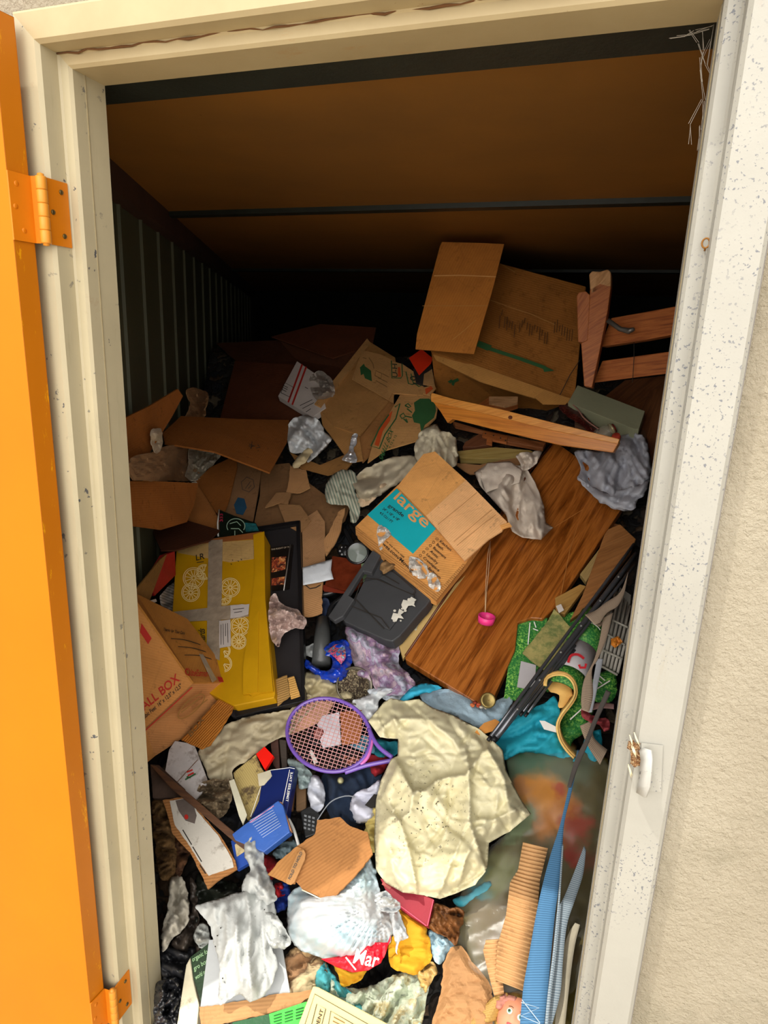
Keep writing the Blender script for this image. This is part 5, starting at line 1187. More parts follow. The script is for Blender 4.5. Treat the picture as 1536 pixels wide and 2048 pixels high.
# ================================================================== LOWER HALF
# ---- khaki sheet left of racket
mkh = M('b4a88c', rough=.85, var=.08, name='khaki_cotton', bs=200)
o = cloth('khaki_sheet', [(395, 1500), (425, 1478), (460, 1445), (530, 1428), (580, 1420), (612, 1392), (640, 1400), (600, 1440), (578, 1470), (545, 1482), (500, 1518), (466, 1540), (462, 1562), (420, 1560), (408, 1530)], mkh, h=.075, bulge=.03, amp=.016, scale=60, ang=-35, stretch=2.4, R=18, step=4.5, seed=51, dirt=None) if False else cloth('khaki_sheet', [(395, 1500), (425, 1478), (460, 1445), (530, 1428), (580, 1420), (612, 1392), (640, 1400), (600, 1440), (578, 1470), (545, 1482), (500, 1518), (466, 1540), (462, 1562), (420, 1560), (408, 1530)], mkh, h=.075, bulge=.03, amp=.016, scale=60, ang=-35, stretch=2.4, R=18, step=4.5, seed=51)
tag(o, 'khaki crumpled sheet stretched between the torn orange cardboard and the racket', 'sheet')
# ---- things under the racket
for nm, cat, pts, m, h_, lb in [
    ('craft_paper', 'paper', [(582, 1468), (596, 1425), (628, 1400), (668, 1404), (652, 1434), (622, 1452)], M('d0a080', name='peach_crepe', bump=.8, bs=120), .055, 'peach crepe paper under the upper left of the racket strings'),
    ('white_card', 'card', [(634, 1450), (645, 1432), (678, 1424), (682, 1488), (646, 1496), (640, 1480), (648, 1465)], M('dcd8e2', name='white_card'), .06, 'white card with printed grid under the racket centre'),
    ('brown_card', 'cardboard', [(680, 1424), (726, 1420), (722, 1468), (718, 1485), (684, 1490)], card('a8683c', .15), .065, 'brown corrugated card under the right half of the racket strings')]:
    o, _ = panel(nm, pts, m, None, h=h_, th=.004, jag=.6); tag(o, lb, cat)
t = thing('camera_part', 'black camera like gadget with round lens under the racket strings', 'gadget', W(622, 1480, .04))
prism('body', [(612, 1470), (624, 1455), (640, 1458), (648, 1470), (640, 1490), (622, 1488)], M('16161a', rough=.3, name='black_plastic_shiny'), t, h=.055, depth=.03, bevel=.003)
lathe('lens', [(.001, .004), (.012, .004), (.016, 0)], W(638, 1468, .06), CAM - W(638, 1468), M('8c5048', rough=.3, name='copper_lens'), t, 18)
def slats(pts, cols, h_, lab):
    for k, (q, c) in enumerate(zip(pts, cols)):
        o, _ = prism('wood_strip', q, wood(c, c, '2a1a10', 1, .6, 'dark_slat', 9), None, h=h_, depth=.012); tag(o, lab[k], 'wood strip')
slats([[(540, 1480), (556, 1476), (560, 1545), (546, 1530)], [(558, 1478), (572, 1480), (575, 1545), (564, 1545)], [(560, 1596), (575, 1560), (590, 1570), (585, 1620), (565, 1625)], [(592, 1570), (612, 1560), (612, 1620), (592, 1622)]], ['5a3a30', '4a4038', '8a6038', '7a5c3c'], .045,
      ['dark red brown slat left of the racket rim', 'grey brown slat touching the racket rim', 'brown wood piece right of the navy book spine', 'small framed wood piece above the keypad phone'])
o = cloth('fabric_scrap', [(590, 1500), (630, 1500), (660, 1508), (700, 1500), (722, 1520), (700, 1538), (640, 1540), (600, 1525)], voro(['2a1c1c', 'c07a60', '3a2424', '18181c'], 30, name='dark_floral_cloth'), h=.04, amp=.012, scale=24, step=5); tag(o, 'dark cloth with peach blotches under the lower racket strings', 'cloth')
# ---- racket
t = thing('racket', 'childs purple and pink racket with string bed lying on the clothes', 'racket', W(655, 1470, .08))
prk = plane_of([(578, 1470), (655, 1396), (740, 1440), (655, 1548)], .105)
m_rf = M('7858b4', rough=.25, var=.15, bump=0, name='purple_racket_frame', spec=.7); m_rs = M('e0a8a8', rough=.5, bump=0, name='pink_string')
def pfun(x, y, o_=0): return prk(x, y, o_)
cen = (658, 1470); ell = [(cen[0] + 84 * math.cos(a) * 1.0 + 8 * math.sin(a) * 0, cen[1] + 72 * math.sin(a)) for a in np.linspace(0, 2 * math.pi, 73)[:-1]]
rot = math.radians(18)
def ep(a, k=1.0): x = 85 * k * math.cos(a); y = 72 * k * math.sin(a); return (cen[0] + x * math.cos(rot) - y * math.sin(rot), cen[1] + x * math.sin(rot) + y * math.cos(rot))
sweep('head_frame', [pfun(*ep(a)) for a in np.linspace(0, 2 * math.pi, 73)[:-1]], .0054, m_rf, t, 12, closed=True)
V = []; Fc = []
def st(p, q, r=.0009):
    d = (q - p).normalized(); u = d.orthogonal().normalized() * r; v = d.cross(u).normalized() * r; b = len(V)
    for s in (p, q): V.extend([s + u, s + v, s - u, s - v])
    for k in range(4): Fc.append([b + k, b + (k + 1) % 4, b + 4 + (k + 1) % 4, b + 4 + k])
for k in range(-9, 10):
    s = k / 10; c = math.sqrt(1 - s * s) * .97
    def loc(x, y): X = 85 * x; Y = 72 * y; return (cen[0] + X * math.cos(rot) - Y * math.sin(rot), cen[1] + X * math.sin(rot) + Y * math.cos(rot))
    st(pfun(*loc(s, -c), .001), pfun(*loc(s, c), .001)); st(pfun(*loc(-c, s), -.001), pfun(*loc(c, s), -.001))
so_ = mesh_obj('string_bed', V, Fc, m_rs, t)
yk = [(716, 1530), (735, 1518), (752, 1528), (790, 1518)]
sweep('throat', [pfun(x, y) for x, y in spline([(690, 1545), (722, 1534), (745, 1528), (790, 1520)], 6, False)], .006, m_rf, t)
sweep('throat', [pfun(x, y) for x, y in spline([(738, 1458), (748, 1480), (762, 1498), (785, 1515)], 6, False)], .006, m_rf, t)
sweep('throat_bridge', [pfun(x, y) for x, y in spline([(722, 1530), (735, 1515), (741, 1498), (744, 1480)], 6, False)], .005, M('d070b8', rough=.25, bump=0, name='pink_plastic_bridge'), t)
rg = random.Random(4)
V = []; Fc = []
# grommets round the rim
for k in range(48):
    a = k * 2 * math.pi / 48; c_ = pfun(*ep(a, .95)); lathe('grommet', [(0, .004), (.0022, .003), (.0026, -.002)], c_, prk.n, M('4a3480', bump=0, name='grommet_purple'), t, 6)
# ---- clothes below the racket
mdn = M('1c2c44', rough=.9, var=.3, vs=14, name='denim', weave=300, bump=.4)
t = thing('jeans', 'dark blue denim jeans with brass button below the racket', 'jeans', W(690, 1590, .04))
cloth('cloth', [(645, 1552), (700, 1545), (755, 1525), (760, 1560), (752, 1590), (735, 1640), (700, 1655), (668, 1640), (648, 1600)], mdn, t, h=.055, bulge=.03, amp=.014, scale=44, ang=80, stretch=2.4, R=14, step=4.5, seed=61)
lathe('button', [(0, .004), (.006, .004), (.009, .002), (.009, 0)], W(681, 1561, .085), CAM - W(681, 1561), M('8a8664', metal=.6, rough=.4, name='brass_button'), t, 16)
for pts, c, lb, cat, nm, kw in [
    ([(735, 1512), (775, 1515), (770, 1540), (752, 1555), (742, 1540)], '8c1420', 'red cloth between racket handle and the cream sheet', 'cloth', 'red_cloth', dict(h=.06, scale=30)),
    ([(700, 1488), (724, 1470), (742, 1478), (748, 1505), (720, 1500)], '5a94ac', 'light blue cloth under the right racket edge', 'cloth', 'blue_cloth', dict(h=.055, scale=30)),
    ([(740, 1478), (775, 1482), (796, 1482), (795, 1508), (760, 1514), (745, 1500)], '1c7c8c', 'teal cloth under the racket handle', 'cloth', 'teal_cloth', dict(h=.05, scale=30)),
    ([(622, 1552), (640, 1556), (650, 1590), (648, 1612), (635, 1625), (620, 1612), (616, 1580)], 'c8ccd8', 'pale grey folded sleeve left of the dark jeans', 'cloth', 'grey_sleeve', dict(h=.075, scale=40)),
    ([(712, 1585), (740, 1572), (760, 1560), (760, 1600), (745, 1640), (715, 1646), (700, 1622), (704, 1600)], 'd0d2e2', 'white plastic envelope between jeans and the cream sheet', 'envelope', 'envelope', dict(h=.085, scale=50)),
    ([(735, 1635), (758, 1605), (765, 1650), (760, 1695), (735, 1706), (714, 1696), (712, 1672), (730, 1660)], 'dcc878', 'yellow baby cloth at the left edge of the cream sheet', 'cloth', 'yellow_cloth', dict(h=.085, scale=26)),
    ([(578, 1518), (600, 1522), (622, 1545), (620, 1570), (600, 1578), (594, 1550), (580, 1535)], '8c9c9c', 'fluffy grey blue duster beside the racket frame', 'duster', 'duster', dict(h=.08, scale=8)),
    ([(545, 1710), (560, 1690), (590, 1680), (588, 1700), (565, 1718)], '6c8088', 'fluffy blue grey wool bits above the torn corner of the fold printed cardboard', 'wool', 'wool_bits', dict(h=.05, scale=8)),
    ([(522, 1715), (548, 1712), (560, 1735), (545, 1760), (525, 1760)], 'a01c24', 'dark red cloth peeking out right of the white gauze top', 'cloth', 'red_cloth', dict(h=.03, scale=20)),
    ([(555, 1768), (578, 1765), (576, 1810), (556, 1826), (548, 1800)], '1c3c9c', 'royal blue cloth strip left of the white shopping bag', 'cloth', 'blue_cloth', dict(h=.04, scale=20)),
    ([(548, 1770), (565, 1765), (570, 1785), (552, 1795)], 'c8202c', 'bright red cloth patch above the royal blue cloth strip', 'cloth', 'red_cloth', dict(h=.055, scale=14))]:
    o = cloth(nm, pts, M(c, name=nm + '_fabric', rough=.8), bulge=.03, amp=.012, step=4, R=10, seed=int(pts[0][0]), **kw); tag(o, lb, cat)
o, _ = panel('printed_card', [(730, 1610), (748, 1588), (762, 1590), (760, 1612), (742, 1616)], M('1c1814', name='black_printed_card'), None, h=.115, th=.002); tag(o, 'black printed card inside the white plastic envelope', 'card')
o, _ = panel('white_stick', [(618, 1502), (624, 1500), (636, 1524), (628, 1528)], WHI, None, h=.07, th=.003); tag(o, 'short white paper stick under the lower racket strings', 'stick')
o = sweep('wire_hoop', [W(x, y, .105) for x, y in spline([(635, 1640), (660, 1605), (690, 1592), (710, 1594)], 6, False)], .0016, M('9aa0a8', metal=.3, name='grey_wire'), None, 6); tag(o, 'thin grey wire arching over the dark jeans', 'wire')
o = sweep('white_cable', [W(x, y, .08) for x, y in spline([(576, 1636), (588, 1660), (597, 1690)], 5, False)], .004, WHI, None, 8); tag(o, 'white cable left of the keypad phone', 'cable')
# ---- phone
t = thing('keypad_phone', 'black keypad phone standing above the fold printed cardboard', 'phone', W(615, 1650, .04))
pph = plane_of([(600, 1620), (640, 1622), (628, 1665), (608, 1672)], .075)
prism('body', [(600, 1622), (618, 1612), (640, 1628), (632, 1668), (610, 1676)], M('1a1c1e', rough=.35, name='black_handset'), t, pl=pph, depth=.02, bevel=.003)
for r_ in range(4):
    for c_ in range(3):
        x = 609 + c_ * 8 - r_ * .3; y = 1630 + r_ * 8 + c_ * 2
        panel('key', [(x, y), (x + 5, y + 1), (x + 5, y + 5), (x, y + 4)], M('7c8084', bump=0, name='grey_key'), t, pl=pph, off=.003, th=.003)
# ---- books left
t = thing('red_book', 'red book corner standing above the yellowed notebook', 'book', W(525, 1515, .05))
panel('cover', [(512, 1508), (529, 1493), (547, 1512), (530, 1540)], M('f01c10', rough=.35, var=.04, name='bright_red_cover'), t, h=.10, th=.012)
t = thing('notebook', 'yellowed stained notebook with ruled pages left of the navy book', 'notebook', W(500, 1560, .05))
pnb = plane_of([(466, 1545), (512, 1510), (545, 1560), (490, 1620)], .085)
def pages_m(c='b8a468'):
    tt = NT('stained_pages', .85); v = tt.coord('Object'); wv = tt.new('ShaderNodeTexWave'); wv.inputs['Scale'].default_value = 60; tt.link(tt.coord('UV'), wv.inputs[0])
    c_ = tt.mix(.35, lin(c), tt.ramp(wv.outputs[1], [(.3, (.5, .45, .35, 1)), (.6, G1)]), 'MULTIPLY')
    c_ = tt.mix(tt.ramp(tt.noise(v, 14, 6, .7), [(.5, G0), (.6, G1)]), c_, lin('5a4a34')); tt.color(c_); return tt.m
prism('pages', [(466, 1545), (512, 1508), (520, 1530), (538, 1560), (525, 1600), (495, 1640), (480, 1610)], pages_m(), t, pl=pnb, depth=.012)
o, _ = panel('note_paper', [(515, 1548), (540, 1540), (544, 1552), (528, 1570), (518, 1572)], M('c8c0a8', name='cream_paper'), None, h=.11, th=.002); tag(o, 'cream paper corner overlapping the navy book', 'paper')
m_nv = M('10205c', rough=.35, var=.1, name='navy_cover', bump=.05)
t = thing('navy_book', 'navy blue hardback book with white lettered spine', 'book', W(545, 1590, .06))
pn = plane_of([(541, 1540), (590, 1532), (570, 1630), (500, 1638)], .11, (.01, 0))
prism('cover', [(541, 1540), (582, 1532), (590, 1534), (586, 1560), (573, 1630), (500, 1640), (518, 1600), (522, 1572), (541, 1556)], m_nv, t, pl=pn, depth=.03, bevel=.002)
strokes('white_line', [[(541, 1541), (580, 1536), (590, 1538)], [(580, 1540), (562, 1625)], [(522, 1575), (502, 1634)]], 1.2, pn, WHI, t)
lettering('TIMELESS TALE', pn, (572, 1604), (582, 1545), (577, 1604), WHI, t, off=.0025)
t = thing('blue_book', 'blue paperback with text on its back cover below the navy book', 'book', W(530, 1650, .07))
pbk = plane_of([(465, 1660), (555, 1602), (578, 1655), (500, 1700)], .135)
prism('cover', [(464, 1668), (490, 1648), (556, 1601), (566, 1610), (580, 1664), (528, 1704), (470, 1680)], M('3c64b4', rough=.3, var=.12, name='blue_cover'), t, pl=pbk, depth=.025, bevel=.002)
ln = []
for k in range(9):
    ln.append([(500 + k * 3.2, 1650 + k * 4.2 - 8), (545 + k * 2.2, 1618 + k * 4.4 - 2)])
strokes('printed_text', ln, 1.1, pbk, M('a8bce0', bump=0, name='pale_blue_print'), t); strokes('pink_text', [[(500, 1646), (548, 1612)]], 1.6, pbk, M('d890b0', bump=0, name='pink_print'), t)
o_, _ = panel('page_edge', [(557, 1602), (562, 1603), (582, 1660), (576, 1662)], M('b8805c', name='page_block'), t, pl=pbk, off=-.004, th=.015)
t = thing('picture_book', 'blue covered book with cream picture panel under the white gauze', 'book', W(480, 1710, .06))
pk = plane_of([(462, 1680), (492, 1670), (498, 1730), (472, 1738)], .10)
panel('cover', [(462, 1682), (500, 1664), (500, 1725), (474, 1740)], M('2c50a8', rough=.3, name='blue_book_cover'), t, pl=pk, th=.015)
panel('picture', [(470, 1690), (492, 1672), (492, 1702), (474, 1714)], M('d8c494', name='cream_picture', dirt=.3), t, pl=pk, off=.002, th=.001)
# ---- left postal box and board
t = thing('white_postal_carton', 'white dirty opened postal carton with logo below the small moving box', 'carton', W(380, 1540, .06))
pq = plane_of([(340, 1490), (390, 1480), (420, 1580), (350, 1600)], .085)
panel('side', [(338, 1500), (350, 1482), (388, 1488), (415, 1560), (408, 1580), (390, 1600), (352, 1568), (330, 1545)], M('c8c4c4', dirt=.3, name='dirty_white_card'), t, pl=pq, th=.005)
strokes('red_logo', [[(374, 1545), (386, 1540)], [(376, 1552), (388, 1546)]], 3, pq, REDI, t); strokes('green_logo', [[(371, 1560), (392, 1548)], [(374, 1554), (382, 1556)]], 3, pq, GRNI, t); strokes('edge_line', [[(352, 1568), (396, 1520)]], 1.2, pq, FNT, t)
o = cloth('stained_rag', [(398, 1570), (420, 1560), (462, 1558), (470, 1572), (462, 1600), (450, 1630), (425, 1640), (400, 1618), (394, 1600)], M('9a8668', dirt=.8, dirtcol='2c241c', name='mouldy_cloth', vs=20), h=.09, amp=.016, scale=22, step=4, R=12, smooth=False); tag(o, 'stained mouldy crumpled paper below the khaki sheet', 'paper')
o, _ = panel('paper_strip', [(458, 1562), (468, 1558), (494, 1630), (486, 1650), (478, 1632)], M('d0ccb4', name='pale_paper_strip'), None, h=.115, th=.002); tag(o, 'narrow pale paper strip running down from the stained paper', 'paper strip')
m_bd = wood('6a4830', '54382a', '3a241a', 1, .5, 'dark_brown_board', 12)
o, _ = prism('brown_tray', [(300, 1528), (318, 1530), (370, 1578), (372, 1596), (305, 1596)], M('5a4a42', rough=.3, var=.5, vs=8, name='glossy_brown_lid'), None, h=.09, depth=.02); tag(o, 'glossy brown tray against the left frame above the white printed cardboard', 'tray')
o, _ = prism('long_board', [(300, 1530), (312, 1532), (370, 1580), (440, 1640), (488, 1680), (490, 1700), (470, 1685), (395, 1620), (340, 1575)], m_bd, None, h=.13, depth=.015); tag(o, 'long thin brown board edge running from the left frame to the gauze', 'board')
t = thing('white_printed_cardboard', 'white faced torn cardboard with grey photo print beside the left frame', 'cardboard', W(400, 1700, .06))
pw_ = plane_of([(325, 1600), (380, 1596), (472, 1735), (415, 1775)], .115)
panel('sheet', [(325, 1600), (382, 1592), (396, 1620), (440, 1670), (470, 1720), (474, 1738), (440, 1758), (415, 1778), (404, 1752), (380, 1705), (345, 1668), (335, 1630)], card('a87444', .15), t, pl=pw_, th=.006, jag=.8)
panel('white_face', [(340, 1602), (382, 1596), (394, 1622), (436, 1670), (464, 1718), (468, 1735), (440, 1744), (418, 1752), (404, 1732), (378, 1690), (350, 1650)], M('cbc6bc', dirt=.15, name='white_printed_face', var=.08), t, pl=pw_, off=.002, th=.001, jag=.6)
panel('grey_photo', [(352, 1602), (384, 1596), (394, 1632), (390, 1648), (372, 1642), (358, 1622)], M('6a5e58', bump=0, name='grey_photo_print', var=.3), t, pl=pw_, off=.0035, th=.001); panel('red_dot', circ(374, 1635, 4, 5, 10)[:-1], REDI, t, pl=pw_, off=.005, th=.001)
strokes('small_print', [[(366, 1660), (384, 1690)], [(386, 1694), (404, 1724)], [(400, 1730), (412, 1748)]], 2.2, pw_, INK, t)
# ---- furry brown thing, grey papers, black bags along left frame
def fur(c1, c2):
    tt = NT('matted_fur', .95); v = tt.coord('Object'); tt.color(tt.ramp(tt.noise(v, 26, 6, .75), [(.35, lin(c1)), (.65, lin(c2))])); tt.bump(tt.noise(v, 90, 5, .8), 1, .012); return tt.m
for pts, m, h_, lb, cat, nm, sc_, ang_ in [
    ([(302, 1610), (322, 1596), (345, 1640), (352, 1690), (352, 1740), (335, 1760), (318, 1748), (310, 1690)], fur('4a3018', 'a8804c'), .07, 'tan matted fur rug end against the left frame', 'rug', 'fur_rug', 18, 0),
    ([(348, 1660), (368, 1680), (378, 1700), (372, 1730), (350, 1762), (325, 1758), (352, 1740)], fur('3a2014', '8a5c38'), .06, 'darker brown matted fur beside the tan fur rug end', 'fur', 'fur_rug', 18, 0),
    ([(338, 1762), (352, 1750), (366, 1755), (376, 1790), (378, 1830), (366, 1860), (345, 1878), (325, 1902), (322, 1870), (335, 1820)], M('a8a294', name='grey_tissue', rough=.9), .06, 'long grey crumpled tissue hanging along the left frame', 'tissue', 'tissue', 26, 75),
    ([(378, 1760), (392, 1770), (398, 1860), (392, 1905), (350, 1900), (345, 1880), (368, 1860), (382, 1820)], M('3c342e', name='dark_brown_bag', rough=.4), .035, 'dark brown plastic bag behind the grey tissue', 'bag', 'dark_bag', 26, 80),
    ([(322, 1900), (350, 1895), (392, 1895), (378, 1925), (360, 1975), (330, 1970)], M('26272b', rough=.45, name='black_bag'), .03, 'black plastic bag on the threshold beside the left frame', 'bag', 'black_bag', 20, 30),
    ([(310, 1975), (330, 1960), (362, 1965), (350, 2060), (312, 2070)], M('1e1f24', rough=.25, name='glossy_black_bag', spec=.8), .05, 'glossy pleated black plastic at the very foot of the left frame', 'bag', 'black_bag', 14, 85),
    ([(388, 1780), (400, 1740), (430, 1760), (470, 1765), (480, 1795), (440, 1810), (404, 1825), (392, 1850)], M('1c2018', rough=.5, name='dark_cloth', var=.5, vs=20), .02, 'very dark cloth in the gap left of the white gauze', 'cloth', 'dark_cloth', 20, 10),
    ([(386, 1870), (400, 1848), (414, 1850), (420, 1880), (404, 1896), (394, 1888)], M('b8bcb8', name='printed_white_paper', dirt=.3), .06, 'crumpled printed white paper left of the white gauze', 'paper', 'crumpled_paper', 14, 10)]:
    o = cloth(nm, pts, m, h=h_, bulge=.04, amp=.014, scale=sc_, ang=ang_, stretch=2.2, step=4, R=12, seed=int(pts[1][1])); tag(o, lb, cat)
# ---- paper clutter at bottom left
t = thing('green_magazine', 'green printed magazine under the white board at the lower left', 'magazine', W(400, 1960, .02))
pg = plane_of([(380, 1915), (440, 1880), (415, 2010), (385, 2050)], .055)
panel('cover', [(380, 1915), (416, 1888), (450, 1880), (430, 1960), (410, 2020), (400, 2000), (388, 1960)], M('203c20', rough=.4, var=.4, vs=30, name='dark_green_print'), t, pl=pg, th=.005)
for k, s in enumerate(['organic food', 'gro book', 'world news']): lettering(s, pg, (386 + 3 * k, 1924 + 18 * k), (424 - 2 * k, 1902 + 20 * k), (384 + 3 * k, 1915 + 18 * k), M('9ac090', bump=0, name='pale_green_text'), t)
o, _ = prism('page_block', [(352, 2060), (372, 1930), (380, 1915), (386, 1960), (398, 2010), (392, 2070)], M('d8d0b4', name='cream_page_edges', dirt=.2), None, h=.06, depth=.02); tag(o, 'cream page block of a thick book standing at the lower left', 'book')
t = thing('white_board', 'white foam board with torn brown paper foot under the gauze', 'board', W(470, 1960, .03))
pwb = plane_of([(416, 1885), (560, 1880), (560, 1990), (400, 2020)], .075)
panel('board', [(418, 1880), (560, 1870), (580, 1985), (540, 2000), (400, 2020), (404, 1990)], M('b0b4b6', rough=.6, var=.04, name='white_board'), t, pl=pwb, th=.005)
panel('torn_brown_strip', [(400, 2014), (440, 2010), (560, 1988), (600, 1985), (640, 1975), (600, 2010), (520, 2032), (402, 2056)], card('b88a5c', .12, dirt=.3), t, pl=pwb, off=.004, th=.004, jag=1.2)
# ---- stone printed quilt
o = cloth('stone_print_mat', [(575, 1905), (600, 1890), (640, 1905), (655, 1940), (640, 1975), (620, 2010), (560, 2010), (540, 1995), (565, 1960), (555, 1935)], voro(['b8986c', 'd0b890', '9a7450', 'c8b48c', 'a88860', '8c6a48'], 16, name='stone_wall_print', edge='6a4e34'), h=.055, bulge=.02, amp=.01, scale=30, R=14, step=5)
tag(o, 'mat printed like a brown stone wall below the white shopping bag', 'mat')
t = thing('green_leaflet', 'bright green leaflet with dark green half at the very bottom', 'leaflet', W(540, 2035, .03))
pgl = plane_of([(470, 2040), (540, 2018), (620, 2000), (600, 2060)], .085)
panel('dark_half', [(465, 2045), (538, 2028), (545, 2075), (460, 2080)], M('1c5a30', rough=.3, name='dark_green_gloss', var=.3), t, pl=pgl, th=.003)
panel('bright_half', [(538, 2028), (610, 2004), (622, 2002), (590, 2075), (545, 2078)], M('3cc83c', rough=.35, name='bright_green_print', var=.15), t, pl=pgl, th=.003)
strokes('green_text', [[(548 + (k % 3) * 22, 2032 + (k // 3) * 6 - (k % 3) * 6), (564 + (k % 3) * 22, 2027 + (k // 3) * 6 - (k % 3) * 6)] for k in range(12)], 1.8, pgl, M('0c4a1c', bump=0, name='dark_green_text'), t)
# ---- gauze
mgz = M('b4b7b5', rough=.9, var=.06, name='white_gauze', bs=240)
t = thing('white_gauze', 'long white gauze cloth knotted at the top lying on the white board', 'cloth', W(490, 1860, .06))
cloth('neck', [(495, 1672), (515, 1664), (524, 1690), (530, 1735), (545, 1765), (552, 1800), (520, 1812), (485, 1785), (490, 1755), (500, 1735), (488, 1710)], mgz, t, h=.13, bulge=.04, amp=.014, scale=34, ang=82, stretch=3, step=4, R=14, seed=71)
cloth('body', [(392, 1814), (430, 1800), (470, 1788), (500, 1778), (540, 1782), (552, 1820), (560, 1860), (578, 1885), (570, 1898), (545, 1895), (555, 1925), (548, 1960), (530, 1990), (500, 2005), (486, 1992), (470, 1990), (440, 2010), (436, 1985), (440, 1940), (428, 1890), (418, 1850)], mgz, t, h=.11, bulge=.03, amp=.007, scale=50, ang=84, stretch=3.2, step=4, R=18, seed=72, fold=folds([([(452, 1826), (455, 1878), (447, 1935), (445, 1990)], .028, 14, 5), ([(493, 1790), (501, 1836), (496, 1901), (501, 1975)], .034, 16, 5), ([(473, 1850), (473, 1890), (483, 1961)], .02, 10, 4), ([(520, 1800), (524, 1860), (528, 1940)], .024, 14, 5), ([(428, 1815), (438, 1870), (436, 1900)], .018, 10, 5)]))
cloth('fold', [(520, 1825), (552, 1830), (575, 1870), (580, 1892), (548, 1896), (530, 1870)], mgz, t, h=.13, bulge=.03, amp=.012, scale=24, ang=60, step=4, R=12, seed=73)
rg = random.Random(9); V = []; Fc = []
for k in range(26):
    x = rg.uniform(430, 540); y = rg.uniform(1805, 1980); c_ = W(x, y, .135); V_ = 0
    if k < 14: lathe('dirt_speck', [(0, .001), (.0014, .0006), (.0016, -.012)], c_, CAM - c_, INK, t, 6)
# ---- fold-to-hold cardboard
mcb = card('a87444', .05, dirt=.2)
t = thing('fold_cardboard', 'torn brown cardboard printed fold to hold above the white shopping bag', 'cardboard', W(650, 1720, .08))
pfh = plane_of([(536, 1750), (640, 1640), (745, 1700), (660, 1805)], .155)
panel('sheet', [(594, 1692), (630, 1668), (634, 1640), (660, 1638), (680, 1634), (700, 1652), (735, 1664), (740, 1690), (745, 1708), (722, 1738), (660, 1804), (604, 1778), (590, 1762)], mcb, t, pl=pfh, th=.006, jag=.9)
panel('corner_flap', [(536, 1750), (560, 1722), (594, 1694), (612, 1702), (602, 1735), (590, 1768), (578, 1768)], card('b07c48', .04), t, pl=pfh, off=.004, th=.006, jag=.8)
hh_ = [(574, 1764), (596, 1712), (602, 1704), (610, 1702), (614, 1710), (612, 1722), (592, 1766), (584, 1772), (576, 1770)]
panel('hand_hole_flap', hh_, card('bb8a58', .02), t, pl=pfh, off=.012, th=.005, bevel=.001)
lettering('FOLD TO HOLD', pfh, (584, 1763), (608, 1709), (579, 1760), M('3a4a50', bump=0, name='grey_green_ink'), t, off=.0145)
strokes('white_torn_edge', [spline([(604, 1780), (625, 1790), (648, 1801)], 6, False)], 2.2, pfh, M('e8dcc0', bump=0, name='torn_paper_edge'), t)
# ---- white shopping bag
mwb = M('b8bcbe', rough=.25, var=.04, spec=.6, name='white_plastic_bag', bump=.15, bs=50)
def bagm():
    tt = NT('white_plastic_bag', .28, spec=.6); v = tt.coord('Object'); c = tt.ramp(tt.noise(v, 9, 3), [(.46, lin('c0c4c6')), (.66, lin('a8c0c8'))]); tt.color(c); tt.bump(tt.noise(v, 45, 4), .2, .004); return tt.m
t = thing('shopping_bag', 'knotted white plastic shopping bag with red lettered panel', 'shopping bag', W(680, 1860, .04))
m_bag = bagm()
gat = rays(765, 1800, 56, .022, 60)
def bagfold(x, y): return gat(x, y) + .05 * max(0, 1 - (((x - 665) / 95) ** 2 + ((y - 1850) / 80) ** 2))
bagpts = [(578, 1790), (600, 1772), (640, 1765), (690, 1740), (735, 1715), (748, 1735), (762, 1790), (790, 1830), (780, 1880), (760, 1925), (735, 1938), (705, 1942), (670, 1930), (640, 1915), (600, 1900), (578, 1870), (574, 1830)]
cloth('bag', bagpts, m_bag, t, h=.085, bulge=.09, amp=.003, scale=40, step=4.2, R=40, seed=81, fold=bagfold)
m_redp = M('d8142c', rough=.3, var=.05, name='red_bag_print')
cloth('red_panel', [(642, 1918), (680, 1912), (705, 1895), (735, 1868), (750, 1885), (775, 1885), (782, 1870), (776, 1895), (762, 1926), (735, 1941), (705, 1945), (672, 1934)], m_redp, t, h=.128, bulge=.03, amp=.004, scale=40, step=4, R=22, seed=82, fold=lambda x, y: gat(x, y) * .6, curve=False)
plb = plane_of([(700, 1900), (760, 1890), (750, 1935), (690, 1938)], .172)
lettering('Mar', plb, (706, 1926), (757, 1936), (711, 1896), WHI, t, off=.003, shear=.15)
strokes('white_stripe', [[(692, 1915), (712, 1940)]], 3, plb, WHI, t)
cloth('knot', [(752, 1792), (770, 1782), (785, 1795), (800, 1808), (796, 1820), (775, 1822), (756, 1815)], mwb, t, h=.16, bulge=.05, amp=.014, scale=16, step=3, R=12, seed=83)
cloth('handle_end', [(778, 1812), (796, 1820), (806, 1845), (816, 1872), (808, 1880), (796, 1885), (795, 1910), (790, 1890), (784, 1850)], mwb, t, h=.13, bulge=.025, amp=.01, scale=22, ang=70, step=3, R=10, seed=84)
# ---- mustard cloth, maroon book, bark leather etc
mmu = M('d09818', rough=.8, var=.08, name='mustard_felt', bs=160)
t = thing('mustard_cloth', 'mustard yellow felt cloth under the white shopping bag', 'cloth', W(800, 1880, .03))
cloth('body', [(790, 1815), (815, 1815), (835, 1835), (852, 1850), (862, 1900), (860, 1925), (832, 1948), (805, 1945), (785, 1935), (776, 1905), (785, 1870)], mmu, t, h=.085, bulge=.03, amp=.008, scale=60, step=4.5, R=14, seed=91)
cloth('tail', [(668, 1925), (700, 1940), (735, 1942), (715, 1960), (695, 1972), (682, 1972), (675, 1950)], mmu, t, h=.075, bulge=.02, amp=.006, scale=30, step=4, R=10, seed=92)
t = thing('maroon_book', 'dark red cloth covered book corner below the cream sheet', 'book', W(820, 1800, .04))
pmr = plane_of([(765, 1760), (868, 1795), (856, 1852), (790, 1810)], .12)
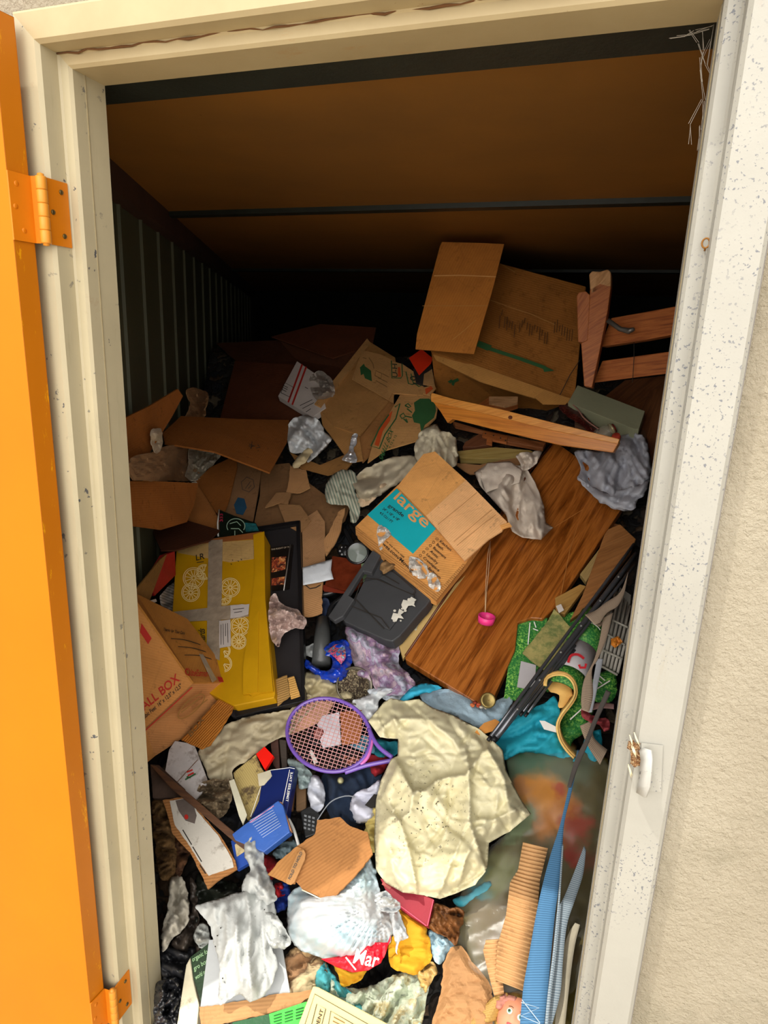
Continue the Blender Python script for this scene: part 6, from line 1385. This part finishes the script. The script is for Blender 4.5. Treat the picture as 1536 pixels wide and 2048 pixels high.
prism('cover', [(760, 1756), (800, 1772), (868, 1798), (856, 1853), (820, 1832), (780, 1800)], M('8c1428', rough=.6, var=.1, name='maroon_book_cloth', bump=.4), t, pl=pmr, depth=.03, bevel=.002)
strokes('pink_edge', [[(867, 1800), (855, 1852)], [(792, 1806), (853, 1852)]], 2, pmr, M('d04c64', bump=0, name='rubbed_pink_edge'), t)
strokes('worn_spot', [[(766, 1765), (782, 1776)]], 9, pmr, M('a8504c', bump=.8, name='worn_cloth', dirt=.4), t, off=.001)
o = cloth('brown_leather', [(868, 1808), (900, 1815), (926, 1820), (928, 1845), (918, 1862), (912, 1890), (892, 1872), (870, 1864), (856, 1850)], M('7a4c24', rough=.6, var=.4, vs=18, name='crumpled_brown_paper', bump=.6), h=.10, bulge=.03, amp=.018, scale=24, ang=65, step=3.5, R=12, seed=93); tag(o, 'shrivelled dark brown bark like paper right of the maroon book', 'paper')
for pts, m, h_, lb, cat, nm, sc_ in [
    ([(858, 1858), (885, 1868), (908, 1888), (896, 1905), (882, 1928), (866, 1915), (860, 1885)], M('a8c4d0', name='pale_blue_cotton'), .07, 'pale blue crumpled cloth below the dark brown bark like paper', 'cloth', 'blue_cloth', 22),
    ([(640, 1950), (655, 1940), (675, 1960), (690, 1975), (730, 1975), (790, 1950), (835, 1935), (858, 1952), (850, 2010), (835, 2060), (760, 2060), (700, 2020), (660, 1990)], None, .05, 'pale blue green quilted cover with dirty stains at the bottom centre', 'quilt', 'quilt', 26),
    ([(632, 1935), (648, 1925), (665, 1945), (700, 1985), (745, 2035), (770, 2070), (730, 2060), (660, 2000), (634, 1985)], M('4caab4', name='turquoise_cloth', dirt=.2), .06, 'turquoise cloth strip showing left of the pale quilted cover', 'cloth', 'turquoise_cloth', 22),
    ([(830, 1935), (860, 1925), (875, 1940), (865, 1960), (850, 1985), (838, 1965)], M('c8a464', rough=.3, name='yellow_film'), .075, 'yellowish translucent wrapper right of the mustard cloth', 'wrapper', 'wrapper', 18)]:
    if m is None:
        tt = NT('stained_quilt', .85); v = tt.coord('Object'); c = tt.ramp(tt.noise(v, 16, 6, .7), [(.35, lin('9aa68e')), (.5, lin('c4ccb8')), (.62, lin('b0a070')), (.7, lin('a8c8c4'))]); tt.color(c); tt.bump(tt.noise(v, 50, 4), .4, .006); m = tt.m
    o = cloth(nm, pts, m, h=h_, bulge=.03, amp=.013, scale=sc_, ang=70, step=4.5, R=14, seed=int(pts[0][0])); tag(o, lb, cat)
# ---- cream book with border
t = thing('cream_book', 'cream paper covered book with black ruled border at the bottom edge', 'book', W(690, 2050, .05))
pcb = plane_of([(628, 1972), (770, 2045), (760, 2110), (590, 2080)], .12)
prism('cover', [(626, 1972), (636, 1974), (765, 2042), (800, 2062), (780, 2200), (560, 2150), (600, 2040)], M('e4cc8c', rough=.6, var=.05, name='cream_cover'), t, pl=pcb, depth=.03, bevel=.002)
strokes('ruled_border', [[(600, 2080), (630, 1988), (750, 2056)], [(616, 2080), (634, 2008), (652, 2018), (636, 2080)], [(652, 2080), (662, 2022), (700, 2044), (730, 2062)]], 1.3, pcb, INK, t)
lettering('STUDENT', pcb, (628, 2085), (648, 2020), (621, 2082), INK, t, off=.0028)
strokes('printed_lines', [[(668, 2034), (690, 2046)], [(666, 2042), (684, 2051)]], 2, pcb, BRI, t)
# ---- the big cream sheet
t = thing('cream_sheet', 'large crumpled cream fitted sheet spread right of the racket', 'sheet', W(890, 1610, .08))
def sheet_m():
    tt = NT('cream_vinyl_sheet', .5, spec=.45); v = tt.coord('Object'); c = tt.ramp(tt.noise(v, 8, 5), [(.3, lin('c8c09a')), (.7, lin('d4cdac'))])
    tc = tt.new('ShaderNodeTexCoord'); d = tt.new('ShaderNodeVectorMath', operation='DISTANCE'); tt.link(tc.outputs['Object'], d.inputs[0]); d.inputs[1].default_value = (-.02, -.03, -.03)
    near = tt.ramp(d.outputs['Value'], [(.05, G1), (.16, G0)]); sp = tt.ramp(tt.noise(v, 120, 2, .5), [(.66, G0), (.68, G1)])
    tt.color(tt.mix(tt.mix(1.0, near, sp, 'MULTIPLY'), c, lin('4a4434'))); tt.bump(tt.noise(v, 60, 4), .08, .003); return tt.m
sheetfold = folds([
    ([(978, 1489), (931, 1550), (900, 1553), (874, 1561), (852, 1580), (826, 1584), (812, 1560), (798, 1528)], .055, 60, 4),
    ([(797, 1639), (812, 1675), (822, 1717), (833, 1772)], .040, 5, 26),
    ([(826, 1590), (820, 1625), (797, 1639)], .02, 20, 4),
    ([(788, 1437), (799, 1480), (798, 1528), (760, 1600), (756, 1700)], .030, 26, 6),
    ([(845, 1436), (788, 1437), (768, 1452)], .025, 20, 3),
    ([(862, 1445), (905, 1480), (925, 1520)], .022, 28, 4),
    ([(937, 1526), (940, 1596), (939, 1643), (959, 1704), (972, 1742)], .040, 6, 34),
    ([(975, 1500), (1008, 1560), (1015, 1612)], .028, 26, 5),
    ([(883, 1777), (909, 1712), (922, 1680)], .030, 22, 5),
    ([(919, 1772), (928, 1727), (940, 1700)], .022, 14, 4),
    ([(850, 1720), (880, 1690), (900, 1640), (880, 1600)], .016, 24, 5),
    ([(780, 1700), (786, 1740), (800, 1775)], .02, 14, 5),
    ([(1030, 1620), (985, 1640), (955, 1640)], .02, 14, 4),
    ([(965, 1560), (995, 1590), (990, 1640)], .018, 12, 4)])
mcs = sheet_m()
cloth('sheet', [(736, 1442), (768, 1404), (782, 1396), (808, 1402), (838, 1398), (862, 1414), (905, 1430), (960, 1460), (995, 1490), (1005, 1500), (1012, 1540), (1028, 1572), (1040, 1596), (1062, 1628), (1050, 1638), (1020, 1662), (978, 1686), (975, 1735), (950, 1770), (920, 1782), (880, 1798), (845, 1790), (805, 1785), (770, 1765), (752, 1740), (748, 1680), (752, 1600), (762, 1560), (782, 1518), (795, 1512), (796, 1478), (760, 1474)], mcs, t, h=.115, bulge=.055, amp=.0085, scale=60, ang=60, stretch=1.2, step=3.6, R=26, seed=101, curve=False, fold=sheetfold, sharp=2.2, oct=3)
rg = random.Random(12)
for k in range(22):
    x = rg.gauss(872, 22); y = 1640 + k * 4.5 + rg.uniform(-10, 10)
# ---- blankets
mte = M('1c9cb4', rough=.7, var=.1, name='turquoise_blanket', bs=120)
t = thing('turquoise_blanket', 'bright turquoise quilted blanket under the poles and play mat', 'blanket', W(1080, 1460, .03))
cloth('body', [(1000, 1500), (985, 1470), (1000, 1440), (1050, 1422), (1090, 1405), (1110, 1392), (1118, 1420), (1116, 1450), (1130, 1490), (1150, 1520), (1120, 1515), (1050, 1505), (1010, 1520)], mte, t, h=.06, bulge=.03, amp=.012, scale=50, ang=-30, stretch=3, step=4.5, R=14, seed=111)
cloth('side_strip', [(1180, 1465), (1200, 1460), (1205, 1490), (1196, 1525), (1178, 1515), (1165, 1490)], mte, t, h=.05, bulge=.02, amp=.01, scale=24, step=4.5, R=10, seed=112)
t = thing('light_blue_towel', 'pale blue towel with turquoise hem between the sheet and tabletop', 'towel', W(920, 1420, .03))
cloth('body', [(838, 1385), (870, 1378), (920, 1382), (965, 1414), (1000, 1400), (1020, 1385), (1025, 1400), (1010, 1440), (985, 1462), (950, 1452), (900, 1428), (860, 1412)], M('9cb4c4', rough=.9, var=.1, name='pale_blue_terry', bump=.5, bs=150), t, h=.05, bulge=.03, amp=.01, scale=60, ang=20, step=4.5, R=14, seed=113)
cloth('hem', [(800, 1398), (830, 1372), (862, 1368), (885, 1376), (862, 1382), (838, 1390), (812, 1402)], M('30a8cc', name='turquoise_hem'), t, h=.085, bulge=.015, amp=.005, scale=30, step=4, R=8, seed=114)
o, _ = panel('orange_peel_card', [(950, 1464), (968, 1446), (990, 1438), (1000, 1444), (985, 1462), (960, 1470)], M('d08c40', name='orange_card'), None, h=.10, th=.003); tag(o, 'small orange card scrap beside the foot of the poles', 'card')
o, _ = panel('care_label', [(1079, 1441), (1090, 1442), (1121, 1458), (1118, 1466), (1088, 1458)], WHI, None, h=.115, th=.002); tag(o, 'white care label strip on the turquoise blanket', 'label')
# ---- painted print under clear plastic
def painting():
    tt = NT('blurred_picture_print', .12, spec=.8); v = tt.coord('Object')
    c = tt.ramp(tt.noise(v, 4.2, 2, .5, .4), [(.34, lin('7c8a70')), (.43, lin('94946c')), (.47, lin('c08c44')), (.52, lin('b87838')), (.56, lin('a84c28')), (.60, lin('b08850')), (.66, lin('66683c'))])
    tt.color(c); tt.bump(tt.noise(v, 6, 3), .25, .02); return tt.m
t = thing('picture_print', 'large faded colour picture under clear plastic on the right of the heap', 'picture', W(1090, 1680, .03))
cloth('print', [(1010, 1510), (1040, 1500), (1100, 1488), (1150, 1500), (1215, 1515), (1222, 1560), (1210, 1660), (1190, 1780), (1172, 1900), (1160, 1980), (1150, 2060), (960, 2060), (930, 1960), (900, 1860), (920, 1790), (980, 1700), (1040, 1640), (1020, 1560)], blobs('blurred_picture_print', '544a24', [(1060, 1900, 120, '6c4c28'), (1080, 1520, 120, '44644c'), (1150, 1530, 70, '5c6450'), (1080, 1590, 75, 'c07c24'), (1040, 1570, 40, 'a86c30'), (1120, 1640, 60, 'b06c24'), (1110, 1580, 30, 'a03c14'), (1160, 1650, 45, '8c2c10'), (1150, 1700, 30, '882410'), (1180, 1720, 40, '6c3c1c'), (960, 1760, 50, '2c7c88'), (1000, 1740, 70, '66683c'), (1040, 1660, 40, '70805c'), (1000, 1850, 70, '5c4c2c')], .3, .4), t, h=.045, bulge=.02, amp=.004, scale=160, step=7, R=30, seed=121, curve=False)
cloth('turquoise_border', [(905, 1800), (940, 1785), (975, 1760), (978, 1775), (945, 1800), (925, 1815)], M('3ca0b4', name='turquoise_print'), t, h=.062, bulge=.005, amp=.003, R=8)
cloth('plastic_cover', [(1014, 1512), (1045, 1500), (1100, 1490), (1150, 1502), (1212, 1525), (1212, 1620), (1190, 1760), (1165, 1900), (1135, 1990), (980, 2000), (935, 1950), (905, 1860), (925, 1780), (985, 1690), (1045, 1640), (1022, 1560)], glassy('e8e8dc', .2, .03, 'clear_plastic_sheet'), t, h=.066, bulge=.02, amp=.01, scale=120, step=8, R=30, seed=122, th=.001)
# brown paper bag at bottom
o = cloth('brown_paper_bag', [(868, 2070), (880, 1990), (890, 1920), (915, 1890), (945, 1925), (975, 1960), (985, 2000), (975, 2070)], M('a87c50', rough=.8, var=.12, name='kraft_paper', bump=.3), h=.075, bulge=.03, amp=.004, scale=60, step=5, R=18, seed=131, smooth=False); tag(o, 'brown kraft paper bag at the bottom edge beside the pale quilted cover', 'paper bag')
# corrugated strip
def corr():
    tt = NT('bare_corrugated_card', .85); tt.color(tt.ramp(tt.noise(tt.coord('Object'), 22, 6, .75), [(.3, lin('8c6844')), (.45, lin('bc9060')), (.8, lin('c89c6c'))])); return tt.m
mco = corr()
t = thing('corrugated_strip', 'long bare corrugated cardboard strip beside the blue strap', 'cardboard', W(1040, 1850, .06))
pcs = plane_of([(1046, 1684), (1094, 1692), (1040, 1985), (985, 1960)], .115)
def corrugated(name, left, right, pitch=.0085, amp_=.0022, off=0.0):
    V = []; U = []; 
    L0 = [pcs(*p, off) for p in left]; R0 = [pcs(*p, off) for p in right]
    def along(P, s):
        tot = sum((P[i + 1] - P[i]).length for i in range(len(P) - 1)); d = s * tot
        for i in range(len(P) - 1):
            l = (P[i + 1] - P[i]).length
            if d <= l or i == len(P) - 2: return P[i].lerp(P[i + 1], min(1, d / l))
            d -= l
    tot = (L0[0] - L0[-1]).length; n = int(tot / pitch * 6)
    for i in range(n + 1):
        s = i / n; z = amp_ * math.sin(2 * math.pi * i / 6)
        a = along(L0, s) + pcs.n * z; b = along(R0, s) + pcs.n * z
        V += [a, b]; U += [(0, s), (1, s)]
    Fc = [[2 * i, 2 * i + 2, 2 * i + 3, 2 * i + 1] for i in range(n)]
    return mesh_obj(name, V, Fc, mco, t, smooth=True, uvs=U, solid=.003)
corrugated('strip', [(1046, 1684), (1036, 1740), (1020, 1765), (1012, 1830), (995, 1890), (990, 1960)], [(1096, 1696), (1080, 1760), (1072, 1850), (1058, 1920), (1046, 1982)])
corrugated('strip_end', [(972, 1878), (966, 1900), (975, 1940), (988, 1990)], [(1000, 1876), (1002, 1900), (1004, 1950), (1008, 1986)], off=-.008)
# ---- straps
m_blue = stripes('4c7ca4', '3a6488', 70, 0, 'blue_webbing'); m_tan = stripes('a89480', '8a7866', 70, 0, 'tan_webbing'); m_grs = stripes('94a0a8', '6c7c88', 70, 0, 'grey_webbing')
def strap(name, L, Rr, m, parent, h0, h1=None, div=3):
    h1 = h0 if h1 is None else h1; n = 40
    def samp(P, s):
        i = min(len(P) - 2, int(s * (len(P) - 1))); f = s * (len(P) - 1) - i; return (P[i][0] * (1 - f) + P[i + 1][0] * f, P[i][1] * (1 - f) + P[i + 1][1] * f)
    l2 = spline(L, 8, False); r2 = spline(Rr, 8, False); a = []; b = []
    for i in range(n + 1):
        s = i / n; hh = h0 + (h1 - h0) * s; x, y = samp(l2, s); a.append(W(x, y, hh)); x, y = samp(r2, s); b.append(W(x, y, hh))
    return ribbon(name, a, b, m, parent, div=div)
t = thing('blue_strap', 'wide blue webbing strap running down to the bottom of the doorway', 'strap', W(1090, 1900, .08))
strap('webbing', [(1155, 1500), (1134, 1590), (1120, 1650), (1098, 1720), (1076, 1810), (1058, 1910), (1046, 1980), (1038, 2070)], [(1160, 1502), (1142, 1590), (1128, 1650), (1122, 1740), (1110, 1830), (1102, 1910), (1096, 1980), (1086, 2070)], m_blue, t, .16, .17)
strap('upper_twist', [(1212, 1380), (1186, 1440), (1170, 1480), (1150, 1520), (1134, 1575)], [(1222, 1385), (1196, 1440), (1178, 1485), (1158, 1530), (1142, 1575)], M('5a5450', rough=.8, name='dark_grey_webbing', weave=260), t, .16, .165)
strap('stitched_edge', [(1124, 1690), (1116, 1800), (1106, 1900), (1094, 2000), (1088, 2070)], [(1127, 1690), (1120, 1800), (1111, 1900), (1100, 2000), (1093, 2070)], m_grs, t, .172, .176)
ps_ = plane_of([(1040, 2000), (1100, 1990), (1090, 2060), (1036, 2050)], .18)
strokes('stitching', [[(1042, 2005), (1078, 2016), (1042, 2032), (1080, 2048)], [(1044, 2000), (1080, 2046)]], 1.3, ps_, M('b8c4c8', bump=0, name='pale_thread'), t)
t = thing('grey_blue_strap', 'narrower grey blue strap hanging next to the right frame', 'strap', W(1130, 1900, .08))
strap('webbing', [(1168, 1692), (1150, 1740), (1130, 1790), (1112, 1830), (1106, 1900), (1100, 1990), (1080, 2070)], [(1172, 1700), (1166, 1750), (1150, 1800), (1134, 1850), (1126, 1920), (1120, 1990), (1098, 2070)], m_grs, t, .14, .15)
t = thing('tan_strap', 'flat tan webbing strap lying along the foot of the right frame', 'strap', W(1140, 1950, .06))
strap('webbing', [(1150, 1846), (1132, 1880), (1118, 1960), (1108, 2070)], [(1160, 1850), (1150, 1890), (1140, 1960), (1128, 2070)], M('a8a08c', rough=.8, name='beige_webbing', weave=200), t, .11, .12)
t = thing('looped_strap', 'tan webbing strap looped over the black poles at right', 'strap', W(1200, 1260, .1))
strap('loop', [(1256, 1145), (1240, 1185), (1212, 1205), (1190, 1222), (1170, 1230)], [(1248, 1190), (1236, 1212), (1214, 1226), (1200, 1246), (1190, 1250)], m_tan, t, .18, .19)
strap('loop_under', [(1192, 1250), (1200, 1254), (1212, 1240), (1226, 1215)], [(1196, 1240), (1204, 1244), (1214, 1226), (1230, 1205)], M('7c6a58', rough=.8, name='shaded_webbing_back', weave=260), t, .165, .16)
strap('long_drop', [(1206, 1235), (1200, 1275), (1188, 1320), (1168, 1360), (1162, 1400), (1164, 1420)], [(1226, 1225), (1214, 1275), (1196, 1318), (1184, 1340), (1186, 1390), (1178, 1425)], m_tan, t, .165, .15)
strap('pale_drop', [(1194, 1318), (1188, 1350), (1182, 1390), (1176, 1425)], [(1206, 1318), (1200, 1350), (1192, 1390), (1184, 1425)], M('a4a8b0', rough=.7, name='pale_grey_webbing', weave=260), t, .155, .15)
t = thing('brown_strap', 'beige brown strap curving beside the red ribbon near the right frame', 'strap', W(1180, 1480, .06))
strap('webbing', [(1160, 1452), (1168, 1475), (1180, 1500), (1200, 1530)], [(1186, 1440), (1186, 1470), (1196, 1485), (1215, 1500)], m_tan, t, .10, .10)
strap('webbing_top', [(1184, 1408), (1205, 1404), (1228, 1408)], [(1186, 1420), (1205, 1416), (1228, 1418)], M('8c6c68', rough=.8, name='mauve_webbing', weave=260), t, .12, .12)
# ---- doll
t = thing('doll', 'doll head with blond hair and green eyes peeping out beside the blue strap', 'doll', W(1020, 2040, .05))
msk = M('d88c6c', rough=.5, var=.04, bump=0, name='doll_skin'); mhr = M('b8924c', rough=.6, var=.3, vs=40, name='blond_hair', bump=.6)
hc = W(1028, 2036, .075); ev = (CAM - hc).normalized()
ux = (W(1060, 2036, .075) - hc).normalized(); uy = (W(1028, 2000, .075) - hc).normalized(); uz = ux.cross(uy).normalized()
if uz.dot(ev) < 0: uz = -uz
tilt = Matrix.Rotation(math.radians(-28), 3, uz); ux = tilt @ ux; uy = tilt @ uy
def head(name, rx, ry, rz, mat, fn=None, c=hc, parent=None):
    V = []; n, m = 40, 28; Fc = []
    for j in range(m + 1):
        v = math.pi * j / m
        for i in range(n):
            u = 2 * math.pi * i / n
            x, y, z = math.sin(v) * math.cos(u), math.cos(v), math.sin(v) * math.sin(u)
            k = fn(x, y, z) if fn else 1
            V.append(c + ux * x * rx * k + uy * y * ry * k + uz * z * rz * k)
    for j in range(m):
        for i in range(n): Fc.append([j * n + i, j * n + (i + 1) % n, (j + 1) * n + (i + 1) % n, (j + 1) * n + i])
    return mesh_obj(name, V, Fc, mat, parent or t, smooth=True)
def face(x, y, z):
    k = 1.0
    if z > 0:
        k += .10 * math.exp(-((x) / .10) ** 2 - ((y + .08) / .16) ** 2)          # nose
        k -= .05 * math.exp(-((abs(x) - .34) / .16) ** 2 - ((y - .10) / .12) ** 2)  # eye sockets
        k += .04 * math.exp(-(x / .2) ** 2 - ((y + .42) / .08) ** 2)              # lips
        k += .04 * math.exp(-((abs(x) - .45) / .2) ** 2 - ((y + .2) / .2) ** 2)   # cheeks
    k -= .10 * max(0, -y) ** 2 * .8
    return k
head('head', .034, .040, .036, msk, face)
def fp(x, y, o=1.0):
    z = math.sqrt(max(0, 1 - x * x - y * y)); k = face(x, y, z) * o; return hc + ux * x * .034 * k + uy * y * .04 * k + uz * z * .036 * k
for s in (-1, 1):
    c_ = fp(s * .34, .10, .97); lathe('eye', [(0, .004), (.004, .0036), (.006, .0015), (.0065, 0)], c_, (c_ - hc), WHI, t, 14)
    lathe('iris', [(0, .0048), (.003, .0045), (.0038, .0032)], c_, (c_ - hc), M('5a8a6c', bump=0, rough=.2, name='green_iris'), t, 12)
    lathe('pupil', [(0, .0054), (.0016, .0051), (.0019, .0042)], c_, (c_ - hc), INK, t, 10)
    sweep('eyebrow', [fp(s * (.2 + .07 * k), .30 + .03 * math.sin(k), 1.01) for k in range(5)], .0008, M('6a4828', bump=0, name='brow_brown'), t, 5)
    e_ = hc + ux * s * .034 - uy * .002; lathe('ear', [(0, .003), (.004, .003), (.006, 0), (0, -.003)], e_, ux * s, msk, t, 12)
sweep('lips', [fp(.18 * math.cos(a), -.42 + .05 * math.sin(a), 1.01) for a in np.linspace(0, 2 * math.pi, 13)[:-1]], .0014, M('d05a5c', bump=0, name='lip_red'), t, 6, closed=True)
def hair(x, y, z):
    return 1.0 + .05 * noise.noise(Vector((x * 6, y * 2, z * 6))) + .03 * noise.noise(Vector((x * 20, y * 3, z * 20)))
head('hair', .040, .047, .034, mhr, hair, c=hc - uz * .010 + uy * .004)
for k in range(9):
    a = .5 + k * .22; p = hc - ux * .03 + uy * (.03 - k * .006) + uz * .01
    sweep('hair_lock', [p, p - ux * .012 + uz * .004 - uy * .01, p - ux * (.022 + .002 * k) - uy * .03, p - ux * .03 - uy * .055], [.004, .0055, .005, .002], mhr, t, 7)
o = cloth('pink_cloth', [(988, 1995), (1005, 1985), (1030, 1990), (1040, 2005), (1015, 2012), (1000, 2022), (990, 2010)], M('b87c6c', name='pink_brown_cloth'), h=.085, amp=.006, step=4, R=8, scale=20); tag(o, 'dusky pink cloth above the doll head', 'cloth')
